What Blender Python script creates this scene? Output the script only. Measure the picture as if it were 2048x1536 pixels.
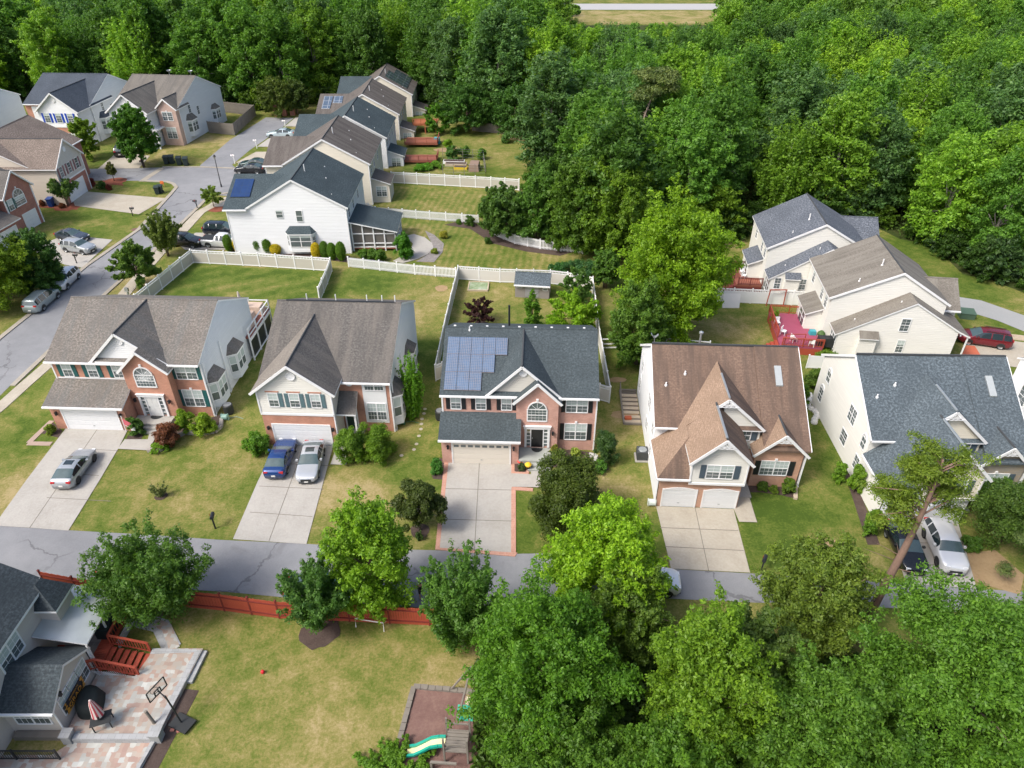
import bpy, bmesh, math, random
import numpy as np
from mathutils import Vector, Matrix

for o in list(bpy.data.objects): bpy.data.objects.remove(o)
SC = bpy.context.scene
R = math.radians

# ------------------------------------------------------------------ camera
CAM_H, PITCH, FPX = 40.0, R(34.8), 1420.0
cd = bpy.data.cameras.new('camera'); cam = bpy.data.objects.new('camera', cd)
SC.collection.objects.link(cam)
cam.location = (0, 0, CAM_H); cam.rotation_euler = (R(90) - PITCH, 0, 0)
cd.sensor_width = 36; cd.lens = FPX / 2048 * 36
cd.clip_start = 0.5; cd.clip_end = 3000
SC.camera = cam
# ------------------------------------------------------------------ light
SUN_EL, SUN_AZ = R(50), math.atan2(-0.84, -0.54)      # the sun stands behind the camera, to the left
W = bpy.data.worlds.new('World'); SC.world = W; W.use_nodes = True
wn = W.node_tree.nodes; wl = W.node_tree.links
sky = wn.new('ShaderNodeTexSky'); sky.sky_type = 'NISHITA'; sky.sun_disc = False
sky.sun_elevation = SUN_EL; sky.sun_rotation = SUN_AZ
sky.air_density = 1.0; sky.dust_density = 5.0; sky.ozone_density = 1.0
wl.new(sky.outputs[0], wn['Background'].inputs[0]); wn['Background'].inputs[1].default_value = 0.15
sd = bpy.data.lights.new('sun', 'SUN'); sd.energy = 1.75; sd.angle = R(14); sd.color = (1, .97, .92)
so = bpy.data.objects.new('sun', sd); SC.collection.objects.link(so)
_d = Vector((math.sin(SUN_AZ) * math.cos(SUN_EL), math.cos(SUN_AZ) * math.cos(SUN_EL), math.sin(SUN_EL)))
so.rotation_euler = _d.to_track_quat('Z', 'Y').to_euler()
SC.view_settings.view_transform = 'Standard'; SC.view_settings.look = 'None'
SC.view_settings.exposure = 0.64; SC.view_settings.gamma = 1
SC.cycles.max_bounces = 5; SC.cycles.diffuse_bounces = 3; SC.cycles.glossy_bounces = 2
SC.cycles.transmission_bounces = 2; SC.cycles.transparent_max_bounces = 4
SC.cycles.caustics_reflective = False; SC.cycles.caustics_refractive = False

# ------------------------------------------------------------------ helpers
_s, _c = math.sin(PITCH), math.cos(PITCH)
def G(px, py, z=0.0):
    u = (px - 1024) / FPX; v = (py - 768) / FPX
    t = (CAM_H - z) / (_s + v * _c)
    return (u * t, (_c - v * _s) * t)
def ZY(px, py, Y):
    v = (py - 768) / FPX; t = Y / (_c - v * _s)
    return CAM_H - t * (_s + v * _c)
def DEP(px, py):
    v = (py - 768) / FPX; return CAM_H / (_s + v * _c)

def link(o, parent=None):
    SC.collection.objects.link(o)
    if parent is not None: o.parent = parent
    return o
def tag(o, label=None, cat=None, group=None, kind=None):
    if label: o['label'] = label
    if cat: o['category'] = cat
    if group: o['group'] = group
    if kind: o['kind'] = kind
    return o
def empty(name, x, y, z=0, rz=0, label=None, cat=None, group=None):
    o = bpy.data.objects.new(name, None); o.location = (x, y, z); o.rotation_euler = (0, 0, rz)
    o.empty_display_size = .3
    link(o); return tag(o, label, cat, group)
def dup(root, loc, rz, label, group=None, scale=None, color=None):
    r = root.copy(); link(r); r.location = loc; r.rotation_euler = (0, 0, rz)
    if scale is not None: r.scale = scale if hasattr(scale, '__len__') else (scale,) * 3
    if label: r['label'] = label
    if group: r['group'] = group
    for ch in list(root.children):
        c = ch.copy(); link(c, r)
        if color and c.name.startswith('crown'): c.color = color
        for g in list(ch.children):
            d = g.copy(); link(d, c)
    return r

class MB:
    """collects faces; build() links them as one mesh object, UVs in metres"""
    def __init__(s): s.v = []; s.f = []; s.m = []; s.M = Matrix.Identity(4)
    def poly(s, pts, m=0):
        i = len(s.v)
        for p in pts: s.v.append(s.M @ Vector(p))
        s.f.append(tuple(range(i, i + len(pts)))); s.m.append(m)
    def box(s, x0, x1, y0, y1, z0, z1, m=0, mt=None):
        a, b, c, d = (x0, y0), (x1, y0), (x1, y1), (x0, y1)
        q = lambda p, z: (p[0], p[1], z)
        for p, r in ((a, b), (b, c), (c, d), (d, a)): s.poly([q(p, z0), q(r, z0), q(r, z1), q(p, z1)], m)
        s.poly([q(a, z1), q(b, z1), q(c, z1), q(d, z1)], m if mt is None else mt)
        s.poly([q(d, z0), q(c, z0), q(b, z0), q(a, z0)], m)
    def bar(s, p, q, w=.05, h=.05, m=0):
        p, q = Vector(p), Vector(q); d = q - p
        if d.length < 1e-6: return
        t = d.normalized(); up = Vector((0, 0, 1))
        if abs(t.z) > .98: up = Vector((0, 1, 0))
        a = t.cross(up).normalized(); b = a.cross(t).normalized()
        c = [a * x * w / 2 + b * y * h / 2 for x, y in ((-1, -1), (1, -1), (1, 1), (-1, 1))]
        P = [p + k for k in c]; Q = [q + k for k in c]
        for i in range(4): j = (i + 1) % 4; s.poly([P[i], P[j], Q[j], Q[i]], m)
        s.poly(P[::-1], m); s.poly(Q, m)
    def tube(s, pts, r, n=8, m=0, cap=True):
        pts = [Vector(p) for p in pts]
        if not hasattr(r, '__len__'): r = [r] * len(pts)
        rings = []
        for i, p in enumerate(pts):
            t = (pts[min(i + 1, len(pts) - 1)] - pts[max(i - 1, 0)]).normalized()
            up = Vector((0, 0, 1)) if abs(t.z) < .9 else Vector((1, 0, 0))
            a = t.cross(up).normalized(); b = a.cross(t)
            rings.append([p + (a * math.cos(k * 2 * math.pi / n) + b * math.sin(k * 2 * math.pi / n)) * r[i] for k in range(n)])
        for i in range(len(rings) - 1):
            for k in range(n):
                j = (k + 1) % n; s.poly([rings[i][k], rings[i][j], rings[i + 1][j], rings[i + 1][k]], m)
        if cap: s.poly(rings[0][::-1], m); s.poly(rings[-1], m)
    def slab(s, pts, t=.16, top=0, side=1):
        pts = [tuple(p) for p in pts]
        b = [(p[0], p[1], p[2] - t) for p in pts]
        s.poly(pts, top); s.poly(b[::-1], side)
        n = len(pts)
        for i in range(n): j = (i + 1) % n; s.poly([b[i], b[j], pts[j], pts[i]], side)
    def lathe(s, prof, cx=0, cy=0, n=16, m=0):
        for (r0, z0), (r1, z1) in zip(prof[:-1], prof[1:]):
            for k in range(n):
                a, b = k * 2 * math.pi / n, (k + 1) * 2 * math.pi / n
                P = lambda r, z, t: (cx + r * math.cos(t), cy + r * math.sin(t), z)
                if r0 < 1e-5: s.poly([P(r0, z0, a), P(r1, z1, b), P(r1, z1, a)][::-1], m)
                elif r1 < 1e-5: s.poly([P(r0, z0, a), P(r0, z0, b), P(r1, z1, a)], m)
                else: s.poly([P(r0, z0, a), P(r0, z0, b), P(r1, z1, b), P(r1, z1, a)], m)
    def build(s, name, mats, parent=None, smooth=False, merge=False):
        me = bpy.data.meshes.new(name)
        me.from_pydata([tuple(v) for v in s.v], [], s.f)
        if not isinstance(mats, (list, tuple)): mats = [mats]
        for m in mats: me.materials.append(m)
        me.polygons.foreach_set('material_index', [min(k, len(mats) - 1) for k in s.m])
        uv = me.uv_layers.new(name='UVMap').data
        V = s.v; li = 0
        for f in s.f:
            a = V[f[0]]; n = Vector((0, 0, 0))
            for i in range(1, len(f) - 1): n += (V[f[i]] - a).cross(V[f[i + 1]] - a)
            if n.length < 1e-12: n = Vector((0, 0, 1))
            n.normalize()
            if abs(n.z) > .96: t, b = Vector((1, 0, 0)), Vector((0, 1, 0))
            else:
                t = Vector((0, 0, 1)).cross(n).normalized(); b = n.cross(t)
            for k in f: p = V[k]; uv[li].uv = (p.dot(t), p.dot(b)); li += 1
        if smooth or merge:
            bm = bmesh.new(); bm.from_mesh(me)
            bmesh.ops.remove_doubles(bm, verts=bm.verts, dist=1e-4); bm.to_mesh(me); bm.free()
        if smooth: me.polygons.foreach_set('use_smooth', [True] * len(me.polygons))
        me.update()
        return link(bpy.data.objects.new(name, me), parent)

# ------------------------------------------------------------------ materials
MATS = {}
def GPX(px, py):
    u = (px - 1024) / FPX; v = (py - 768) / FPX; t = CAM_H / (math.sin(PITCH) + v * math.cos(PITCH)); return (u * t, (math.cos(PITCH) - v * math.sin(PITCH)) * t)
def _new(name):
    m = bpy.data.materials.new(name); m.use_nodes = True
    return m, m.node_tree.nodes, m.node_tree.links, m.node_tree.nodes['Principled BSDF']
def _uv(n, l, coord, scale=(1, 1, 1)):
    tc = n.new('ShaderNodeTexCoord'); mp = n.new('ShaderNodeMapping'); mp.inputs['Scale'].default_value = scale
    l.new(tc.outputs[coord], mp.inputs[0]); return mp.outputs[0]
def _mix(n, l, f, a, b, typ='MIX'):
    x = n.new('ShaderNodeMix'); x.data_type = 'RGBA'; x.blend_type = typ
    for sock, val in ((x.inputs[0], f), (x.inputs[6], a), (x.inputs[7], b)):
        if hasattr(val, 'links') or hasattr(val, 'is_linked'): l.new(val, sock)
        elif hasattr(val, '__len__'): sock.default_value = (*val[:3], 1)
        else: sock.default_value = val
    return x.outputs[2]
def _noise(n, l, vec, scale, detail=4, rough=.55, dist=0):
    x = n.new('ShaderNodeTexNoise'); x.inputs['Scale'].default_value = scale
    x.inputs['Detail'].default_value = detail; x.inputs['Roughness'].default_value = rough
    x.inputs['Distortion'].default_value = dist
    l.new(vec, x.inputs['Vector']); return x.outputs['Fac']
def _ramp(n, l, fac, stops):
    x = n.new('ShaderNodeValToRGB'); e = x.color_ramp.elements
    while len(e) < len(stops): e.new(.5)
    for k, (p, c) in zip(e, stops): k.position = p; k.color = (*c[:3], 1) if hasattr(c, '__len__') else (c, c, c, 1)
    l.new(fac, x.inputs[0]); return x.outputs[0]
def _bump(n, l, bs, h, st, dist=.02):
    x = n.new('ShaderNodeBump'); x.inputs['Strength'].default_value = st; x.inputs['Distance'].default_value = dist
    l.new(h, x.inputs['Height']); l.new(x.outputs[0], bs.inputs['Normal'])

def plain(name, col, rough=.6, metal=0, var=.12, scale=3, coat=0, spec=.5):
    if name in MATS: return MATS[name]
    m, n, l, b = _new(name); v = _uv(n, l, 'Object')
    f = _noise(n, l, v, scale)
    c = _mix(n, l, f, [k * (1 - var) for k in col], [min(1, k * (1 + var)) for k in col])
    l.new(c, b.inputs['Base Color']); b.inputs['Roughness'].default_value = rough
    b.inputs['Metallic'].default_value = metal; b.inputs['Coat Weight'].default_value = coat
    b.inputs['Specular IOR Level'].default_value = spec
    MATS[name] = m; return m
def brick(name, c1, c2, mortar, w=.23, h=.075, var=.35):
    m, n, l, b = _new(name); v = _uv(n, l, 'UV')
    t = n.new('ShaderNodeTexBrick'); l.new(v, t.inputs['Vector'])
    for k, val in (('Color1', c1), ('Color2', c2), ('Mortar', mortar)): t.inputs[k].default_value = (*val, 1)
    t.inputs['Scale'].default_value = 1; t.inputs['Mortar Size'].default_value = .008
    t.inputs['Brick Width'].default_value = w; t.inputs['Row Height'].default_value = h
    big = _noise(n, l, v, 1.1, 5); c = _mix(n, l, var, t.outputs['Color'], _ramp(n, l, big, [(.3, [k * .75 for k in c1]), (.7, [min(1, k * 1.3) for k in c2])]))
    l.new(c, b.inputs['Base Color']); b.inputs['Roughness'].default_value = .85
    _bump(n, l, b, t.outputs['Fac'], -.4, .01)
    MATS[name] = m; return m
def siding(name, col, dirt=.09, lap=.2):
    m, n, l, b = _new(name); v = _uv(n, l, 'UV')
    sx = n.new('ShaderNodeSeparateXYZ'); l.new(v, sx.inputs[0])
    dv = n.new('ShaderNodeMath'); dv.operation = 'DIVIDE'; dv.inputs[1].default_value = lap; l.new(sx.outputs[1], dv.inputs[0])
    fr = n.new('ShaderNodeMath'); fr.operation = 'FRACT'; l.new(dv.outputs[0], fr.inputs[0])
    inv = n.new('ShaderNodeMath'); inv.operation = 'SUBTRACT'; inv.inputs[0].default_value = 1; l.new(fr.outputs[0], inv.inputs[1])
    f = _noise(n, l, _uv(n, l, 'UV', (.35, 1.2, 1)), 1.3, 5)
    c = _mix(n, l, _ramp(n, l, f, [(.35, 0), (.75, 1)]), col, [k * (1 - dirt) for k in col])
    fine = _noise(n, l, _uv(n, l, 'UV', (.3, 6, 1)), 1.0, 2)
    c = _mix(n, l, _ramp(n, l, fine, [(.42, 0), (.6, 1)]), c, [k * .93 for k in col])
    l.new(c, b.inputs['Base Color']); b.inputs['Roughness'].default_value = .55
    _bump(n, l, b, inv.outputs[0], 1.0, .06)
    MATS[name] = m; return m
def shingle(name, c1, c2, streak=None, stv=.0, tab=.3, row=.145, speck=.5):
    m, n, l, b = _new(name); v = _uv(n, l, 'UV')
    t = n.new('ShaderNodeTexBrick'); l.new(v, t.inputs['Vector'])
    t.inputs['Color1'].default_value = (*c1, 1); t.inputs['Color2'].default_value = (*c2, 1)
    t.inputs['Mortar'].default_value = (*[k * .45 for k in c1], 1)
    t.inputs['Scale'].default_value = 1; t.inputs['Mortar Size'].default_value = .007
    t.inputs['Brick Width'].default_value = tab; t.inputs['Row Height'].default_value = row
    t.inputs['Bias'].default_value = 0
    sp = _noise(n, l, v, 5.5, 3, .7)
    c = _mix(n, l, speck, t.outputs['Color'], _ramp(n, l, sp, [(.36, [k * .5 for k in c1]), (.5, c1), (.64, [min(1, k * 1.5) for k in c2])]))
    lg = _noise(n, l, v, .35, 4); c = _mix(n, l, _ramp(n, l, lg, [(.42, 0), (.62, .5)]), c, [k * .75 for k in c1])
    if streak:
        st = _noise(n, l, _uv(n, l, 'UV', (1.1, .12, 1)), 1.0, 4, .6)
        c = _mix(n, l, _ramp(n, l, st, [(.44, 0), (.6, stv)]), c, streak)
    l.new(c, b.inputs['Base Color']); b.inputs['Roughness'].default_value = .92
    b.inputs['Specular IOR Level'].default_value = .25
    _bump(n, l, b, t.outputs['Fac'], -.5, .02)
    MATS[name] = m; return m
def ground_mat(name, stops, s1=.25, s2=3.5, stripe=None, amt2=.45, off=0.0, rough=.95):
    m, n, l, b = _new(name)
    tc = n.new('ShaderNodeTexCoord'); mp = n.new('ShaderNodeMapping'); mp.inputs['Location'].default_value = (off, off * .7, 0)
    l.new(tc.outputs['Object'], mp.inputs[0]); v = mp.outputs[0]
    a = _noise(n, l, v, s1, 6, .62, .3); f2 = _noise(n, l, v, s2, 5, .7); f3 = _noise(n, l, v, .055, 3)
    x = _mix(n, l, amt2, a, f2); x = _mix(n, l, .18, x, f3)
    if stripe:
        w = n.new('ShaderNodeTexWave'); w.inputs['Scale'].default_value = stripe[0]; w.inputs['Distortion'].default_value = 1.2
        w.inputs['Detail'].default_value = 2
        mp2 = n.new('ShaderNodeMapping'); mp2.inputs['Rotation'].default_value = (0, 0, stripe[1]); l.new(tc.outputs['Object'], mp2.inputs[0])
        l.new(mp2.outputs[0], w.inputs['Vector']); x = _mix(n, l, stripe[2], x, w.outputs['Fac'])
    c = _ramp(n, l, x, stops)
    l.new(c, b.inputs['Base Color']); b.inputs['Roughness'].default_value = rough
    b.inputs['Specular IOR Level'].default_value = .15
    _bump(n, l, b, f2, .5, .05)
    MATS[name] = m; return m
def leafmat(name, trans=.45, sat2=(1.25, 1.1, .5), tip=.5):
    m, n, l, b = _new(name)
    oi = n.new('ShaderNodeObjectInfo'); at = n.new('ShaderNodeAttribute'); at.attribute_name = 'v'
    lo = _mix(n, l, 1.0, oi.outputs['Color'], (.85, .88, .85), 'MULTIPLY')
    hi = _mix(n, l, 1.0, oi.outputs['Color'], (2.0, 1.7, 1.1), 'MULTIPLY')
    c = _mix(n, l, at.outputs['Fac'], lo, hi)
    l.new(c, b.inputs['Base Color']); b.inputs['Roughness'].default_value = .5
    b.inputs['Specular IOR Level'].default_value = .35
    tr = n.new('ShaderNodeBsdfTranslucent')
    c2 = _mix(n, l, 1.0, c, (1.25, 1.25, .55), 'MULTIPLY'); l.new(c2, tr.inputs[0])
    ms = n.new('ShaderNodeMixShader'); ms.inputs[0].default_value = trans
    l.new(b.outputs[0], ms.inputs[1]); l.new(tr.outputs[0], ms.inputs[2])
    l.new(ms.outputs[0], n['Material Output'].inputs[0])
    MATS[name] = m; return m
def solar_mat(name, cell, line, cw, ch, ls, panel=None):
    m, n, l, b = _new(name); v = _uv(n, l, 'UV')
    t = n.new('ShaderNodeTexBrick'); l.new(v, t.inputs['Vector']); t.offset = 0
    t.inputs['Color1'].default_value = (*cell, 1); t.inputs['Color2'].default_value = (*[k * 1.15 for k in cell], 1)
    t.inputs['Mortar'].default_value = (*line, 1); t.inputs['Scale'].default_value = 1
    t.inputs['Mortar Size'].default_value = ls; t.inputs['Brick Width'].default_value = cw; t.inputs['Row Height'].default_value = ch
    f = _noise(n, l, v, .9, 3, .6, 1); c = _mix(n, l, _ramp(n, l, f, [(.4, 0), (.7, .5)]), t.outputs['Color'], [min(1, k * 1.6) for k in cell])
    l.new(c, b.inputs['Base Color']); b.inputs['Roughness'].default_value = .22
    MATS[name] = m; return m

white = plain('white_trim', (.78, .79, .8), .45, var=.04)
vinyl = plain('white_vinyl', (.8, .81, .82), .4, var=.04)
vinyl_tan = plain('tan_vinyl', (.50, .475, .42), .5, var=.04)
glass = plain('window_glass', (.11, .135, .14), .08, var=.35, scale=1.2, spec=.9)
glass_lt = plain('window_glass_with_blind', (.46, .53, .52), .15, var=.1, scale=2)
black = plain('black_paint', (.018, .02, .024), .45)
black_pl = plain('black_plastic', (.022, .025, .027), .6)
teal = plain('teal_shutter', (.02, .105, .105), .5)
slate_sh = plain('slate_blue_shutter', (.10, .17, .19), .5)
navy_sh = plain('grey_blue_shutter', (.07, .1, .13), .5)
blue_sh = plain('bright_blue_shutter', (.01, .06, .42), .45)
mauve_sh = plain('mauve_shutter', (.22, .11, .12), .55)
garage_w = plain('garage_door_white', (.72, .74, .76), .45, var=.03)
garage_t = plain('garage_door_cream', (.66, .62, .55), .45, var=.03)
conc = ground_mat('concrete', [(.3, (.31, .295, .265)), (.5, (.385, .37, .34)), (.7, (.45, .435, .40))], .5, 5, rough=.9)
conc2 = ground_mat('warm_concrete', [(.3, (.32, .285, .23)), (.5, (.40, .365, .30)), (.7, (.48, .445, .38))], .5, 5, rough=.9, off=7)
curbm = ground_mat('curb_concrete', [(.3, (.26, .235, .19)), (.5, (.34, .31, .26)), (.7, (.42, .39, .33))], .6, 6, rough=.9)
def asphalt():
    m, n, l, b = _new('asphalt'); v = _uv(n, l, 'Object'); a = _noise(n, l, v, .11, 5, .6); f = _noise(n, l, v, 9, 4, .7); md = _noise(n, l, v, .7, 5, .65)
    x = _mix(n, l, .3, a, f); x = _mix(n, l, .25, x, md); c = _ramp(n, l, x, [(.36, (.18, .187, .20)), (.5, (.225, .232, .245)), (.64, (.275, .28, .292))])
    vo = n.new('ShaderNodeTexVoronoi'); vo.feature = 'DISTANCE_TO_EDGE'; vo.inputs['Scale'].default_value = .13
    w = n.new('ShaderNodeMix'); w.data_type = 'VECTOR'; w.inputs[0].default_value = .06; l.new(v, w.inputs[4]); nz = n.new('ShaderNodeTexNoise'); nz.inputs['Scale'].default_value = .9; nz.inputs['Detail'].default_value = 6; l.new(v, nz.inputs['Vector'])
    ad = n.new('ShaderNodeVectorMath'); ad.operation = 'MULTIPLY_ADD'; l.new(nz.outputs['Color'], ad.inputs[0]); ad.inputs[1].default_value = (2.2, 2.2, 0); l.new(v, ad.inputs[2]); l.new(ad.outputs[0], vo.inputs['Vector'])
    cr = _ramp(n, l, vo.outputs['Distance'], [(0, 1), (.006, 1), (.011, 0)]); mk = _ramp(n, l, _noise(n, l, v, .08, 2), [(.5, 0), (.56, .6)]); cm = _mix(n, l, 1.0, cr, mk, 'MULTIPLY')
    c = _mix(n, l, cm, c, (.09, .09, .095)); st = _ramp(n, l, _noise(n, l, v, .35, 4, .6, .8), [(.6, 0), (.72, .45)]); c = _mix(n, l, st, c, (.14, .14, .145))
    l.new(c, b.inputs['Base Color']); b.inputs['Roughness'].default_value = .88; b.inputs['Specular IOR Level'].default_value = .25; _bump(n, l, b, f, .4, .01); return m
asph = asphalt()
asph2 = ground_mat('light_asphalt', [(.25, (.24, .25, .25)), (.5, (.3, .31, .31)), (.8, (.36, .36, .36))], .2, 8, rough=.9)
def lawn_mat(name, blobs, off=0, base=0.0, stripe=None):
    """grass whose dryness drifts from patch to patch"""
    m, n, l, b = _new(name); tc = n.new('ShaderNodeTexCoord'); mp = n.new('ShaderNodeMapping'); mp.inputs['Location'].default_value = (off, off * .6, 0); l.new(tc.outputs['Object'], mp.inputs[0]); v = mp.outputs[0]
    def add(a, c, op='ADD'):
        x = n.new('ShaderNodeMath'); x.operation = op
        for k, q in enumerate((a, c)):
            if hasattr(q, 'is_linked'): l.new(q, x.inputs[k])
            else: x.inputs[k].default_value = q
        return x.outputs[0]
    big = _noise(n, l, v, .16, 5, .6, .4); mid = _noise(n, l, v, .9, 5, .7, .3); fin = _noise(n, l, v, 5.5, 4, .75)
    f = add(add(add(big, -.5), 1.5, 'MULTIPLY'), add(add(mid, -.5), 1.15, 'MULTIPLY')); f = add(f, add(add(fin, -.5), 1.15, 'MULTIPLY')); f = add(f, .47 + base)
    for (cx, cy, r, k) in blobs:
        d = n.new('ShaderNodeVectorMath'); d.operation = 'DISTANCE'; d.inputs[1].default_value = (cx, cy, 0); l.new(tc.outputs['Object'], d.inputs[0])
        g = n.new('ShaderNodeMapRange'); g.interpolation_type = 'SMOOTHSTEP'; l.new(d.outputs['Value'], g.inputs[0]); g.inputs[1].default_value = r * 1.3; g.inputs[2].default_value = r * .25; g.inputs[3].default_value = 0; g.inputs[4].default_value = k
        f = add(f, g.outputs[0])
    if stripe:
        w = n.new('ShaderNodeTexWave'); w.inputs['Scale'].default_value = stripe[0]; w.inputs['Distortion'].default_value = 2.5; w.inputs['Detail'].default_value = 3; w.inputs['Detail Scale'].default_value = .6
        m2 = n.new('ShaderNodeMapping'); m2.inputs['Rotation'].default_value = (0, 0, stripe[1]); l.new(tc.outputs['Object'], m2.inputs[0]); l.new(m2.outputs[0], w.inputs['Vector']); f = add(f, add(add(w.outputs['Fac'], -.5), stripe[2], 'MULTIPLY'))
    c = _ramp(n, l, f, [(0, (.055, .095, .014)), (.22, (.085, .128, .02)), (.42, (.13, .155, .034)), (.6, (.19, .185, .055)), (.8, (.265, .225, .09)), (1, (.34, .275, .14))])
    l.new(c, b.inputs['Base Color']); b.inputs['Roughness'].default_value = .95; b.inputs['Specular IOR Level'].default_value = .12; _bump(n, l, b, fin, .7, .06)
    MATS[name] = m; return m
BL = [((700, 1010), 5, .35), ((30, 980), 6, .2), ((70, 880), 4, -.3), ((770, 640), 6, .35), ((720, 560), 5, -.25), ((850, 700), 3, -.35), ((830, 740), 3, -.3), ((1250, 870), 4.5, .35), ((1260, 980), 3.5, .3), ((1560, 1050), 5, -.4), ((1640, 900), 5, -.15), ((1650, 1090), 2, .3), ((1450, 660), 9, .12), ((190, 450), 10, -.12), ((400, 290), 10, .28), ((560, 1400), 13, .12), ((480, 1260), 4, -.05), ((900, 1330), 6, .12), ((1060, 1040), 4, -.2), ((180, 1020), 3, -.25), ((360, 960), 6, .08), ((470, 900), 3, .25), ((640, 1060), 2.5, -.3), ((20, 560), 6, .3), ((290, 560), 4, .4), ((950, 600), 6, .12), ((1900, 520), 12, -.25), ((1960, 640), 6, -.1), ((2040, 770), 6, -.2), ((250, 300), 6, -.25)]
lawnm = lawn_mat('lawn_grass', [(*GPX(*p), r, k) for p, r, k in BL])
lawng = lawn_mat('lush_lawn_grass', [], 12, -.16, (.12, R(60), .22)); lawnd = lawn_mat('dry_lawn_grass', [], 31, .3)
lawns = lawn_mat('mown_striped_grass', [], 50, .02, (.33, R(8), .18))
floorm = ground_mat('forest_floor', [(.3, (.02, .03, .008)), (.5, (.04, .06, .015)), (.7, (.09, .08, .035))], .3, 2.5)
mulch = ground_mat('bark_mulch', [(.3, (.05, .035, .03)), (.6, (.10, .075, .065)), (.8, (.15, .115, .1))], 1.5, 9)
mulchr = ground_mat('red_mulch', [(.3, (.16, .05, .03)), (.6, (.25, .09, .06)), (.8, (.33, .15, .1))], 1.5, 9)
dirt = ground_mat('bare_soil', [(.3, (.22, .15, .08)), (.6, (.36, .26, .15)), (.8, (.45, .34, .21))], .8, 5)
playm = ground_mat('play_mulch', [(.3, (.13, .075, .065)), (.5, (.19, .115, .10)), (.75, (.30, .2, .16))], 1.0, 7)
def pavers():
    m, n, l, b = _new('patio_pavers'); v = _uv(n, l, 'Object'); vo = n.new('ShaderNodeTexVoronoi'); vo.distance = 'CHEBYCHEV'; vo.inputs['Scale'].default_value = 3.6; vo.inputs['Randomness'].default_value = .55; l.new(v, vo.inputs['Vector'])
    sp = n.new('ShaderNodeSeparateColor'); l.new(vo.outputs['Color'], sp.inputs[0]); c = _ramp(n, l, sp.outputs[0], [(0, (.34, .235, .20)), (.3, (.42, .31, .255)), (.55, (.40, .35, .30)), (.75, (.36, .37, .35)), (1, (.52, .53, .50))])
    big = _ramp(n, l, _noise(n, l, v, .6, 5), [(.4, .0), (.62, .45)]); c = _mix(n, l, big, c, (.27, .23, .19)); l.new(c, b.inputs['Base Color']); b.inputs['Roughness'].default_value = .85; return m
pav = pavers()
pavg = brick('grey_pavers', (.30, .31, .31), (.38, .39, .40), (.2, .2, .2), .4, .3, .2)
brdr = brick('brick_border', (.42, .19, .13), (.50, .26, .19), (.5, .42, .36), .1, .2, .25)
brA = brick('orange_brick', (.40, .165, .105), (.50, .235, .155), (.46, .36, .3))
brD = brick('pink_brick', (.47, .235, .185), (.55, .31, .25), (.55, .45, .39))
brF = brick('tan_brick', (.43, .225, .15), (.52, .30, .21), (.5, .4, .32))
brW = brick('pale_brick', (.42, .29, .245), (.50, .36, .31), (.5, .42, .37))
brR = brick('red_brick', (.28, .10, .075), (.36, .15, .11), (.4, .3, .26))
stone = brick('field_stone', (.36, .28, .19), (.26, .25, .23), (.4, .36, .3), .4, .2, .5)
sdW = siding('white_siding', (.70, .72, .735)); sdG = siding('pale_grey_siding', (.66, .69, .70))
sdC = siding('cream_siding', (.66, .62, .52)); sdT = siding('tan_siding', (.52, .47, .40)); sdS = siding('stone_siding', (.56, .54, .49))
sdY = siding('ivory_siding', (.66, .655, .61)); sdB = siding('weathered_beige_siding', (.55, .505, .45))
roofA = shingle('brown_grey_shingle', (.165, .15, .135), (.215, .195, .17), (.13, .14, .14), .35, speck=.6)
roofC = shingle('dark_grey_brown_shingle', (.11, .104, .098), (.14, .132, .122), (.19, .17, .15), .45)
roofD = shingle('slate_green_shingle', (.058, .075, .083), (.078, .097, .106), speck=.5)
roofF = shingle('brown_shingle', (.165, .112, .085), (.205, .142, .108), (.095, .07, .058), .75, speck=.3)
roofS = shingle('blue_grey_shingle', (.082, .105, .122), (.118, .145, .165), speck=.7)
roofU1 = shingle('grey_blue_speckled_shingle', (.10, .115, .14), (.165, .18, .205), speck=.8)
roofU2 = shingle('weathered_grey_shingle', (.165, .15, .13), (.20, .185, .16), (.25, .235, .205), .5, speck=.4)
roofE = shingle('charcoal_shingle', (.05, .07, .08), (.075, .10, .11), speck=.6)
roofE2 = shingle('brown_charcoal_shingle', (.10, .088, .08), (.13, .115, .105), (.17, .155, .14), .5, speck=.4)
roofW1 = shingle('navy_grey_shingle', (.06, .075, .095), (.085, .1, .125), speck=.4)
roofW2 = shingle('faded_brown_shingle', (.16, .148, .13), (.19, .175, .155), (.10, .095, .09), .6, speck=.3)
roofW3 = shingle('mottled_brown_shingle', (.17, .14, .12), (.23, .19, .165), speck=.7)
roofB = shingle('dark_slate_shingle', (.045, .058, .066), (.068, .082, .09), speck=.5)
roofF2 = shingle('clean_brown_shingle', (.27, .19, .135), (.32, .23, .17), speck=.3)  # paler, unstreaked brown for the left-facing slopes of the steep brown roof
roofC2 = shingle('clean_grey_brown_shingle', (.19, .172, .15), (.23, .21, .185), speck=.4)  # paler grey brown, only on the left slope of the cream front gable
ridgem = plain('ridge_cap_shingle', (.05, .055, .06), .9)
bark = plain('bark', (.13, .095, .07), .95, var=.35, scale=6)
barkg = plain('grey_bark', (.26, .235, .21), .95, var=.3, scale=6)
redw = plain('red_stained_wood', (.36, .065, .035), .65, var=.2, scale=2)
maroon = plain('maroon_deck_paint', (.31, .065, .115), .6, var=.2, scale=1.2)
brownd = plain('brown_deck_wood', (.26, .085, .055), .65, var=.15, scale=2)
woodg = plain('grey_weathered_wood', (.20, .18, .155), .9, var=.25, scale=2)
woodl = plain('pale_wood', (.48, .40, .30), .85, var=.2, scale=2)
metal = plain('grey_metal', (.42, .45, .46), .35, .6)
leaf = leafmat('leaf')
needle = leafmat('needle', .2)
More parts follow.
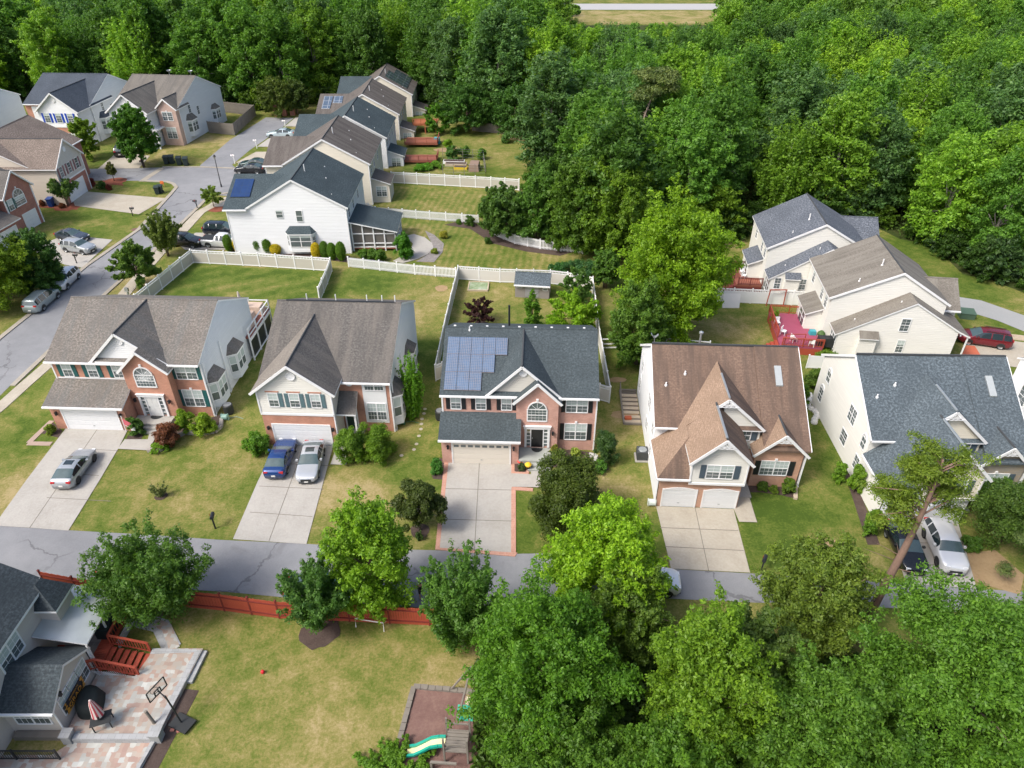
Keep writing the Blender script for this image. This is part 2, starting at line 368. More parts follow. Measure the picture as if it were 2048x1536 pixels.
pvgrid = solar_mat('solar_blue_cells', (.075, .12, .195), (.28, .26, .27), .156, .156, .010)
pvdark = solar_mat('solar_navy_cells', (.012, .035, .11), (.03, .05, .09), .8, 1.6, .02)
pvgrey = solar_mat('solar_dark_panels', (.03, .045, .06), (.13, .16, .18), 1.0, 1.65, .05)
# ------------------------------------------------------------------ ground sheets
_zn = [0]
def sheet(name, pts, z, m, world=False, kind='structure', thick=0):
    _zn[0] += 1; z += .0009 * (_zn[0] % 60) if name != 'ground' else 0
    P = pts if world else [G(*p) for p in pts]
    bm = bmesh.new()
    vs = [bm.verts.new((x, y, z)) for x, y in P]
    f = bm.faces.new(vs); f.normal_update()
    if f.normal.z < 0: f.normal_flip()
    if thick:
        r = bmesh.ops.extrude_face_region(bm, geom=[f])
        for v in [g for g in r['geom'] if isinstance(g, bmesh.types.BMVert)]: v.co.z -= thick
        bmesh.ops.recalc_face_normals(bm, faces=bm.faces)
    bmesh.ops.triangulate(bm, faces=[f for f in bm.faces if len(f.verts) > 4])
    uvl = bm.loops.layers.uv.new('UVMap')
    for f in bm.faces:
        for lp in f.loops: lp[uvl].uv = (lp.vert.co.x, lp.vert.co.y)
    me = bpy.data.meshes.new(name); bm.to_mesh(me); bm.free(); me.materials.append(m)
    o = link(bpy.data.objects.new(name, me))
    if kind: o['kind'] = kind
    return o
def ribbon(name, pts, w, z0, z1, m, world=False, kind='structure'):
    """a strip of width w following a polyline, e.g. a kerb"""
    _zn[0] += 1; z1 += .0006 * (_zn[0] % 50)
    P = [Vector(p if world else G(*p)).to_3d() for p in pts]; b = MB(); L, Rr = [], []
    for i, p in enumerate(P):
        t = (P[min(i + 1, len(P) - 1)] - P[max(i - 1, 0)]).normalized(); n = Vector((-t.y, t.x, 0)) * w / 2
        L.append(p + n); Rr.append(p - n)
    for i in range(len(P) - 1):
        a, c, d, e = L[i], Rr[i], Rr[i + 1], L[i + 1]
        q = lambda v, z: (v.x, v.y, z)
        b.poly([q(c, z1), q(d, z1), q(e, z1), q(a, z1)])
        b.poly([q(c, z0), q(d, z0), q(d, z1), q(c, z1)]); b.poly([q(e, z0), q(a, z0), q(a, z1), q(e, z1)])
    for i, s in ((0, 1), (-1, -1)):
        a, c = L[i], Rr[i]; b.poly([(a.x, a.y, z0), (c.x, c.y, z0), (c.x, c.y, z1), (a.x, a.y, z1)][::s])
    o = b.build(name, m)
    if kind: o['kind'] = kind
    return o

sheet('ground', [(-900, -60), (900, -60), (900, 1600), (-900, 1600)], 0, lawnm, world=True)
# grass of differing lushness / dryness, laid over the ground
LW = .004
sheet('lawn', [(385, 528), (662, 545), (640, 600), (300, 597)], LW, lawng)
sheet('lawn', [(800, 425), (960, 440), (1180, 505), (1190, 560), (920, 538), (820, 520), (790, 440)], LW, lawns)
sheet('lawn', [(785, 372), (1000, 385), (960, 432), (745, 412), (745, 400)], LW, lawns)
EDGE = [(-330, 205), (-100, 205), (100, 210), (420, 214), (440, 218), (520, 222), (640, 205), (870, 205), (905, 240), (1090, 255), (1110, 300), (1095, 350), (1120, 420), (1190, 480), (1230, 500), (1440, 492), (1500, 452), (1740, 448), (1800, 478), (1868, 492), (1925, 548), (1985, 562), (2060, 590), (2260, 655)]
sheet('forest_floor', [G(*p) for p in EDGE] + [(240, 100), (260, 285), (-260, 285)], LW, floorm, world=True)
sheet('forest_floor', [(-2.4, 26.7), (30, 27.5), (30, 8), (-2.4, 8)], LW, floorm, world=True)

AZ = .012
# streets
sheet('street', [(-120, 1052), (0, 1052), (140, 1061), (300, 1070), (440, 1080), (613, 1088), (760, 1098), (876, 1101), (1024, 1108), (1090, 1107), (1335, 1138), (1500, 1147), (1812, 1167), (1955, 1178), (2200, 1192), (2200, 1240), (1965, 1226), (1700, 1212), (1500, 1205), (1180, 1190), (1000, 1218), (900, 1216), (870, 1218), (600, 1198), (454, 1184), (250, 1172), (-140, 1140)], AZ, asph)
sheet('street', [(-160, 815), (0, 672), (60, 625), (172, 530), (277, 457), (345, 382), (352, 373), (338, 364), (300, 364), (284, 362), (215, 361), (150, 362), (130, 342), (177, 338), (277, 336), (325, 335), (400, 335), (400, 331), (460, 280), (532, 235), (588, 236), (556, 262), (500, 300), (464, 330), (475, 338), (620, 345), (618, 398), (452, 392), (435, 390), (413, 398), (355, 452), (300, 505), (247, 552), (205, 590), (105, 692), (22, 770), (-150, 940)], AZ, asph)
sheet('lane', [(1917, 594), (1962, 601), (2048, 631), (2180, 690), (2180, 720), (2048, 663), (1994, 641), (1922, 619)], AZ, asph2)
KZ = .11
ribbon('kerb', [(-150, 812), (0, 677), (60, 629), (172, 533), (277, 460), (345, 385), (353, 375), (347, 368), (334, 364), (300, 363), (284, 361)], .55, 0, KZ, curbm)
ribbon('kerb', [(26, 772), (105, 697), (205, 594), (247, 556), (300, 510), (355, 455), (413, 399), (436, 389), (462, 386)], .5, 0, KZ, curbm)
ribbon('gutter', [(325, 336), (283, 363)], 1.0, 0, .03, curbm)
ribbon('kerb', [(325, 334), (400, 334), (475, 337)], .5, 0, .06, curbm)
# pavement beside the street
ribbon('pavement', [(-150, 935), (0, 815), (50, 770), (105, 722)], 1.3, 0, .05, conc2)
ribbon('pavement', [(235, 605), (300, 528), (325, 500), (345, 482), (362, 466), (400, 425), (440, 403), (458, 396)], 1.5, 0, .05, conc2)
# driveways
D1 = .03
sheet('driveway', [(132, 857), (256, 860), (236, 899), (200, 960), (137, 1062), (60, 1056), (-12, 1052), (50, 965)], D1, conc)
sheet('driveway', [(554, 884), (668, 887), (613, 1089), (466, 1079), (515, 965)], D1, conc)
sheet('driveway', [(894, 921), (1024, 924), (1024, 1106), (876, 1097)], D1, conc)
sheet('driveway', [(1312, 1013), (1467, 1019), (1500, 1146), (1342, 1138)], D1, conc2)
sheet('driveway', [(1770, 1040), (1914, 1040), (1953, 1178), (1812, 1168)], D1, conc)
sheet('driveway', [(1933, 690), (2014, 681), (2160, 700), (2160, 750), (2006, 732), (1920, 722)], D1, conc2)
sheet('driveway', [(237, 303), (300, 312), (278, 337), (196, 338)], D1, conc2)
sheet('driveway', [(140, 386), (165, 383), (333, 397), (278, 429), (150, 412)], D1, conc2)
sheet('driveway', [(130, 470), (225, 480), (165, 536), (130, 530), (60, 500)], D1, conc)
sheet('driveway', [(353, 487), (392, 466), (480, 466), (480, 500), (370, 500)], D1, conc)
sheet('driveway', [(410, 415), (426, 404), (456, 404), (456, 413)], D1, conc)
sheet('driveway', [(472, 326), (512, 304), (535, 304), (535, 330)], D1, conc2)
sheet('driveway', [(514, 294), (545, 272), (600, 272), (600, 294)], D1, conc)
sheet('driveway', [(570, 253), (592, 235), (612, 235), (612, 254)], D1, conc)
def joint(a, b, w=.045):
    ribbon('driveway_joint', [a, b], w, D1, D1 + .004, plain('joint_dark', (.17, .155, .13), .95))
for a, b in (((195, 859), (60, 1056)), ((94, 996), (222, 1003)), ((130, 947), (198, 952)), ((170, 899), (236, 902)), ((611, 886), (538, 1083)), ((500, 1025), (625, 1034)), ((519, 973), (646, 979)), ((540, 927), (660, 932)), ((959, 923), (949, 1101)), ((890, 978), (1024, 981)), ((881, 1039), (1024, 1043)), ((1390, 1016), (1417, 1142)), ((1320, 1056), (1476, 1062)), ((1330, 1094), (1487, 1102)), ((1846, 1040), (1882, 1173)), ((1786, 1085), (1926, 1089)), ((1800, 1128), (1939, 1134))):
    joint(a, b)
# walks
sheet('walkway', [(236, 899), (298, 902), (317, 866), (301, 862), (296, 880), (250, 880)], .045, conc)
sheet('walkway', [(661, 930), (694, 931), (690, 890), (676, 888)], .045, conc)
sheet('walkway', [(1024, 948), (1062, 950), (1062, 925), (1082, 925), (1082, 976), (1024, 975)], .045, conc)
sheet('walkway', [(1467, 1019), (1514, 1046), (1490, 968), (1478, 968), (1478, 1020)], .02, conc2)
sheet('walkway', [(1467, 1019), (1478, 1045), (1514, 1046), (1494, 990), (1467, 990)], .045, conc2)
for pts in (((893, 921), (875, 1098), (1030, 1110), (1030, 1106)), ((1027, 926), (1027, 946)), ((1027, 976), (1027, 1108)), ((1024, 977), (1066, 980))):
    ribbon('brick_edging', pts, .36, 0, .055, brdr)
for pts in (((1027, 922), (1027, 948)), ((1027, 947), (1056, 948)), ((1054, 922), (1054, 948))): ribbon('brick_edging', pts, .34, 0, .06, brdr)
sheet('planting_bed', [(1029, 924), (1052, 925), (1052, 945), (1029, 944)], .04, mulch)
sheet('planting_bed', [(80, 866), (104, 843), (125, 862), (118, 876)], .02, mulch)
for pts in (((56, 887), (103, 888)), ((58, 886), (104, 842))): ribbon('brick_edging', pts, .5, 0, .04, plain('tan_paver', (.36, .27, .22), .9))
sheet('planting_bed', [(252, 880), (262, 860), (290, 866), (280, 882)], .02, mulch)
sheet('planting_bed', [(300, 901), (312, 868), (440, 830), (443, 848), (430, 860), (400, 866), (370, 864), (350, 880), (330, 900)], .02, mulch)
sheet('planting_bed', [(1490, 985), (1497, 960), (1590, 955), (1592, 998), (1560, 990), (1520, 985)], .02, mulch)
sheet('planting_bed', [(880, 915), (896, 925), (890, 960), (866, 958), (862, 945)], .016, mulch)
sheet('planting_bed', [(1190, 920), (1215, 925), (1218, 940), (1190, 948), (1178, 935)], .02, mulch)
sheet('planting_bed', [(1080, 905), (1140, 900), (1185, 905), (1186, 930), (1140, 940), (1080, 930)], .02, mulch)
sheet('planting_bed', [(888, 450), (930, 440), (1000, 465), (1060, 490), (1150, 503), (1120, 512), (1050, 503), (985, 487), (940, 458)], .02, mulch)
sheet('planting_bed', [(460, 500), (700, 512), (700, 526), (640, 518), (470, 506)], .02, mulch)
sheet('planting_bed', [(1690, 950), (1705, 945), (1760, 1090), (1735, 1090)], .016, mulch)
sheet('bare_ground', [(1655, 840), (1664, 838), (1700, 930), (1692, 935)], .012, dirt)
sheet('bare_ground', [(1830, 1120), (1990, 1100), (2048, 1150), (2040, 1190), (1970, 1170)], .008, dirt)
for a, b in (((58, 412), (150, 420)), ((205, 365), (242, 372))):
    sheet('planting_bed', [(a[0], a[1] - 4), (b[0], b[1] - 8), (b[0] + 6, b[1]), (a[0], a[1] + 2)], .02, mulchr)
def disc(name, px, py, r, z, m, kind='structure', sq=1.0, seed=0):
    x, y = G(px, py); rr = random.Random(seed + int(px)); P = []
    for k in range(22):
        a = k * 2 * math.pi / 22; q = r * (1 + rr.uniform(-.1, .1)); P.append((x + q * math.cos(a), y + q * sq * math.sin(a)))
    return sheet(name, P, z, m, world=True, kind=kind)
disc('mulch_ring', 641, 1262, 1.35, .02, mulch); disc('mulch_ring', 840, 1062, .75, .02, mulch); disc('mulch_ring', 962, 650, .9, .02, mulch)
disc('mulch_ring', 322, 992, .5, .02, mulch); disc('mulch_ring', 435, 417, 1.5, .02, mulchr); disc('mulch_ring', 230, 363, 1.8, .02, mulchr)
disc('mulch_ring', 138, 413, 2.0, .02, mulchr); disc('bare_ground', 883, 577, .8, .012, dirt); disc('bare_ground', 1180, 1060, .1, .012, dirt)
for px, py, r in ((1250, 830, 1.3), (1290, 600, .6), (1290, 1150, .8), (1650, 1085, .9), (1060, 275, 5), (900, 300, 3), (1235, 760, .9)): disc('bare_ground', px, py, r, .008, dirt, sq=.5)
# patio in the near left corner
sheet('patio', [(-22.9, 27.55), (-19.7, 27.55), (-20.25, 22.0), (-20.25, 21.9), (-25.6, 21.9), (-25.6, 25.9), (-23.2, 25.6), (-22.9, 27.0)], .30, pav, world=True, thick=.3)
ribbon('patio_edging', [(-22.9, 27.35), (-19.95, 27.35), (-20.45, 22.1)], .42, .2, .325, pavg, world=True)
ribbon('patio_step', [(-19.62, 27.5), (-19.78, 25.3)], .35, 0, .16, pavg, world=True)
sheet('patio', [(-25.2, 21.6), (-20.3, 21.6), (-20.6, 19.6), (-30, 19.6), (-30, 20.9), (-25.9, 20.9)], .03, pav, world=True)
ribbon('patio_wall', [(-25.0, 21.75), (-20.3, 21.75)], .35, 0, .42, pavg, world=True)
ribbon('patio_wall', [(-20.45, 21.6), (-20.75, 19.6)], .22, 0, .2, pavg, world=True)
ribbon('garden_path', [(268, 1232), (288, 1243), (322, 1252), (345, 1298)], 1.1, 0, .03, pavg)
ribbon('garden_path', [(312, 1246), (334, 1256), (350, 1299)], .62, .03, .036, pav)
ribbon('planting_bed', [(-19.5, 24.9), (-20.15, 19.6)], .9, 0, .018, mulch, world=True)
sheet('play_area', [(828, 1377), (930, 1385), (960, 1500), (940, 1560), (790, 1560), (800, 1478)], .02, playm)
# round terrace behind the white end house, stone bed around it
sheet('terrace', [(806, 474), (828, 469), (850, 476), (864, 487), (867, 497), (856, 509), (835, 519), (806, 527), (786, 523), (806, 512), (822, 500), (826, 488), (818, 480)], .05, conc, thick=.05)
sheet('stone_bed', [(850, 462), (868, 470), (888, 488), (885, 505), (868, 525), (832, 524), (858, 508), (866, 492)], .02, ground_mat('stones', [(.3, (.15, .14, .13)), (.6, (.28, .26, .25)), (.8, (.42, .4, .38))], 2, 4))
# far road across the top
sheet('street', [(-40, 325), (140, 325), (140, 344), (-40, 344)], .02, plain('pale_road', (.38, .38, .38), .9), world=True)
sheet('verge', [(15, 288), (110, 288), (110, 322), (15, 322)], .016, lawnd, world=True)

# ------------------------------------------------------------------ foliage
def np_mesh(name, P, N, S, V, mat, asp=.5, seed=0, rng=None):
    """one diamond leaf per row: centre, normal, size, shade value"""
    n = len(P); rng = rng or np.random.default_rng(seed)
    r = rng.normal(size=(n, 3)); A = np.cross(N, r); A /= np.linalg.norm(A, axis=1)[:, None] + 1e-9
    B = np.cross(N, A); S = S[:, None]
    droop = N * S * .18
    vs = np.stack([P - A * S, P - B * S * asp + droop, P + A * S, P + B * S * asp + droop], 1).reshape(-1, 3)
    me = bpy.data.meshes.new(name); me.vertices.add(4 * n); me.vertices.foreach_set('co', vs.astype(np.float32).ravel())
    me.loops.add(4 * n); me.loops.foreach_set('vertex_index', np.arange(4 * n, dtype=np.int32))
    me.polygons.add(n); me.polygons.foreach_set('loop_start', np.arange(0, 4 * n, 4, dtype=np.int32))
    me.polygons.foreach_set('loop_total', np.full(n, 4, dtype=np.int32))
    at = me.attributes.new('v', 'FLOAT', 'FACE'); at.data.foreach_set('value', V.astype(np.float32))
    me.materials.append(mat); me.update(calc_edges=True); return me
def unit(a): return a / (np.linalg.norm(a, axis=1)[:, None] + 1e-9)
def puffs_round(rng, R, H, cz, lobes=11, per=13, pr=.20, prof=None, up=.25, lr0=.36):
    """lobes on an uneven ellipsoid, puffs of leaves on each lobe; H = half height"""
    C, Q = [], []
    for i in range(lobes):
        # spiral directions, biased upward
        z = 1 - 2 * (i + .5) / lobes; z = z * (1 - up) + up; t = i * 2.399 + rng.uniform(-.5, .5)
        q = math.sqrt(max(0, 1 - z * z)); k = rng.uniform(.42, .72) + max(0, .36 - lr0) * .9
        if prof: k *= prof(z)
        c = np.array([q * math.cos(t) * R * k, q * math.sin(t) * R * k, cz + z * H * (rng.uniform(.45, .68) + max(0, .36 - lr0) * .9)])
        lr = rng.uniform(lr0, lr0 * 1.42)
        for j in range(per):
            d = rng.normal(size=3); d /= np.linalg.norm(d)
            if d[2] < -.35: d[2] *= -1
            p = c + d * np.array([R, R, H]) * lr * rng.uniform(.75, 1.08)
            C.append(p); s = pr * rng.uniform(.6, 1.25) * (R + H) / 2; Q.append((s * 1.1, s * 1.1, s * .8))
    return np.array(C), np.array(Q)
def puffs_shoots(rng, R, H, cz, nb=70, spread=1.0):
    """upright branches, each carrying a tapering sleeve of leaves"""
    C, Q = [], []; z0 = cz - H
    for i in range(nb):
        t = rng.uniform(0, 2 * math.pi); k = math.sqrt(rng.uniform(0, 1)); hz = rng.uniform(.25, .75)
        a = np.array([k * .35 * R * math.cos(t), k * .35 * R * math.sin(t), z0 + H * .15 + rng.uniform(0, .7) * H])
        top = cz + H * math.sqrt(max(.02, 1 - (k * .95) ** 2)) * rng.uniform(.55, 1.08) * (1 if k < .7 else rng.uniform(.1, .9))
        b = np.array([k * R * spread * math.cos(t), k * R * spread * math.sin(t), top])
        m = max(4, int(np.linalg.norm(b - a) / (.17 * R)))
        for j in range(m):
            f = (j + .5) / m; w = R * .115 * (1.15 - f * .75) * rng.uniform(.8, 1.2)
            p = a + (b - a) * f + rng.normal(size=3) * R * .03; C.append(p); Q.append((w, w, w * 1.5))
    return np.array(C), np.array(Q)
def puffs_pads(rng, R, H, cz, n=60, flat=.28, pr=.2):
    C, Q = [], []
    for i in range(n):
        t = rng.uniform(0, 2 * math.pi); k = math.sqrt(rng.uniform(.02, 1)); z = rng.uniform(-1, 1)
        k *= (1.0 - .35 * max(z, 0)); C.append((k * R * math.cos(t), k * R * math.sin(t), cz + z * H + .15 * H * (1 - k)))
        s = pr * R * rng.uniform(.6, 1.2); Q.append((s, s, s * flat))
    return np.array(C), np.array(Q)
def puffs_radial(rng, R, H, cz, nb=90, up=.3, droop=0.0, sub=2):
    """limbs radiating from the trunk to an uneven envelope, leaves in sleeves that taper to the tips"""
    C, Q = [], []; ph = rng.uniform(0, 6.28, 6)
    for i in range(nb):
        z = 1 - 2 * (i + rng.uniform(0, 1)) / nb; z = z * (1 - up * .5) + up * .5; t = i * 2.399 + rng.uniform(-.6, .6)
        env = 1 + .13 * math.sin(3 * t + ph[0]) * math.cos(2 * z + ph[1]) + .10 * math.sin(5 * t + ph[2] + 4 * z) + rng.normal() * .07
        q = math.sqrt(max(0, 1 - z * z)); b = np.array([q * math.cos(t) * R, q * math.sin(t) * R, z * H]) * env
        a = np.array([b[0] * .1, b[1] * .1, b[2] * .45 - H * .25 * (1 - abs(z))]); m = 7
        for j in range(m):
            f = .38 + .62 * (j + .5) / m; w = (R + H) * .5 * (.155 - .085 * f) * rng.uniform(.75, 1.3)
            p = a + (b - a) * f + rng.normal(size=3) * w * .35; p[2] -= droop * H * f * f; C.append(p); Q.append((w, w, w * .85))
            if j > 1 and sub:
                for _ in range(sub):
                    d = rng.normal(size=3); d /= np.linalg.norm(d); d[2] = abs(d[2]) * .6; w2 = w * rng.uniform(.45, .75); C.append(p + d * w * rng.uniform(1.1, 2.0)); Q.append((w2, w2, w2))
    C, Q = np.array(C), np.array(Q); C[:, 2] += cz; return C, Q
def fit(C, Q, R, top, base):
    """scale the crown so that its outline really has the radius and height asked for"""
    rad = np.hypot(C[:, 0], C[:, 1]) + Q[:, 0] * .8; k = R / np.percentile(rad, 97); C[:, :2] *= k
    lo, hi = np.percentile(C[:, 2] - Q[:, 2] * .7, 2), np.percentile(C[:, 2] + Q[:, 2] * .8, 99.5); kz = (top - base) / (hi - lo)
    C[:, 2] = base + (C[:, 2] - lo) * kz; return C, Q * np.array([k, k, (k + kz) / 2])
def leaves_on(rng, C, Q, n, size, upb=.45, jit=.9, fill=.3, soft=True):
    a = Q[:, 0] ** 1.6; idx = rng.choice(len(C), n, p=a / a.sum())
    d = unit(rng.normal(size=(n, 3))); fl = (d[:, 2] < -.2) & (rng.random(n) < .55); d[fl, 2] *= -1
    rad = np.where(rng.random(n) < fill, rng.uniform(.2, .8, n), rng.uniform(.6, 1.3, n) if soft else rng.uniform(.93, 1.06, n))
    P = C[idx] + d * Q[idx] * rad[:, None]
    N = unit(d * .8 + np.array([0, 0, upb]) + rng.normal(size=(n, 3)) * jit * .6)
    pv = rng.random(len(C)); V = np.clip(pv[idx] * .4 + rng.random(n) ** 1.3 * .6, 0, 1)
    S = size * rng.uniform(.55, 1.35, n); return P, N, S, V
def puffs_clip(rng, R, H, cz):
    C = [(0, 0, cz)] + [(R * .12 * math.cos(k), R * .12 * math.sin(k), cz + H * .1 * math.cos(3 * k)) for k in range(6)]; return np.array(C, float), np.array([(R * .9, R * .9, H * .92)] * 7)
def trunk_mb(rng, H, r, C, cz, nl=7, lean=(0, 0), fork=.35):
    b = MB(); z1 = cz; k = [(lean[0] * t + rng.normal() * r * .25 * t, lean[1] * t + rng.normal() * r * .25 * t, z1 * t) for t in (0, .3, .6, 1.0)]
    b.tube(k, [r * 1.25, r, r * .8, r * .45], 9)
    if len(C):
        for i in range(nl):
            c = C[rng.integers(len(C))]; t = rng.uniform(fork, .9); s = Vector(k[0]).lerp(Vector(k[3]), t); c = Vector(c)
            mid = s.lerp(c, .5) + Vector((0, 0, .06 * (c - s).length))
            b.tube([s, mid, c], [r * .42, r * .26, r * .08], 6)
    return b
def make_tree(name, label, cat, x, y, R_, top, base, kind='round', seed=1, leaves=20000, leaf_s=.14, color=(.06, .12, .02), tr=.16, mat=None, barkm=None, group=None, lean=(0, 0), nl=7, asp=.5, trunk=True, **kw):
    rng = np.random.default_rng(seed); H = (top - base) / 2; cz = (top + base) / 2
    if kind == 'round': C, Q = puffs_radial(rng, R_, H, cz, nb=int(min(150, kw.get('lobes', 14) * 3.2)), up=kw.get('up', .3))
    elif kind == 'lobed': C, Q = puffs_round(rng, R_, H, cz, **kw)
    elif kind == 'shoots': C, Q = puffs_shoots(rng, R_, H, cz, **kw)
    elif kind == 'clip': C, Q = puffs_clip(rng, R_, H, cz)
    else: C, Q = puffs_pads(rng, R_, H, cz, **kw)
    if kind != 'clip': C, Q = fit(C, Q, R_, top, base)
    C = C + np.array([lean[0], lean[1], 0]); C[:, 2] = np.maximum(C[:, 2], Q[:, 2] * .8 + .05)
    P, N, S, V = leaves_on(rng, C, Q, leaves, leaf_s, soft=kind != 'clip'); P[:, 2] = np.maximum(P[:, 2], .04)
    root = empty(name, x, y, 0, 0, label, cat, group)
    me = np_mesh('crown', P, N, S, V, mat or leaf, asp, rng=rng)
    c = link(bpy.data.objects.new('crown', me), root); c.color = (*color, 1)
    if trunk: trunk_mb(rng, H, tr, C, cz, nl, lean).build('trunk', barkm or bark, root, smooth=True)
    return root

# ------------------------------------------------------------------ building kit (local frame: x along the front, y to the back)
def WF(x, y, ang):
    """wall frame: u along the wall, d outward, z up"""
    a = R(ang); return Matrix(((math.cos(a), math.sin(a), 0, x), (math.sin(a), -math.cos(a), 0, y), (0, 0, 1, 0), (0, 0, 0, 1)))
FRONT = lambda y=0: WF(0, y, 0)
RIGHT = lambda x: WF(x, 0, 90)
LEFT = lambda x: WF(x, 0, -90)       # u = -y
class House:
    def __init__(s, name, label, x, y, rot, z=0, group=None, cat='house', sc=1):
        s.root = empty(name, x, y, z, R(rot), label, cat, group); s.root.scale = (sc, sc, sc); s.w = {}; s.tr = MB()
    def mb(s, m): return s.w.setdefault(m.name, (m, MB()))[1]
    def wall(s, m, pts): s.mb(m).poly(pts)
    def vol(s, x0, x1, y0, y1, z0, z1, f=None, r=None, b=None, l=None):
        if f: s.wall(f, [(x0, y0, z0), (x1, y0, z0), (x1, y0, z1), (x0, y0, z1)])
        if r: s.wall(r, [(x1, y0, z0), (x1, y1, z0), (x1, y1, z1), (x1, y0, z1)])
        if b: s.wall(b, [(x1, y1, z0), (x0, y1, z0), (x0, y1, z1), (x1, y1, z1)])
        if l: s.wall(l, [(x0, y1, z0), (x0, y0, z0), (x0, y0, z1), (x0, y1, z1)])
    def part(s, name, m, fn, parent=None, **kw):
        b = MB(); fn(b)
        if name == 'trim' and len(b.f) > 6:      # corner boards and bands, each a piece of its own
            for i in range(0, len(b.f), 6):
                c = MB(); k0 = b.f[i][0]; c.v = b.v[k0:k0 + 24]; c.f = [tuple(q - k0 for q in f) for f in b.f[i:i + 6]]; c.m = b.m[i:i + 6]; o = c.build('trim_board', m, parent or s.root)
            return o
        return b.build(name, m, parent or s.root, **kw)
    def roof_x(s, m, x0, x1, yf, yr, yb, zf, zr, zb, ov=.35, og=.12, name='roof', cap=True, t=.17):
        """ridge along x; (yf,zf) front eave at wall line, (yr,zr) ridge, (yb,zb) back eave"""
        b = MB(); kf = (zr - zf) / (yr - yf); kb = (zr - zb) / (yb - yr); X0, X1 = x0 - og, x1 + og
        b.slab([(X0, yf - ov, zf - ov * kf), (X1, yf - ov, zf - ov * kf), (X1, yr, zr), (X0, yr, zr)], t)
        b.slab([(X0, yr, zr), (X1, yr, zr), (X1, yb + ov, zb - ov * kb), (X0, yb + ov, zb - ov * kb)], t)
        o = b.build(name, [m, white], s.root)
        if cap: s.part('ridge_cap', m, lambda q: q.tube([(X0, yr, zr - .02), (X1, yr, zr - .02)], .1, 6), o)
        g = MB(); y = yf - ov - .07; z = zf - ov * kf
        g.box(X0, X1, y - .06, y + .05, z - .16, z - .02); g.build('gutter', white, o); return o
    def roof_y(s, m, y0, y1, xl, xr, xR, zl, zr, zR, ov=.3, og=.3, name='roof', cap=True, t=.17, gut=True, side=None, ml=None):
        """ridge along y from y0 (front) to y1"""
        b = MB(); kl = (zr - zl) / (xr - xl); kr = (zr - zR) / (xR - xr); Y0, Y1 = y0 - og, y1
        b.slab([(xr, Y0, zr), (xr, Y1, zr), (xl - ov, Y1, zl - ov * kl), (xl - ov, Y0, zl - ov * kl)], t, 2)
        b.slab([(xR + ov, Y0, zR - ov * kr), (xR + ov, Y1, zR - ov * kr), (xr, Y1, zr), (xr, Y0, zr)], t)
        o = b.build(name, [m, side or white, ml or m], s.root)
        if cap: s.part('ridge_cap', ridgem, lambda q: q.tube([(xr, Y0 + .05, zr - .01), (xr, Y1, zr - .01)], .085, 6), o)
        # white rake boards standing just proud of the slab
        r = MB(); e = .012
        r.bar((xl - ov, Y0 - .03, zl - ov * kl - .1), (xr, Y0 - .03, zr - .1), .05, .22); r.bar((xr, Y0 - .03, zr - .1), (xR + ov, Y0 - .03, zR - ov * kr - .1), .05, .22)
        r.build('rake_board', white, o); return o
    def gable_front(s, m, y, x0, x1, z0, ze, zr, xr=None, zeR=None):
        xr = (x0 + x1) / 2 if xr is None else xr; zeR = ze if zeR is None else zeR
        s.wall(m, [(x0, y, z0), (x1, y, z0), (x1, y, zeR), (xr, y, zr), (x0, y, ze)])
    def gable_side(s, m, x, y0, y1, yr, z0, zf, zr, zb, sgn=1):
        P = [(x, y0, z0), (x, y1, z0), (x, y1, zb), (x, yr, zr), (x, y0, zf)]; s.wall(m, P if sgn > 0 else P[::-1])
    def window(s, M, u0, u1, z0, z1, twin=False, arch=False, grid=(2, 2), blind=.5, sh=None, shw=.38, sides='lr', key=False, casing=.07, arch_m=None):
        f = MB(); f.M = M; c = casing; d0, d1 = .0, .05
        f.box(u0 - c, u0, d0, d1, z0 - c, z1 + (0 if arch else c)); f.box(u1, u1 + c, d0, d1, z0 - c, z1 + (0 if arch else c))
        f.box(u0, u1, d0, d1 + .02, z0 - c, z0)
        if not arch: f.box(u0, u1, d0, d1, z1, z1 + c)
        else: f.box(u0, u1, d0, d1 - .01, z1 - .04, z1 + .05)
        cols = [(u0, u1)]
        if twin: um = (u0 + u1) / 2; f.box(um - .05, um + .05, d0, d1 - .005, z0, z1); cols = [(u0, um - .05), (um + .05, u1)]
        zm = (z0 + z1) / 2
        for a, b in cols:
            f.box(a, b, d0, .045, zm - .03, zm + .03)
            for i in range(1, grid[0]): q = a + (b - a) * i / grid[0]; f.box(q - .009, q + .009, d0, .034, z0, z1)
            for i in range(1, grid[1] * 2):
                if i == grid[1]: continue
                q = z0 + (z1 - z0) * i / (grid[1] * 2); f.box(a, b, d0, .032, q - .009, q + .009)
        um = (u0 + u1) / 2; rr = (u1 - u0) / 2
        if arch:
            arc = [(um - rr * math.cos(t * math.pi / 12), rr * math.sin(t * math.pi / 12)) for t in range(13)]
            for (a, b), (c2, d2) in zip(arc[:-1], arc[1:]): f.bar((a, .04, z1 + b), (c2, .04, z1 + d2), .08, .1)
            for t in (45, 90, 135): f.bar((um, .03, z1), (um + rr * math.cos(R(t)), .03, z1 + rr * math.sin(R(t))), .03, .03)
        fo = f.build('window', white, s.root)
        g = MB(); g.M = M; zs = z1 - (z1 - z0) * blind
        g.poly([(u0, .022, z0), (u1, .022, z0), (u1, .022, zs), (u0, .022, zs)], 0)
        if blind: g.poly([(u0, .022, zs), (u1, .022, zs), (u1, .022, z1), (u0, .022, z1)], 1)
        if arch: g.poly([(um - rr, .022, z1)] + [(um + rr * math.cos(R(180 - t)), .022, z1 + rr * math.sin(R(180 - t))) for t in range(15, 180, 15)] + [(um + rr, .022, z1)], 0)
        # winding: faces must look outward
        g.f = [tuple(q) for q in g.f]; g.build('pane', [glass, glass_lt], fo)
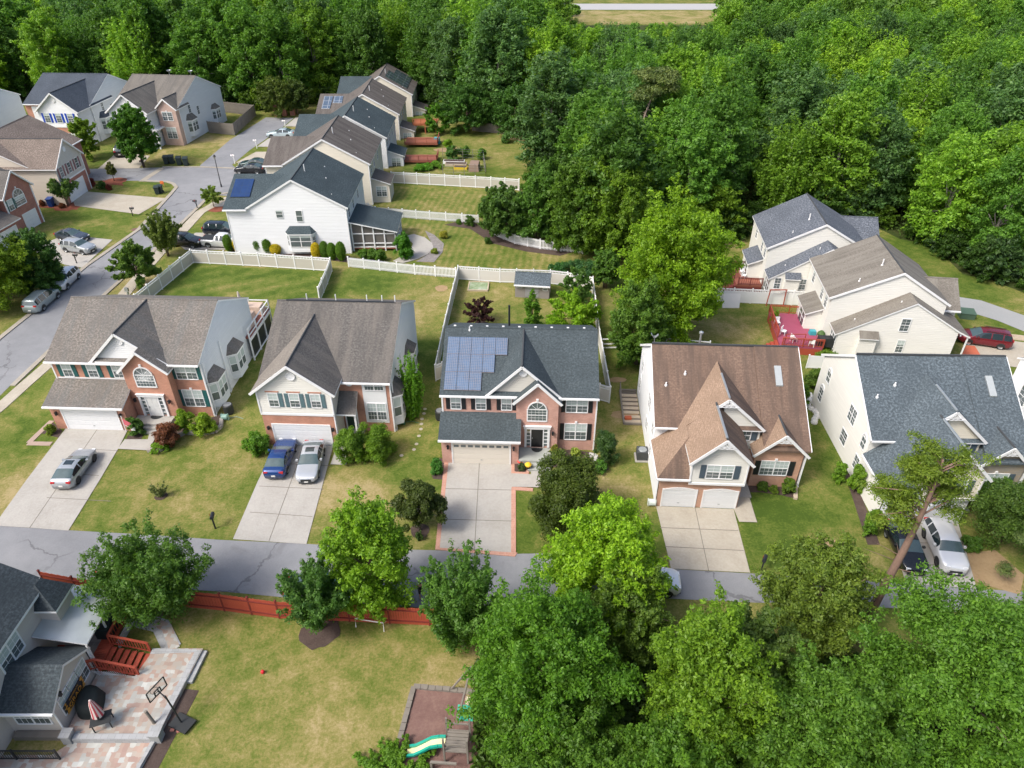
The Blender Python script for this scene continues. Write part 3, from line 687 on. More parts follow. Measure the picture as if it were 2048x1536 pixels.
        if sh:
            for k, (a, b) in (('l', (u0 - c - shw - .03, u0 - c - .03)), ('r', (u1 + c + .03, u1 + c + shw + .03))):
                if k not in sides: continue
                q = MB(); q.M = M; q.box(a, b, 0, .05, z0 - .03, z1 + .03)
                n = 9
                for i in range(n): zz = z0 + (z1 - z0) * (i + .5) / n; q.box(a + .04, b - .04, .05, .062, zz - .02, zz + .03)
                q.build('shutter', sh, s.root)
        if key: q = MB(); q.M = M; q.box(um - .1, um + .1, 0, .1, z1 + c + (rr if arch else 0), z1 + c + .22 + (rr if arch else 0)); q.build('keystone', white, s.root)
        return fo
    def garage(s, M, u0, u1, z1, m=None, rows=4, wins=0, arch=0, cols=1):
        m = m or garage_w; f = MB(); f.M = M
        f.box(u0 - .12, u0, 0, .06, 0.02, z1 + .12); f.box(u1, u1 + .12, 0, .06, 0.02, z1 + .12); f.box(u0, u1, 0, .06, z1, z1 + .12)
        if arch:
            for k in range(8):
                a, b = k / 8, (k + 1) / 8; h = lambda t: arch * math.sin(math.pi * t)
                f.bar((u0 + (u1 - u0) * a, .05, z1 + .06 + h(a)), (u0 + (u1 - u0) * b, .05, z1 + .06 + h(b)), .06, .12)
        fo = f.build('garage_frame', white, s.root)
        d = MB(); d.M = M; ph = (z1 - .03) / rows
        for i in range(rows):
            d.box(u0, u1, .0, .03, .03 + i * ph, .03 + (i + 1) * ph - .018)
            for k in range(8 * cols if cols > 1 else 8):
                n = 8 * cols if cols > 1 else 8; w = (u1 - u0) / n
                if wins and i == rows - 1: continue
                d.box(u0 + k * w + .06, u0 + (k + 1) * w - .06, .03, .038, .03 + i * ph + .08, .03 + (i + 1) * ph - .1)
        if arch:
            n = 10; d.poly([(u0, .02, z1)] + [(u0 + (u1 - u0) * t / n, .02, z1 + arch * math.sin(math.pi * t / n)) for t in range(1, n)] + [(u1, .02, z1)])
        do = d.build('garage_door', m, s.root)
        if wins:
            w = (u1 - u0) / wins; g = MB(); g.M = M
            for k in range(wins): g.box(u0 + k * w + .09, u0 + (k + 1) * w - .09, .028, .036, z1 - ph + .16, z1 - .14)
            g.build('pane', glass, do)
        h = MB(); h.M = M; h.box((u0 + u1) / 2 - .08, (u0 + u1) / 2 + .08, .035, .07, .45, .5); h.build('handle', metal, do)
        return do
    def lamp(s, M, u, z):
        q = MB(); q.M = M; q.box(u - .05, u + .05, 0, .1, z - .02, z + .04); q.box(u - .08, u + .08, .06, .22, z - .28, z - .02); q.box(u - .1, u + .1, .04, .24, z - .02, z + .03)
        q.build('wall_lamp', black, s.root)
    def downpipe(s, x, y, z0, z1, parent=None):
        q = MB(); q.tube([(x, y, z1), (x, y, z0 + .15), (x, y - .25, z0 + .05)], .05, 6); q.build('downpipe', white, s.root)
    def pipe(s, x, y, z, h=.5, r=.06, m=None): s.part('vent_pipe', m or white, lambda q: (q.tube([(x, y, z - .15), (x, y, z + h)], r, 8), q.tube([(x, y, z - .1), (x, y, z + .08)], r * 1.9, 8)))
    def vent(s, M, u, z, r=.3, shape='round'):
        q = MB(); q.M = M; n = 20 if shape == 'round' else 8
        ring = [(u + r * math.cos(k * 2 * math.pi / n + math.pi / n * (n == 8)), z + r * math.sin(k * 2 * math.pi / n + math.pi / n * (n == 8))) for k in range(n)]
        for (a, b), (c, d) in zip(ring, ring[1:] + ring[:1]): q.bar((a, .04, b), (c, .04, d), .07, .07)
        q.poly([(a, .03, b) for a, b in ring])
        for k in range(-3, 4): h = math.sqrt(max(.01, 1 - (k / 4) ** 2)) * r * .8; q.box(u - h, u + h, .03, .05, z + k * r / 4 - .015, z + k * r / 4 + .02)
        q.build('gable_vent', white, s.root)
    def bay(s, M, u0, u1, z0, z1, zt, depth, wallm, roofm, tw=True, ins=.45, blind=.5, full=False):
        """angled bay with its own little roof; M maps (u, out, z)"""
        P = [(u0, 0), (u0 + ins, depth), (u1 - ins, depth), (u1, 0)]; w = MB(); w.M = M
        for (a, b), (c, d) in zip(P[:-1], P[1:]): w.poly([(a, b, z0), (c, d, z0), (c, d, z1), (a, b, z1)])
        w.poly([(P[0][0], P[0][1], z0), (P[1][0], P[1][1], z0), (P[2][0], P[2][1], z0), (P[3][0], P[3][1], z0)][::-1])
        bo = w.build('bay', wallm, s.root)
        r = MB(); r.M = M; e = .15; um0, um1 = u0 + ins * 1.3, u1 - ins * 1.3
        A = [(u0 - e, -.02, z1), (u0 + ins - e * .6, depth + e, z1), (u1 - ins + e * .6, depth + e, z1), (u1 + e, -.02, z1)]; T0, T1 = (um0, -.02, zt), (um1, -.02, zt)
        r.poly([A[0], A[1], T0], 0); r.poly([A[1], A[2], T1, T0], 0); r.poly([A[2], A[3], T1], 0)
        B = [(p[0], p[1], p[2] - .12) for p in A]
        for i in range(3): r.poly([B[i], B[i + 1], A[i + 1], A[i]], 1)
        r.poly(B[::-1], 1)
        r.build('bay_roof', [roofm, white], bo)
        # windows on the three faces
        f = MB(); g = MB()
        for i, ((a, b), (c, d)) in enumerate(zip(P[:-1], P[1:])):
            L = math.hypot(c - a, d - b); t = Vector((c - a, d - b)).normalized(); n = Vector((-t.y, t.x)) if True else None
            if n.y < 0: n = -n
            MM = M @ Matrix(((t.x, n.x, 0, a), (t.y, n.y, 0, b), (0, 0, 1, 0), (0, 0, 0, 1)))
            f.M = MM; g.M = MM; q0, q1 = .12, L - .12
            if q1 - q0 < .3: continue
            za, zb = z0 + (z1 - z0) * .3, z1 - .3
            f.box(q0 - .06, q0, 0, .05, za - .06, zb + .06); f.box(q1, q1 + .06, 0, .05, za - .06, zb + .06); f.box(q0, q1, 0, .05, za - .06, za); f.box(q0, q1, 0, .05, zb, zb + .06)
            f.box(q0, q1, 0, .045, (za + zb) / 2 - .03, (za + zb) / 2 + .03)
            if L > 1.4: f.box((q0 + q1) / 2 - .05, (q0 + q1) / 2 + .05, 0, .048, za, zb)
            zs = zb - (zb - za) * blind
            g.poly([(q0, .015, za), (q1, .015, za), (q1, .015, zs), (q0, .015, zs)], 0)
            if blind: g.poly([(q0, .015, zs), (q1, .015, zs), (q1, .015, zb), (q0, .015, zb)], 1)
        fo = f.build('window', white, bo); g.build('pane', [glass, glass_lt], bo)
        return bo
    def slopes(s, m, pts, name='roof', t=.16, side=None):
        b = MB(); b.slab(pts, t); return b.build(name, [m, side or white], s.root)
    def entry(s, M, u0, u1, z0, z1, dcol, side=True):
        """front door with side lights and white pilasters"""
        f = MB(); f.M = M; w = u1 - u0; a, b = u0 + w * .27, u1 - w * .27
        f.box(u0, u0 + .2, 0, .12, z0, z1); f.box(u1 - .2, u1, 0, .12, z0, z1); f.box(u0 - .06, u1 + .06, 0, .16, z1, z1 + .25); f.box(u0 - .12, u1 + .12, 0, .22, z1 + .25, z1 + .31)
        f.box(a - .09, a, 0, .08, z0, z1); f.box(b, b + .09, 0, .08, z0, z1); f.box(a, b, 0, .08, z1 - .1, z1)
        for k in range(1, 5): zz = z0 + (z1 - z0) * k / 5; f.box(u0 + .2, a - .09, 0, .05, zz - .03, zz + .03); f.box(b + .09, u1 - .2, 0, .05, zz - .03, zz + .03)
        fo = f.build('door_frame', white, s.root)
        g = MB(); g.M = M; g.poly([(u0 + .2, .02, z0 + .1), (a - .09, .02, z0 + .1), (a - .09, .02, z1 - .1), (u0 + .2, .02, z1 - .1)]); g.poly([(b + .09, .02, z0 + .1), (u1 - .2, .02, z0 + .1), (u1 - .2, .02, z1 - .1), (b + .09, .02, z1 - .1)])
        g.build('pane', glass, fo)
        d = MB(); d.M = M; d.box(a, b, 0, .04, z0, z1 - .1)
        for zz0, zz1 in ((.1, .42), (.5, .9)):
            for q0, q1 in ((.12, .46), (.54, .88)): d.box(a + (b - a) * q0, a + (b - a) * q1, .04, .052, z0 + (z1 - z0) * zz0, z0 + (z1 - z0) * zz1)
        do = d.build('door', dcol, s.root); h = MB(); h.M = M; h.box(a + .06, a + .11, .04, .1, z0 + .9, z0 + 1.05); h.build('handle', metal, do)
    def finish(s):
        for k, (m, b) in s.w.items():
            nm = 'brick_wall' if 'brick' in m.name else ('stone_wall' if 'stone' == m.name[-5:] else 'siding_wall')
            b.build(nm, m, s.root)
        return s.root
# ================================================================== HOUSES
FR = [  # street row seen from the front
]
def fan(s, x, y, z, k=.55):
    """carved white fan in the peak of a gable"""
    def f(b):
        for a in range(20, 161, 20): b.bar((x, y, z - k * .95), (x + k * .8 * math.cos(R(a)), y, z - k * .95 + k * .62 * math.sin(R(a))), .03, .05)
        n = 9; w = k * 1.35
        for i in range(n):
            t0 = -w + 2 * w * i / n; t1 = t0 + 2 * w / n; zz = z - k * 1.0
            b.bar((t0 + x, y, zz - .05 * (i % 2)), (t1 + x, y, zz - .05 * ((i + 1) % 2)), .03, .07)
    s.part('gable_ornament', white, f)

def house_A():
    s = House('brick_house', 'orange brick house with teal shutters, farthest left of the front street row', -41.1, 52.95, -2.6, group='houses along the front street')
    s.vol(0, 13.6, 0, 12, 0, 5.9, f=brA, b=sdG, l=sdG)
    s.gable_side(sdG, 13.6, 0, 12, 6, 0, 5.9, 8.78, 5.9, 1); s.gable_side(sdG, 0, 0, 12, 6, 5.9, 5.9, 8.78, 5.9, -1)
    s.roof_x(roofA, -.15, 13.5, 0, 6, 12, 6.02, 8.9, 6.02)
    # garage wing
    s.vol(.1, 6.9, -2.45, 0, 0, 2.75, f=brA, r=brA, l=brA); s.wall(brA, [(6.9, -2.45, 2.7), (6.9, 0, 2.7), (6.9, 0, 3.6)]); s.wall(brA, [(.1, -2.45, 2.7), (.1, 0, 3.6), (.1, 0, 2.7)])
    s.slopes(roofA, [(-.1, -2.85, 2.78), (7.1, -2.85, 2.78), (7.1, 0, 3.86), (-.1, 0, 3.86)]); s.part('gutter', white, lambda b: b.box(-.1, 7.1, -2.97, -2.86, 2.6, 2.76))
    s.garage(FRONT(-2.45), 1.2, 6.1, 2.12); s.lamp(FRONT(-2.45), .65, 1.9); s.lamp(FRONT(-2.45), 6.5, 1.9)
    # entrance bay
    s.gable_front(brA, -.9, 6.95, 10.9, 0, 5.65, 7.5, 8.85); s.vol(6.95, 10.9, -.9, 0, 0, 5.72, l=brA, r=brA)
    s.roof_y(roofA, -.9, 1.2, 6.9, 8.85, 10.95, 5.72, 7.62, 5.72, ov=.25, cap=False)
    s.window(FRONT(-.9), 7.95, 9.6, 3.85, 5.05, arch=True, grid=(6, 2), blind=0, key=True, casing=.1)
    s.entry(FRONT(-.9), 7.6, 9.95, .62, 2.75, plain('white_door', (.7, .71, .7), .4), )
    s.lamp(FRONT(-.9), 7.25, 2.5); s.lamp(FRONT(-.9), 10.35, 2.4)
    # broad siding gable
    s.gable_front(sdW, -.02, 4.1, 10.7, 5.85, 6.0, 8.76, 6.95, 5.85)
    s.roof_y(roofA, 0, 5.95, 3.95, 6.95, 10.95, 5.95, 8.86, 5.8, ov=.15, side=roofA)
    s.vent(FRONT(-.03), 7.1, 7.9, .26); s.slopes(roofA, [(4.4, -.34, 5.98), (7.6, -.34, 5.98), (7.6, 0, 6.2), (4.4, 0, 6.2)])
    for u in (.9, 3.2, 5.5): s.window(FRONT(), u + .02, u + .8, 4.12, 5.5, grid=(2, 2), sh=teal, shw=.36, sides='lr' if u < 5 else 'l')
    s.window(FRONT(), 11.25, 13.05, 4.15, 5.5, twin=True, grid=(2, 2), sh=teal, shw=.4)
    s.window(FRONT(), 11.25, 13.0, 1.15, 2.9, twin=True, grid=(2, 2), sh=teal, shw=.4, key=True)
    s.bay(RIGHT(13.6), .3, 2.9, .7, 3.5, 4.3, .7, sdG, roofA); s.bay(RIGHT(13.6), 5.0, 7.7, .7, 3.5, 4.3, .7, sdG, roofA)
    s.part('trim', white, lambda b: (b.box(-.02, .1, -.03, .05, 0, 5.8), b.box(13.52, 13.64, -.05, .05, 0, 5.8), b.box(.2, 6.9, -.04, .0, 3.9, 4.02)))
    s.part('porch', conc, lambda b: (b.box(6.95, 10.4, -2.2, -.91, 0, .6), b.box(7.6, 9.5, -2.55, -2.2, 0, .42), b.box(7.6, 9.5, -2.9, -2.55, 0, .22)))
    s.part('door_mat', black_pl, lambda b: b.poly([(8.2 + .55 * (1 - math.cos(t * math.pi / 10)), -.98 - .5 * math.sin(t * math.pi / 10), .61) for t in range(11)][::-1]))
    s.downpipe(13.72, .2, 0, 5.7); s.downpipe(13.72, 4.0, 0, 5.7)
    # raised rear deck on posts with white railing
    bd = MB(); bd.box(7.5, 14.0, 12.05, 15.8, 2.55, 2.75); bd.box(13.6, 14.0, 9.6, 12.05, 2.55, 2.75); dk = bd.build('deck', brownd, s.root)
    def rail(b):
        for p, q in (((14.0, 15.8), (14.0, 9.6)), ((7.5, 15.8), (14.0, 15.8))):
            for z in (2.9, 3.68): b.bar((*p, z), (*q, z), .09, .09)
            for i in range(4): x = p[0] + (q[0] - p[0]) * i / 3; y = p[1] + (q[1] - p[1]) * i / 3; b.bar((x, y, 0), (x, y, 3.8), .13, .13)
        b.bar((14.05, 9.6, .3), (14.05, 15.8, .3), .08, .12); b.bar((14.07, 9.6, 2.45), (14.07, 15.8, 2.45), .08, .3)
    s.part('railing', white, rail, dk)
    s.part('porch_screen', black, lambda b: b.box(13.9, 13.95, 9.7, 15.6, .35, 2.4), dk)
    return s.finish()

def house_C():
    s = House('brick_house', 'cream gabled house with grey blue shutters, a blue and a silver car in front', -22.0, 50.6, -2.6, group='houses along the front street')
    s.vol(.3, 11.5, 0, 13.4, 0, 5.6, f=brA, b=sdG, l=sdG)
    s.gable_side(sdG, 11.5, 0, 13.4, 7.2, 0, 5.55, 9.05, 6.0, 1); s.gable_side(sdG, .3, 0, 13.4, 7.2, 5.5, 5.55, 9.05, 6.0, -1)
    s.roof_x(roofC, .3, 11.5, 0, 7.2, 13.4, 5.68, 9.2, 6.15)
    s.part('ridge_vent', black, lambda b: b.box(1.0, 11.0, 7.12, 7.3, 9.2, 9.27))
    s.vol(.75, 7.0, -2.3, 0, 0, 3.45, f=brA, r=sdC, l=sdC); s.vol(.75, 7.0, -2.3, 0, 3.45, 5.9, r=sdC, l=sdC)
    s.gable_front(sdY, -2.31, .75, 7.0, 3.42, 5.9, 8.35, 3.88)
    s.part('trim', white, lambda b: (b.box(.7, 7.05, -2.36, -2.3, 3.3, 3.5), b.box(.68, .8, -2.36, -2.2, 3.5, 5.9), b.box(6.96, 7.06, -2.36, -2.2, 0, 5.9), b.box(11.42, 11.54, -.05, .05, 0, 5.6)))
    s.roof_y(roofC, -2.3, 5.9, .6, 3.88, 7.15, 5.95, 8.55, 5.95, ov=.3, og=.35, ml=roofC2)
    s.vent(FRONT(-2.33), 3.95, 7.35, .36)
    for u, sd in ((1.7, 'r'), (3.5, 'lr'), (5.3, 'lr')):
        s.window(FRONT(-2.31), u, u + .76, 4.22, 5.55, sh=slate_sh, shw=.33, sides=sd)
        s.part('lintel', brA, lambda b, u=u: b.box(u - .2, u + .96, -2.35, -2.31, 5.68, 5.8))
    s.garage(FRONT(-2.3), 1.5, 6.4, 2.25); s.lamp(FRONT(-2.3), 1.1, 2.05); s.lamp(FRONT(-2.3), 6.7, 2.05)
    s.slopes(roofC, [(6.95, -1.75, 3.1), (8.7, -1.75, 3.1), (8.6, 0, 4.35), (7.0, 0, 4.35)]); s.part('porch_post', white, lambda b: b.box(8.45, 8.6, -1.6, -1.45, 0, 3.0))
    s.part('door', plain('dark_green_door', (.015, .04, .03), .4), lambda b: b.box(7.3, 8.2, -.06, -.01, .3, 2.35)); s.part('door_frame', white, lambda b: (b.box(7.18, 7.3, -.09, 0, .2, 2.45), b.box(8.2, 8.32, -.09, 0, .2, 2.45), b.box(7.3, 8.2, -.09, 0, 2.35, 2.5)))
    s.part('porch', conc, lambda b: b.box(7.0, 8.8, -1.8, -.0, 0, .28))
    s.part('window_surround', white, lambda b: b.box(9.05, 11.1, -.05, -.0, 1.0, 5.5))
    s.window(FRONT(-.05), 9.3, 10.9, 4.55, 5.4, twin=True, grid=(3, 1), blind=0); s.window(FRONT(-.05), 9.3, 10.9, 1.35, 3.1, twin=True, grid=(3, 2))
    s.part('round_ornament', white, lambda b: b.poly([(7.95 + .3 * math.cos(t * math.pi / 8), -.03, 5.1 + .25 * math.sin(t * math.pi / 8)) for t in range(16)]))
    s.bay(RIGHT(11.5), .1, 2.7, .6, 3.8, 4.7, .75, sdG, roofC, blind=.5); s.bay(RIGHT(11.5), 6.9, 9.3, .6, 3.8, 4.5, .7, sdG, roofC)
    s.window(RIGHT(11.5), 4.4, 5.1, 3.9, 5.3); s.downpipe(11.62, .3, 0, 5.5)
    for x in (2.7, 5.4, 8.3, 9.7, 10.9): s.part('roof_vent', white, lambda b, x=x: b.tube([(x, 7.9, 8.8), (x, 7.9, 9.55)], .05, 6))
    return s.finish()

def house_D():
    s = House('brick_house', 'pink brick house with rooftop solar panels and black shutters, mid street row', -5.87, 47.95, -2.2, group='houses along the front street')
    s.vol(0, 12.95, 0, 11.3, 0, 5.85, f=brD, b=sdS, l=sdS)
    s.gable_side(sdS, 12.95, 0, 11.3, 5.6, 0, 5.85, 8.75, 5.9, 1); s.gable_side(sdS, 0, 0, 11.3, 5.6, 5.8, 5.85, 8.75, 5.9, -1)
    s.roof_x(roofD, 0, 12.95, 0, 5.6, 11.3, 5.98, 8.86, 5.98)
    s.vol(.05, 6.5, -2.15, 0, 0, 2.75, f=brD, r=brD, l=brD); s.wall(brD, [(6.5, -2.15, 2.7), (6.5, 0, 2.7), (6.5, 0, 3.6)])
    s.slopes(roofD, [(-.15, -2.5, 2.8), (6.68, -2.5, 2.8), (6.68, 0, 3.9), (-.15, 0, 3.9)]); s.part('gutter', white, lambda b: b.box(-.15, 6.68, -2.62, -2.51, 2.62, 2.78))
    s.garage(FRONT(-2.15), 1.0, 5.75, 2.2, garage_t, wins=8); s.lamp(FRONT(-2.15), .6, 1.95); s.lamp(FRONT(-2.15), 6.1, 1.95)
    s.gable_front(brD, -.55, 6.25, 9.75, 0, 5.6, 7.35, 8.0); s.vol(6.25, 9.75, -.55, 0, 0, 5.6, l=brD, r=brD)
    s.roof_y(roofD, -.55, 1.2, 6.2, 8.0, 9.8, 5.7, 7.52, 5.7, ov=.22, cap=False)
    s.window(FRONT(-.55), 7.22, 8.75, 3.55, 4.7, arch=True, grid=(5, 2), blind=0, key=True, casing=.1)
    s.entry(FRONT(-.55), 6.95, 9.1, .72, 2.72, plain('black_door', (.012, .012, .014), .3)); s.lamp(FRONT(-.55), 9.35, 2.4)
    s.gable_front(sdS, -.02, 3.9, 9.5, 5.8, 5.85, 8.68, 6.7)
    s.roof_y(roofD, 0, 5.55, 3.75, 6.7, 9.95, 5.85, 8.78, 5.78, ov=.15, side=roofD)
    s.slopes(roofD, [(4.1, -.36, 5.86), (6.6, -.36, 5.86), (6.6, 0, 6.1), (4.1, 0, 6.1)])
    s.vent(FRONT(-.03), 6.78, 7.95, .3, 'oct')
    for u in (.78, 2.88, 5.03): s.window(FRONT(), u, u + .78, 4.2, 5.42, sh=navy_sh if 0 else black, shw=.34)
    s.window(FRONT(), 10.42, 12.15, 4.12, 5.45, twin=True, sh=black, shw=.34); s.window(FRONT(), 10.4, 12.2, 1.2, 2.85, twin=True, sh=black, shw=.34, key=True)
    s.part('trim', white, lambda b: (b.box(-.03, .1, -.04, .05, 2.9, 5.8), b.box(12.87, 12.99, -.04, .05, 0, 5.8)))
    s.part('porch', plain('pale_green_concrete', (.36, .38, .35), .8), lambda b: (b.box(6.52, 9.4, -2.3, -.56, 0, .6), b.box(7.3, 9.2, -2.65, -2.3, 0, .4), b.box(7.3, 9.2, -3.0, -2.65, 0, .2)))
    s.part('door_mat', black_pl, lambda b: b.poly([(7.55 + .5 * (1 - math.cos(t * math.pi / 10)), -.62 - .55 * math.sin(t * math.pi / 10), .61) for t in range(11)][::-1]))
    k = (8.86 - 5.98) / 5.6
    # solar array: three stepped rows
    def panel(b, x0, x1, y0, y1):
        z = lambda y: 5.98 + k * y + .14
        b.slab([(x0, y0, z(y0)), (x1, y0, z(y0)), (x1, y1, z(y1)), (x0, y1, z(y1))], .05)
    for j, n in ((2, 5), (1, 4), (0, 3)):
        for i in range(n):
            y0 = .02 + j * 1.53
            s.part('solar_panel', [pvgrid, plain('panel_frame', (.35, .3, .3), .4)], lambda b: panel(b, .22 + i * 1.03, .22 + (i + 1) * 1.03 - .03, y0, y0 + 1.49))
    for i in range(9): s.part('string_light', white, lambda b, i=i: b.box(.6 + i * 1.4, .8 + i * 1.4, 5.62, 5.74, 8.84, 8.98))
    s.pipe(2.0, 5.3, 8.72, .35, .05); s.part('flue', black, lambda b: b.tube([(5.3, 8.5, 7.4), (5.3, 8.5, 9.5)], .09, 8))
    return s.finish()

def cape(x, y, rot, name, label, roofm, rl, sideW, frontsd, brk, brk3, shA, shB, ornament=True, z=0):
    s = House(name, label, x, y, rot, z, group='houses along the front street')
    W_ = 11.8; k = .62; mz = lambda yy: 8.8 - k * (6.5 - yy)
    s.wall(sideW, [(0, 11.9, 0), (0, -3.6, 0), (0, -3.6, 3.05), (0, .6, 3.05), (0, .6, mz(.6) - .14), (0, 6.5, 8.66), (0, 11.9, 5.3)])
    s.wall(sideW, [(W_, -.9, 0), (W_, 11.9, 0), (W_, 11.9, 5.3), (W_, 6.5, 8.66), (W_, -.9, mz(-.9) - .14)])
    s.vol(0, W_, .6, 11.9, 0, 4.5, b=sideW); s.wall(sideW, [(0, .6, 3), (6.4, .6, 3), (6.4, .6, 4.55), (0, .6, 4.55)])
    # main roof: two front planes, the right one reaching lower
    b = MB(); yb = 12.25; zb = 8.8 - .62 * (yb - 6.5)
    b.slab([(-.12, .22, mz(.22)), (8.35, .22, mz(.22)), (8.35, 6.5, 8.8), (-.12, 6.5, 8.8)]); b.slab([(-.12, 6.5, 8.8), (8.35, 6.5, 8.8), (8.35, yb, zb), (-.12, yb, zb)])
    b.slab([(8.3, -1.25, mz(-1.25) + .09), (W_ + .12, -1.25, mz(-1.25) + .09), (W_ + .12, 6.5, 8.89), (8.3, 6.5, 8.89)]); b.slab([(8.3, 6.5, 8.89), (W_ + .12, 6.5, 8.89), (W_ + .12, yb, zb + .09), (8.3, yb, zb + .09)])
    ro = b.build('roof', [roofm, roofm], s.root); rk = MB(); rk.bar((-.16, .22, mz(.22) - .1), (-.16, 6.5, 8.7), .05, .2); rk.bar((-.16, 6.5, 8.7), (-.16, yb, zb - .1), .05, .2); rk.bar((W_ + .16, -1.25, mz(-1.25)), (W_ + .16, 6.5, 8.78), .05, .2); rk.bar((W_ + .16, 6.5, 8.78), (W_ + .16, yb, zb), .05, .2); rk.build('rake_board', white, s.root); s.part('ridge_cap', ridgem, lambda q: q.box(-.1, W_ + .1, 6.44, 6.58, 8.8, 8.95), ro)
    s.part('gutter', white, lambda q: (q.box(-.12, 2.0, .1, .2, mz(.22) - .17, mz(.22) - .02)), ro)
    # big cross gable, its left slope running down over the garage with a hip
    e, zx = -.2, lambda xx: 3.2 + .9 * (xx + .2)
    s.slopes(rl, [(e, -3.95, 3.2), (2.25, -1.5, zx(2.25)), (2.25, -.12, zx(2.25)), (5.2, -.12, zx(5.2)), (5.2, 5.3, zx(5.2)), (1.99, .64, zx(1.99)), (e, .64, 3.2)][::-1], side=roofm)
    s.slopes(roofm, [(5.2, -.12, zx(5.2)), (8.4, -.12, 5.18), (8.4, .75, 5.18), (5.2, 5.3, zx(5.2))], side=roofm)
    s.slopes(roofm, [(e, -3.95, 3.2), (2.3, -3.95, 3.2), (2.25, -1.5, zx(2.25))], side=roofm)
    s.part('ridge_cap', metal, lambda q: q.tube([(5.2, .0, zx(5.2) + .01), (5.2, 3.4, zx(5.2) + .01)], .09, 6))
    s.part('gutter', white, lambda q: (q.box(e, 2.3, -4.07, -3.95, 3.02, 3.18)))
    s.part('gutter', white, lambda q: (q.box(e - .1, e - .0, -4.0, .6, 3.02, 3.17)))
    s.wall(frontsd, [(5.0, .15, 3.0), (8.2, .15, 3.0), (8.2, .15, 5.2), (5.2, .15, 7.9), (5.0, .15, 7.7)]); s.vol(6.4, 8.2, .15, .6, 2.9, 5.0, r=frontsd)
    rk = MB(); rk.bar((5.2, -.16, zx(5.2) - .1), (8.4, -.16, 5.08), .05, .22); rk.bar((5.2, -.16, zx(5.2) - .1), (4.2, -.16, zx(4.2) - .1), .05, .22); rk.build('rake_board', white, s.root)
    s.slopes(roofm, [(6.3, -.15, 5.1), (8.3, -.15, 5.1), (8.3, .15, 5.32), (6.3, .15, 5.32)], t=.1)
    s.window(FRONT(.15), 6.75, 7.45, 3.95, 4.85, grid=(2, 1), blind=0, sh=shA, shw=.45, sides='r')
    # garage with box bay above
    s.vol(.05, 6.35, -3.65, .6, 0, 3.0, f=brk, r=brk)
    s.garage(FRONT(-3.65), .5, 3.0, 1.78, arch=.2); s.garage(FRONT(-3.65), 3.65, 6.15, 1.78, arch=.2)
    s.gable_front(frontsd, -3.9, 2.25, 6.4, 2.72, 5.2, 7.2, 4.33); s.vol(2.25, 6.4, -3.9, .15, 2.72, 5.2, l=frontsd, r=frontsd); s.wall(frontsd, [(2.25, -3.9, 2.72), (2.25, -3.6, 2.72), (6.4, -3.6, 2.72), (6.4, -3.9, 2.72)])
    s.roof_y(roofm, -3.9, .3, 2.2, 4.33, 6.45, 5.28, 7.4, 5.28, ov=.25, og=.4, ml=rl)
    s.part('ridge_cap', metal, lambda q: q.tube([(4.33, -4.1, 7.42), (4.33, -.2, 7.42)], .1, 6))
    s.part('trim', white, lambda b: (b.box(2.2, 6.45, -3.96, -3.9, 2.66, 2.86), b.box(2.2, 2.32, -3.95, -3.88, 2.86, 5.2), b.box(6.34, 6.46, -3.95, -3.8, 2.86, 5.2), b.box(11.72, 11.84, -1.0, -.85, 0, 3.4)))
    s.window(FRONT(-3.9), 3.42, 5.35, 3.38, 4.62, twin=True, grid=(2, 2), sh=shA, shw=.42)
    # right front gable
    s.gable_front(brk3, -.92, 7.85, 11.6, 0, 3.6, 5.45, 9.75, 3.6); s.vol(7.85, 11.6, -.92, .15, 0, 3.4, l=brk3)
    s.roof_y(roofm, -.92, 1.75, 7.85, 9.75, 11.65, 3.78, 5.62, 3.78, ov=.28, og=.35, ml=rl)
    s.window(FRONT(-.92), 8.5, 10.6, 1.3, 2.7, twin=True, grid=(3, 2), sh=shB, shw=.42, key=True)
    s.part('porch', conc, lambda b: b.box(6.4, 7.8, -2.4, .1, 0, .15)); s.wall(brk, [(6.4, .12, 0), (7.85, .12, 0), (7.85, .12, 3.0), (6.4, .12, 3.0)])
    s.part('door', plain('brown_door', (.09, .04, .03), .5), lambda b: b.box(6.6, 7.5, .04, .1, .15, 2.2))
    if ornament: fan(s, 4.33, -4.34, 7.25, .62); fan(s, 9.75, -1.3, 5.48, .6); fan(s, 5.2, -.2, 7.95, .6)
    # skylight and vents
    q = MB(); yy0, yy1 = 3.4, 4.9; q.slab([(9.75, yy0, mz(yy0) + .2), (10.3, yy0, mz(yy0) + .2), (10.3, yy1, mz(yy1) + .2), (9.75, yy1, mz(yy1) + .2)], .12); q.build('skylight', [plain('skylight_glass', (.36, .39, .4), .2), metal], s.root)
    s.pipe(2.5, 4.2, mz(4.2), .3); s.pipe(.9, 3.3, mz(3.3), .3)
    for yy in (1.3, 9.9): s.window(LEFT(0), -yy - .45, -yy + .25, 3.2 if yy < 5 else 3.7, 4.2 if yy < 5 else 4.75, arch=True, blind=0, grid=(2, 1))
    s.window(LEFT(0), -10.9, -10.1, 1.3, 2.6, arch=True, blind=0); s.window(LEFT(0), -4.9, -3.6, 3.6, 5.0, twin=True, blind=0); s.window(LEFT(0), -5.0, -3.9, 1.2, 2.4, blind=0); s.window(LEFT(0), -1.8, -1.0, 1.0, 2.2, blind=0)
    s.downpipe(11.9, -.7, 0, 3.3)
    return s

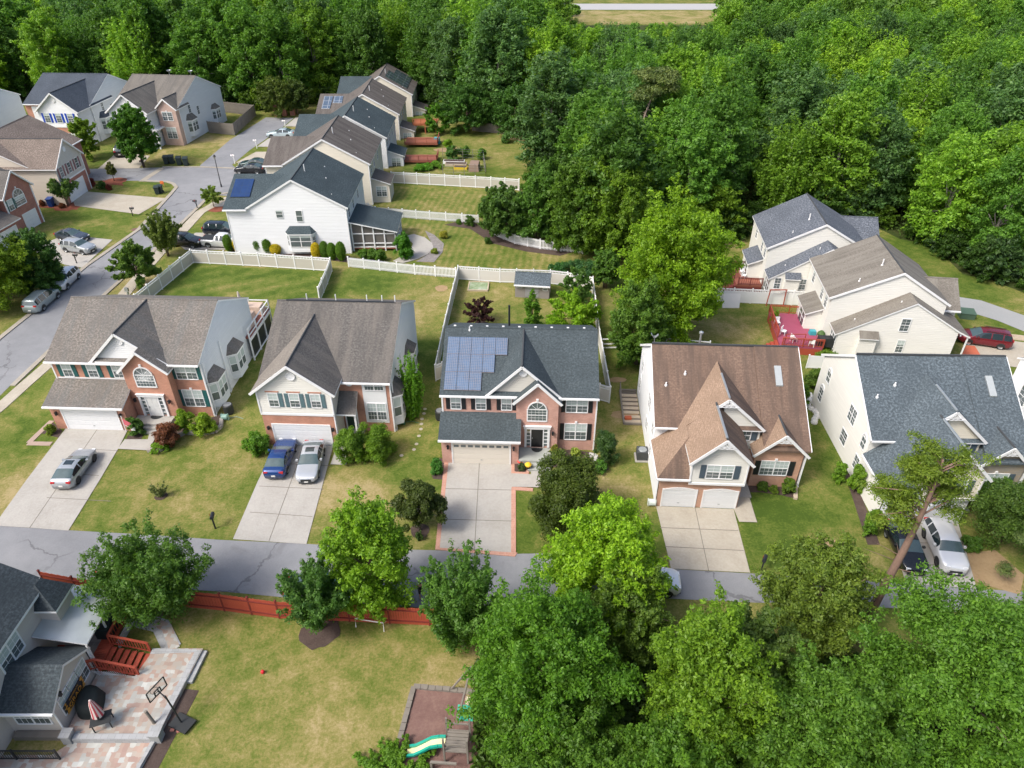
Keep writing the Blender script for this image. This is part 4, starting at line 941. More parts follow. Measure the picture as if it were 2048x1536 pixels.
def houses_front():
    house_A(); house_C(); house_D()
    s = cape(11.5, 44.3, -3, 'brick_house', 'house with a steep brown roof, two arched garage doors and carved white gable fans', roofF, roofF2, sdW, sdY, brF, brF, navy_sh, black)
    s.part('satellite_dish', metal, lambda b: (b.tube([(.35, 8.0, 7.7), (.3, 8.0, 8.7)], .035, 6), b.bar((.0, 8.0, 8.9), (.25, 8.0, 8.55), .3, .05), b.bar((.6, 8.0, 8.85), (.35, 8.0, 8.55), .25, .05)))
    s.part('roof_vent', metal, lambda b: (b.tube([(4.2, 8.0, 7.8), (4.2, 8.0, 9.0)], .09, 8), b.lathe([(0, 9.3), (.18, 9.2), (.18, 9.05), (.05, 9.0)], 4.2, 8.0)))
    s.finish()
    s = cape(28.1, 42.6, -1.7, 'clapboard_house', 'white house with a blue grey roof behind the sparse leaning pine', roofS, roofS, sdY, sdC, sdW, stone, navy_sh, navy_sh); s.finish()
    s = House('clapboard_house', 'white house cut off by the right edge of the picture', 45.2, 42.5, -2, group='houses along the front street')
    s.gable_side(sdW, 0, 0, 11, 5.5, 0, 5.6, 8.6, 5.6, -1); s.vol(0, 12, 0, 11, 0, 5.6, f=sdW, b=sdW, r=sdW); s.roof_x(roofS, 0, 12, 0, 5.5, 11, 5.7, 8.6, 5.7, og=.1)
    s.window(LEFT(0), -9.3, -8.3, 2.2, 3.9, arch=True, grid=(2, 2), blind=0); s.window(LEFT(0), -6, -5, 1.2, 2.6, blind=0)
    bl = s.part('balcony', white, lambda b: b.box(-2.2, 0, 9.0, 11.6, 1.5, 1.62))
    def rl(b):
        for p, q in (((-2.2, 9.0), (-2.2, 11.6)), ((-2.2, 11.6), (0, 11.6)), ((-2.2, 9.0), (0, 9.0))):
            for z in (1.75, 2.5): b.bar((*p, z), (*q, z), .08, .08)
            for i in range(4): x = p[0] + (q[0] - p[0]) * i / 3; y = p[1] + (q[1] - p[1]) * i / 3; b.bar((x, y, 0 if i in (0, 3) else 1.6), (x, y, 2.6), .08, .08)
    s.part('railing', white, rl, bl); s.finish()

def rail_run(b, pts, z, h=.95, post=.1, gap=.24, pick=.03):
    for p, q in zip(pts[:-1], pts[1:]):
        p = Vector((*p, 0)); q = Vector((*q, 0)); L = (q - p).length; n = max(1, round(L / 1.8))
        zz = z if not hasattr(z, '__len__') else z
        b.bar((p.x, p.y, z + h), (q.x, q.y, z + h), .12, .05); b.bar((p.x, p.y, z + .12), (q.x, q.y, z + .12), .05, .06); b.bar((p.x, p.y, z + h - .14), (q.x, q.y, z + h - .14), .05, .06)
        for i in range(n + 1): c = p.lerp(q, i / n); b.bar((c.x, c.y, z), (c.x, c.y, z + h + .03), post, post)
        m = int(L / gap)
        for i in range(m): c = p.lerp(q, (i + .5) / m); b.bar((c.x, c.y, z + .12), (c.x, c.y, z + h - .12), pick, pick)

def house_U(nm, lab, x, y, rot, X0, XR, X1, y0, y1, yl, xl0, xlr, zlr, zl0, xl1, roofm, wall, deckm, railm, deck, bump, wing):
    s = House(nm, lab, x, y, rot, group='white houses by the wood')
    s.gable_front(wall, y0, X0, X1, 0, 5.75, 8.75, XR); s.vol(X0, X1, y0, y1, 0, 5.75, l=wall, r=wall); s.gable_front(wall, y1, X0, X1, 0, 5.75, 8.75, XR)
    s.roof_y(roofm, y0, y1 + .2, X0, XR, X1, 5.85, 8.9, 5.85, og=.1)
    # lower front part, cat-slide to the street side
    kL = (zlr - zl0) / (xlr - xl0)
    s.wall(wall, [(xl0, yl, 0), (xl1, yl, 0), (xl1, yl, zlr - kL * (xl1 - xlr) - .1), (xlr, yl, zlr - .1), (xl0, yl, zl0 - .1)]); s.wall(wall, [(xl0, yl, 0), (xl0, y0, 0), (xl0, y0, zl0), (xl0, yl, zl0)]); s.wall(wall, [(xl1, yl, 0), (xl1, y0, 0), (xl1, y0, 3), (xl1, yl, 3)])
    s.slopes(roofm, [(xlr, yl - .1, zlr), (xlr, y0, zlr), (xl0 - .3, y0, zl0 - .3 * kL), (xl0 - .3, yl - .1, zl0 - .3 * kL)])
    zr = zlr - kL * (xl1 - xlr); s.slopes(roofm, [(xl1, yl - .1, zr), (xl1, y1 - 3, zr), (xlr, y1 - 3, zlr) if 0 else (xlr, y0, zlr), (xlr, yl - .1, zlr)])
    s.slopes(roofm, [(xl1 + 1.2, yl - .1, zr - .55), (xl1 + 1.2, y0 + 2.5, zr - .55), (xl1 - .02, y0 + 2.5, zr + .0), (xl1 - .02, yl - .1, zr + .0)])
    s.part('porch_post', white, lambda b: b.box(xl1 + 1.0, xl1 + 1.12, yl, yl + .12, 0, zr - .6))
    for u, z in ((xl0 + 1.6, zl0 + .75), (xlr - 1.0, zlr - .8)): s.pipe(u, (yl + y0) / 2, z, .35)
    # bump-out with its own lean-to roof
    a, c, zt = bump; s.part('chimney_box', wall, lambda b: b.box(a, c, yl - .55, yl, 0, zt - .5)); s.slopes(roofm, [(a - .1, yl - .75, zt - .55), (c + .1, yl - .75, zt - .55), (c + .1, yl, zt), (a - .1, yl, zt)], t=.1)
    # rear sun room
    sx, sy0, sy1 = X0 - 1.5, y0 + 1.6, y0 + 5.4
    s.vol(sx, X0, sy0, sy1, 0, 2.9, f=wall, l=wall, b=wall); s.wall(wall, [(sx, sy0, 2.9), (X0, sy0, 2.9), (X0, sy0, 3.5)]); s.slopes(roofm, [(sx - .25, sy0 - .25, 2.9), (X0, sy0 - .25, 3.65), (X0, sy1 + .2, 3.65), (sx - .25, sy1 + .2, 2.9)])
    s.window(LEFT(sx), -sy0 - 2.6, -sy0 - .5, 1.0, 2.6, twin=True, grid=(1, 1), blind=0)
    for u in (y0 + 1.0, y0 + 2.8, y0 + 6.8): s.window(LEFT(X0), -u - .8, -u, 3.9, 5.3, blind=.3)
    n = 3; L = y0 - yl
    for i in range(n): u = yl + .2 + i * (L - .3) / n; s.window(LEFT(xl0), -u - (L - .3) / n + .15, -u, .9, zl0 - .4, blind=.2, grid=(1, 1))
    # street side wing
    wx, wy0, wy1, ze, zrr = wing; s.vol(X1 - 1, wx, wy0, wy1, 0, ze, f=wall, r=wall, b=wall); s.roof_x(roofm, X1 - 1.2, wx, wy0, (wy0 + wy1) / 2, wy1, ze + .1, zrr, ze + .1, og=.25)
    s.pipe(XR - 1.2, y0 + 2.8, 8.3, .7); s.pipe(X0 + 2.6, y0 + 1.2, 7.1, .35)
    dx0, dx1, dy0, dy1, dz = deck
    dk = s.part('deck', deckm, lambda b: b.box(dx0, dx1, dy0, dy1, dz - .22, dz)); s.part('deck_skirt', railm, lambda b: (b.box(dx0, dx0 + .06, dy0, dy1, 0, dz - .22), b.box(dx0, dx1, dy0, dy0 + .06, 0, dz - .22)), dk)
    s.part('railing', railm, lambda b: rail_run(b, [(dx1, dy1), (dx0, dy1), (dx0, dy0 + 1.6)], dz), dk); s.part('railing', railm, lambda b: rail_run(b, [(dx0 + .2, dy0), (dx1, dy0)], dz), dk)
    s.part('steps', railm, lambda b: [b.box(dx0 - .35 * (i + 1), dx0 - .35 * i, dy0 + .1, dy0 + 1.4, 0, dz - .22 * (i + 1)) for i in range(4)], dk)
    return s
def houses_U():
    s = house_U('clapboard_house', 'white house with a weathered grey brown roof and a maroon deck', 33.0, 66, -7.5, 0, 6.15, 11.2, -1.1, 8.2, -3.4, .8, 7.3, 6.8, 2.95, 12.1, roofU2, sdY, maroon, redw, (-4.6, -.3, -3.4, 3.7, 1.0), (2.8, 4.5, 3.35), (13.4, 1.0, 6.2, 4.3, 6.4))
    s.window(FRONT(-3.4), 6.45, 7.25, 3.6, 4.95, blind=0); s.window(FRONT(-3.4), 6.75, 7.4, 1.1, 2.5, blind=.4); s.finish()
    s = house_U('clapboard_house', 'white house with a speckled blue grey roof and a brown deck beside the wood', 31.0, 77.5, -6.5, -.9, 4.85, 10.4, -.4, 9.5, -2.9, -.6, 5.4, 7.0, 3.15, 10.3, roofU1, sdY, brownd, plain('dark_red_wood', (.16, .035, .03), .7), (-3.9, -.9, -.8, 3.8, 1.0), (.9, 2.5, 3.9), (13.4, 5.8, 11, 4.6, 6.6))
    s.window(FRONT(-2.9), -.1, .55, 1.8, 3.1, blind=0); s.window(FRONT(-2.9), 2.75, 3.4, 1.8, 3.1, blind=0); s.finish()

def house_E(i, x, y, z, roofm, wall, lab, wingm=None, bump=True):
    s = House('clapboard_house', lab, x, y, 1, z, group='white houses in a row down the side street')
    s.gable_front(wall, 0, 3.1, 15.7, 0, 6.4, 9.95, 9.3); s.gable_front(wall, 13.3, 3.1, 15.7, 0, 6.4, 9.95, 9.3); s.vol(3.1, 15.7, 0, 13.3, 0, 6.4, r=wall, l=wall)
    s.roof_y(roofm, 0, 13.4, 3.1, 9.3, 15.7, 6.55, 10.1, 6.55, og=.12)
    s.vol(.3, 3.12, 0, 13.2, 0, 6.35, f=wall, l=wall, b=wall); s.gable_side(wall, .3, 0, 13.2, 6.6, 6.3, 6.35, 8.5, 6.35, -1)
    kw_ = (8.7 - 6.45) / 6.6; zz = lambda yy: 6.45 + kw_ * yy; b = MB(); b.slab([(-.05, -.35, zz(-.35)), (3.0, -.35, zz(-.35)), (3.0, .02, zz(.02)), (6.9, 6.6, 8.7), (-.05, 6.6, 8.7)]); b.slab([(-.05, 6.6, 8.7), (6.9, 6.6, 8.7), (3.0, 13.2, 6.45), (3.0, 13.5, 6.35), (-.05, 13.5, 6.35)])
    wo = b.build('roof', [wingm or roofm, white], s.root); s.part('gutter', white, lambda q: q.box(-.05, 3.0, -.47, -.36, 6.15, 6.3), wo)
    s.pipe(10.0, 4.5, 9.6, 1.0, .06); s.pipe(11.6, 9.0, 8.6, .3, .08); s.pipe(12.4, 5.5, 8.2, .3, .08); s.pipe(13.8, 1.5, 7.4, .3, .05)
    for u in (1.2, 4.4, 8.2): s.window(RIGHT(15.7), u, u + .9, 3.9 + .6, 5.9, blind=.2); s.window(RIGHT(15.7), u + .2, u + 1.2, 1.2, 2.8, blind=.3) if u > 8 and bump else None
    if bump:
        s.vol(15.7, 18.3, 1.2, 5.4, 0, 2.9, f=wall, r=wall, b=wall); s.wall(wall, [(15.7, 1.2, 2.9), (18.3, 1.2, 2.9), (15.7, 1.2, 3.8)]); s.slopes(roofm, [(15.7, .95, 3.95), (18.6, .95, 2.95), (18.6, 5.65, 2.95), (15.7, 5.65, 3.95)])
        s.window(FRONT(1.2), 16.3, 17.8, 1.0, 2.5, twin=True, blind=.4)
    s.part('trim', white, lambda b: (b.box(15.62, 15.75, -.04, .06, 0, 6.3), b.box(.24, .36, -.04, .06, 0, 6.3)))
    return s
def houses_E():
    s = house_E(1, -37.2, 88, 0, roofE, sdW, 'nearest white house of the side street row, with a screened porch', bump=False)
    s.window(FRONT(), 6.65, 7.45, 5.1, 6.05, grid=(1, 1), blind=.2); s.window(FRONT(), 9.2, 9.95, 4.55, 6.0, grid=(1, 1), blind=0)
    s.bay(FRONT(), 7.5, 11.3, .55, 3.1, 3.95, .7, sdW, roofE, blind=.15)
    k = (8.7 - 6.45) / 6.6; q = MB(); z = lambda y: 6.45 + k * y + .12
    q.slab([(.5, 1.9, z(1.9)), (3.0, 1.9, z(1.9)), (2.9, 5.4, z(5.4)), (.45, 5.4, z(5.4))], .06); q.build('solar_panel', [pvdark, black], s.root)
    # screened porch
    pr = s.slopes(roofE, [(15.7, .4, 4.25), (22.0, .4, 2.85), (22.0, 7.3, 2.85), (15.7, 7.3, 4.25)], name='porch_roof')
    def fr(b):
        for p, q2 in (((15.9, .8), (21.6, .8)), ((21.6, .8), (21.6, 7.0))):
            n = 4
            for i in range(n + 1): x = p[0] + (q2[0] - p[0]) * i / n; y = p[1] + (q2[1] - p[1]) * i / n; zt = 4.1 - (x - 15.7) * .222; b.box(x - .08, x + .08, y - .08, y + .08, 0, zt)
            for z0 in (.55, 1.1, 2.45): b.bar((*p, z0), (*q2, z0), .1, .12)
        b.bar((15.9, .8, 4.0), (21.6, .8, 2.75), .1, .14)
    s.part('porch_frame', white, fr); s.part('porch_screen', plain('porch_mesh', (.12, .11, .10), .7), lambda b: (b.poly([(15.9, .86, .5), (21.6, .86, .5), (21.6, .86, 2.7), (15.9, .86, 3.9)]), b.poly([(21.54, .8, .5), (21.54, 7, .5), (21.54, 7, 2.7), (21.54, .8, 2.7)])))
    s.part('porch_floor', brownd, lambda b: b.box(15.75, 21.6, .75, 7, .3, .5)); s.vol(15.7, 21.6, 7.0, 7.05, .5, 2.8, b=sdW); s.finish()
    house_E(2, -37.2, 105.8, 0, roofE2, sdC, 'second house of the side street row, cream walls under a faded brown roof').finish()
    house_E(3, -37.4, 123.5, -1.1, roofE, sdW, 'third house of the side street row, white walls under a dark slate roof').finish()
    s = house_E(4, -37.5, 140.6, -1.5, roofE2, sdC, 'fourth house of the side street row, two pale solar panels on its front roof wing')
    q = MB(); k = (8.7 - 6.45) / 6.6; z = lambda y: 6.45 + k * y + .12
    q.slab([(.9, 1.6, z(1.6)), (2.5, 1.6, z(1.6)), (2.6, 5.6, z(5.6)), (.9, 5.6, z(5.6))], .06); q.slab([(2.8, 3.4, z(3.4)), (4.6, 3.4, z(3.4)), (4.6, 5.6, z(5.6)), (2.8, 5.6, z(5.6))], .06); q.build('solar_panel', [solar_mat('solar_pale_panels', (.07, .10, .145), (.32, .34, .37), 1.0, 1.6, .05), white], s.root); s.finish()
    s = house_E(5, -37.0, 158, -1.8, roofE2, sdC, 'farthest house of the side street row, grid of dark solar panels on its rear roof', wingm=roofE)
    k = (10.1 - 6.55) / 6.4; z = lambda x: 10.1 - k * (x - 9.3) + .13
    for i in range(4):
        for j in range(5):
            x0, y0 = 10.3 + i * 1.1, 1.6 + j * 2.1
            if i == 0 and j > 2: continue
            q = MB(); q.slab([(x0, y0, z(x0)), (x0 + 1.05, y0, z(x0 + 1.05)), (x0 + 1.05, y0 + 2, z(x0 + 1.05)), (x0, y0 + 2, z(x0))], .05); q.build('solar_panel', [pvgrey, metal], s.root)
    s.finish()

def house_W(x, y, rot, lab, roofm, side, frontlow, blk, col, sh=None, brickbay=False, sc=1):
    s = House('gabled_house', lab, x, y, rot, group='houses across the side street')
    s.vol(0, 12.9, 0, 17, 0, 6.8, f=frontlow, l=side, b=side); s.gable_side(side, 12.9, 0, 17, 8.5, 0, 6.8, 10.4, 6.8, 1); s.gable_side(side, 0, 0, 17, 8.5, 6.8, 6.8, 10.4, 6.8, -1)
    s.roof_x(roofm, 0, 12.9, 0, 8.5, 17, 6.95, 10.55, 6.95)
    a, b_, yb, zp = blk; xm = (a + b_) / 2
    s.gable_front(sdW, yb - .01, a, b_, 3.9, 6.75, zp - .15, xm); s.vol(a, b_, yb, 0, 0, 6.75, l=side, r=side); s.vol(a, b_, yb, 0, 0, 3.9, f=frontlow)
    s.roof_y(roofm, yb, 7.6, a - .1, xm, b_ + .1, 6.85, zp, 6.85, ov=.35, og=.4); s.vent(FRONT(yb - .03), xm, zp - 1.35, .36)
    w = (b_ - a)
    for i in range(3): u = a + w * (.2 + .3 * i) - .48; s.window(FRONT(yb - .01), u, u + .95, 4.65, 6.25, sh=sh, shw=.36, blind=.3)
    s.garage(FRONT(yb), a + 1, b_ - 1, 2.6)
    s.part('trim', white, lambda b: (b.box(a - .05, b_ + .05, yb - .07, yb, 3.75, 3.98), b.box(12.8, 12.95, -.06, .06, 0, 6.7)))
    s.bay(RIGHT(12.9), 1.6, 4.6, .9, 3.9, 4.9, .8, side, roofm, blind=.2)
    s.window(RIGHT(12.9), 6.2, 7.0, 3.9, 5.4, blind=0); s.window(RIGHT(12.9), 3.2, 4.0, 4.9, 6.3, blind=0)
    return s
def houses_W():
    s = house_W(-92.6, 141, -3, 'white house with bright blue shutters and a navy grey roof', roofW1, sdG, brA, (5.4, 12.75, -4.6, 9.9), 0, blue_sh)
    s.window(FRONT(), 1.6, 3.8, 4.6, 6.0, twin=True, grid=(2, 2), blind=0); s.part('window_surround', white, lambda b: b.box(1.2, 4.2, -.05, 0, .8, 6.3)); s.finish()
    s = house_W(-75.2, 140.1, -7, 'pale brick house with a faded brown roof and two dishes, behind the round maple', roofW2, sdG, brW, (1.6, 8.9, -4.3, 9.8), 0, navy_sh)
    s.gable_front(brW, -1.2, 9.2, 12.85, 0, 6.7, 8.3); s.vol(9.2, 12.85, -1.2, 0, 0, 6.7, l=brW, r=brW); s.roof_y(roofW2, -1.2, 3.6, 9.1, 11.0, 12.95, 6.8, 8.5, 6.8, ov=.25)
    s.window(FRONT(-1.2), 10.1, 12.0, 4.6, 6.1, twin=True, blind=.1, key=True); s.window(FRONT(-1.2), 10.1, 12.0, 1.3, 3.3, twin=True, blind=.4)
    s.part('entrance_porch', white, lambda b: (b.box(7.6, 9.9, -4.2, -1.2, 3.3, 3.5), b.box(9.55, 9.8, -4.1, -3.85, 0, 3.3), [b.bar((8.9 + .17 * i, -4.2, 3.5), (8.9 + .17 * i, -4.2, 4.4), .05, .05) for i in range(6)], b.bar((8.9, -4.2, 4.4), (9.9, -4.2, 4.4), .08, .08)))
    s.bay(RIGHT(12.9), 11.5, 14.2, .9, 3.6, 4.4, .7, sdG, roofW2, blind=.2)
    for u in (7.4, 11.8): s.part('satellite_dish', metal, lambda b, u=u: (b.tube([(u, 9, 10.2), (u, 9, 11.0)], .05, 6), b.lathe([(0, 11.0), (.35, 11.15), (.45, 11.35)], u, 9, 14)))
    s.finish()
    s = house_W(-111.5, 132, -3, 'white house at the far left edge, only its side wall in the picture', roofW1, sdG, brA, (1, 8, -4, 9.8), 0, navy_sh); s.finish()
    # tan house turned to the side street
    s = House('gabled_house', 'tan sided house with mauve shutters and a wide mottled roof, facing the side street', -72.6, 106.0, 90, group='houses across the side street')
    s.gable_side(sdT, 0, 0, 14.2, 7.1, 0, 5.8, 9.5, 5.8, -1); s.gable_side(sdT, 15.2, 0, 14.2, 7.1, 0, 5.8, 9.5, 5.8, 1); s.vol(0, 15.2, 0, 14.2, 0, 5.8, f=brR, b=sdT)
    s.roof_x(roofW3, 0, 15.2, 0, 7.1, 14.2, 5.92, 9.65, 5.92)
    s.vol(0, 7.6, -3.9, 0, 0, 5.8, l=sdT, r=brR); s.vol(0, 7.6, -3.9, 0, 0, 3.3, f=brR); s.gable_front(sdS, -3.91, 0, 7.6, 3.3, 5.8, 8.85, 3.8)
    s.roof_y(roofW3, -3.9, 6.6, -.05, 3.8, 7.65, 5.9, 9.05, 5.9, ov=.3, og=.35); s.vent(FRONT(-3.93), 3.8, 7.5, .36)
    for u in (.9, 3.2, 5.5): s.window(FRONT(-3.91), u, u + .8, 4.0, 5.5, grid=(1, 2), blind=0, sh=mauve_sh, shw=.42)
    s.part('trim', white, lambda b: (b.box(-.04, 7.64, -3.97, -3.9, 3.2, 3.4), b.box(7.5, 7.66, -3.97, -3.85, 0, 5.8)))
    s.garage(FRONT(-3.9), 1.2, 6.1, 2.5); s.finish()
    s = House('gabled_house', 'red brick house cut off by the left edge, garage doors towards the side street', -71.6, 83.6, 84, group='houses across the side street')
    s.vol(0, 16.8, 0, 12, 0, 5.8, f=brR, r=brR, b=sdT, l=sdT); s.gable_side(sdT, 16.8, 0, 12, 6, 5.8, 5.8, 9.0, 5.8, 1); s.roof_x(roofC, 0, 16.8, 0, 6, 12, 5.92, 9.1, 5.92)
    s.vol(3.5, 9.8, -2.6, 0, 0, 3, f=brR, r=brR, l=brR); s.slopes(roofC, [(3.3, -3.0, 3.05), (10.0, -3.0, 3.05), (10.0, 0, 4.1), (3.3, 0, 4.1)])
    s.gable_front(brR, -1.1, 10.4, 16.0, 0, 5.7, 8.3); s.vol(10.4, 16.0, -1.1, 0, 0, 5.7, l=brR, r=brR); s.roof_y(roofC, -1.1, 4.4, 10.3, 13.2, 16.1, 5.8, 8.5, 5.8)
    s.window(FRONT(-1.1), 12.2, 14.2, 3.7, 4.9, arch=True, grid=(2, 2), key=True, casing=.12, blind=.4); s.window(FRONT(-1.1), 10.9, 11.8, 3.6, 5.0, sh=teal)
    s.part('trim', white, lambda b: (b.box(15.9, 16.06, -1.2, -1.05, 0, 5.7), b.box(10.35, 10.5, -1.2, -1.05, 0, 5.7)))
    s.garage(FRONT(-1.1), 12.6, 15.2, 2.3); s.garage(FRONT(-2.6), 4.2, 9.0, 2.3); s.finish()

def house_B():
    s = House('clapboard_house', 'beige house in the near left corner with a dark slate roof and a metal awning', -28.7, 21.0, 0)
    yl, yh = -3.2, 7.65
    s.vol(-12, 0, yl, yh, -.5, 5.5, r=sdB, f=sdB, b=sdB); s.gable_front(sdB, yh, -12, 0, 5.4, 5.5, 9.6, -6); s.gable_front(sdB, yl, -12, 0, 5.4, 5.5, 9.6, -6)
    s.roof_y(roofB, yl, yh + .15, -12, -6, 0, 5.6, 9.75, 5.6, ov=.3, og=.2)
    s.window(RIGHT(0), 2.7, 4.5, 3.55, 5.0, twin=True, grid=(2, 2), blind=.5, casing=.1)
    # pent roofed corner
    s.vol(0, 1.1, 6.4, 8.1, 0, 4.45, f=sdB, r=sdB, b=sdB); s.slopes(roofB, [(1.3, 6.2, 4.45), (1.3, 8.3, 4.45), (.05, 7.66, 5.75), (.05, 7.1, 5.75)]); s.slopes(roofB, [(0, 6.2, 4.45), (1.3, 6.2, 4.45), (.05, 7.1, 5.75), (0, 7.1, 5.75)]); s.slopes(roofB, [(1.3, 8.3, 4.45), (0, 8.3, 4.45), (.0, 7.66, 5.75), (.05, 7.66, 5.75)])
    # sun room
    s.vol(0, 2.95, 1.2, 4.95, -.1, 2.5, f=sdB, b=sdB); s.gable_side(sdB, 2.95, 1.2, 4.95, 3.05, -.1, 2.5, 3.72, 2.5, 1)
    s.roof_x(roofB, -.4, 2.95, 1.2, 3.05, 4.95, 2.62, 3.85, 2.62, ov=.25, og=.22, cap=False)
    M = RIGHT(2.95)
    for i in range(3): s.window(M, 1.75 + i * .95, 2.62 + i * .95, .95, 2.3, grid=(2, 2), blind=.5, casing=.06)
    s.window(FRONT(1.2), .6, 2.5, 1.05, 2.15, twin=True, grid=(3, 1), blind=.3); s.lamp(M, 2.0, 2.75)
    s.downpipe(3.05, 1.1, 0, 2.4); s.downpipe(3.05, 5.0, 0, 2.4)
    # metal awning on posts
    aw = s.slopes(plain('weathered_metal_roof', (.42, .46, .47), .35, .35, var=.3, scale=.7), [(.05, 5.15, 3.5), (3.25, 5.0, 2.95), (3.25, 8.95, 2.95), (.05, 9.1, 3.5)], name='awning', t=.1)
    s.part('awning_post', white, lambda b: [b.bar((3.1, y, 0.9), (3.1, y, 2.85), .1, .1) for y in (5.1, 7.0, 8.85)])
    # red deck and stairs
    dk = s.part('deck', redw, lambda b: [b.box(.05, 3.45, 5.0 + i * .145, 5.0 + i * .145 + .13, .8, .9) for i in range(28)])
    s.part('rug', brick('patterned_rug', (.34, .31, .28), (.12, .10, .10), (.4, .36, .33), .35, .35, .6), lambda b: b.box(.5, 2.6, 5.4, 8.6, .9, .915), dk)
    s.part('stair_tread', redw, lambda b: [b.box(3.45 + i * .38, 3.45 + i * .38 + .33, 4.75, 6.35, .72 - i * .14, .78 - i * .14) for i in range(6)], dk)
    s.part('railing', redw, lambda b: (rail_run(b, [(3.45, 9.0), (3.45, 6.45)], .9), rail_run(b, [(2.95, 4.6), (3.45, 4.75)], .9)), dk)
    def sr(b, y):
        if 1:
            b.bar((3.45, y, 1.85), (5.7, y, 1.05), .14, .06); b.bar((3.45, y, 1.05), (5.7, y, .25), .06, .08); b.bar((5.7, y, 0), (5.7, y, 1.05), .1, .1); b.bar((3.45, y, 0), (3.45, y, 1.85), .1, .1)
            for i in range(13): x = 3.6 + i * .165; z = 1.0 - (x - 3.45) * .355; b.bar((x, y, z), (x, y, z + .8), .04, .04)
    [s.part('stair_railing', redw, lambda b, y=y: sr(b, y), dk) for y in (4.72, 6.42)]
    def lat(b):
        for y in (4.66,):
            for i in range(22): x = 3.0 + i * .13; h = .75 if x < 3.5 else .75 - (x - 3.5) * .35; b.bar((x, y, 0), (min(x + h, x + .8), y, h), .025, .02); b.bar((x, y, h), (x + h * .8, y, 0), .02, .025)
        for i in range(24): y = 6.6 + i * .1; b.bar((3.55, y, .02), (3.55, y + .3, .75), .02, .025); b.bar((3.55, y + .3, .02), (3.55, y, .75), .02, .025)
    s.part('lattice', white, lat, dk)
    # basement stair well railing
    s.part('stair_well_wall', woodg, lambda b: b.box(.2, 3.0, .75, 1.15, 0, .35))
    def br(b):
        b.bar((-1, -.35, .95), (3.4, -.35, .95), .07, .05); b.bar((-1, -.35, .15), (3.4, -.35, .15), .05, .05)
        for i in range(32): b.bar((-.9 + i * .138, -.35, .1), (-.9 + i * .138, -.35, .92), .025, .025)
        for x in (1.0, 3.4): b.bar((x, -.35, 0), (x, -.35, 1.05), .09, .09)
    s.part('stair_well_railing', black, br); return s.finish()

houses_front(); houses_U(); houses_E(); houses_W(); house_B()
# ================================================================== VEHICLES
CT = {  # length, half width, roof height, belt, wheel radius, front axle, rear axle (from the front), top profile, windscreen x-range, rear glass x-range, cabin, pillars
 'sedan': dict(L=4.75, w=.92, belt=.93, wr=.33, ax=(.92, 3.75), top=[(0, .62), (.12, .74), (.5, .86), (1.45, .99), (2.35, 1.42), (2.9, 1.47), (3.4, 1.42), (4.2, 1.09), (4.6, 1.04), (4.75, .8)], ws=(1.45, 2.3), rg=(3.45, 4.18), pil=(2.95,)),
 'hatch': dict(L=4.6, w=.91, belt=.93, wr=.34, ax=(.9, 3.65), top=[(0, .6), (.12, .74), (.5, .86), (1.35, 1.0), (2.2, 1.4), (2.7, 1.44), (3.3, 1.4), (4.25, 1.08), (4.48, 1.0), (4.6, .75)], ws=(1.35, 2.15), rg=(3.35, 4.22), pil=(2.75,)),
 'suv': dict(L=4.7, w=.95, belt=1.08, wr=.37, ax=(.95, 3.72), top=[(0, .8), (.15, .95), (.5, 1.04), (1.35, 1.14), (2.05, 1.62), (2.6, 1.7), (3.9, 1.66), (4.3, 1.58), (4.62, 1.12), (4.7, .9)], ws=(1.35, 2.0), rg=(4.32, 4.6), pil=(2.85, 3.75)),
 'van': dict(L=5.1, w=.99, belt=1.06, wr=.36, ax=(.98, 4.0), top=[(0, .72), (.15, .88), (.5, .98), (1.1, 1.1), (2.05, 1.66), (2.6, 1.75), (4.2, 1.74), (4.75, 1.66), (5.0, 1.15), (5.1, .9)], ws=(1.12, 2.0), rg=(4.78, 5.0), pil=(2.9, 4.0)),
 'pickup': dict(L=5.7, w=.99, belt=1.12, wr=.4, ax=(1.0, 4.5), top=[(0, .9), (.12, 1.02), (.5, 1.1), (1.5, 1.18), (2.1, 1.7), (2.5, 1.8), (3.3, 1.78), (3.5, 1.7), (3.62, 1.16), (5.6, 1.14), (5.7, 1.0)], ws=(1.5, 2.05), rg=(3.5, 3.62), pil=(2.8,)),
}
tyre = plain('tyre', (.012, .012, .013), .8); rimm = plain('wheel_rim', (.38, .4, .42), .3, .7); rimb = plain('dark_rim', (.05, .05, .055), .35, .5)
lens = plain('headlight_lens', (.7, .72, .75), .1); tail = plain('tail_light', (.45, .015, .015), .2); plate = plain('number_plate', (.75, .75, .72), .5)
cglass = plain('car_glass', (.018, .03, .035), .04, var=.2, spec=.9); cglass2 = plain('tinted_glass', (.06, .095, .10), .08, var=.3, spec=.9)
def lerp(tab, x):
    for (a, b), (c, d) in zip(tab[:-1], tab[1:]):
        if x <= c: return b + (d - b) * (x - a) / (c - a) if c > a else d
    return tab[-1][1]
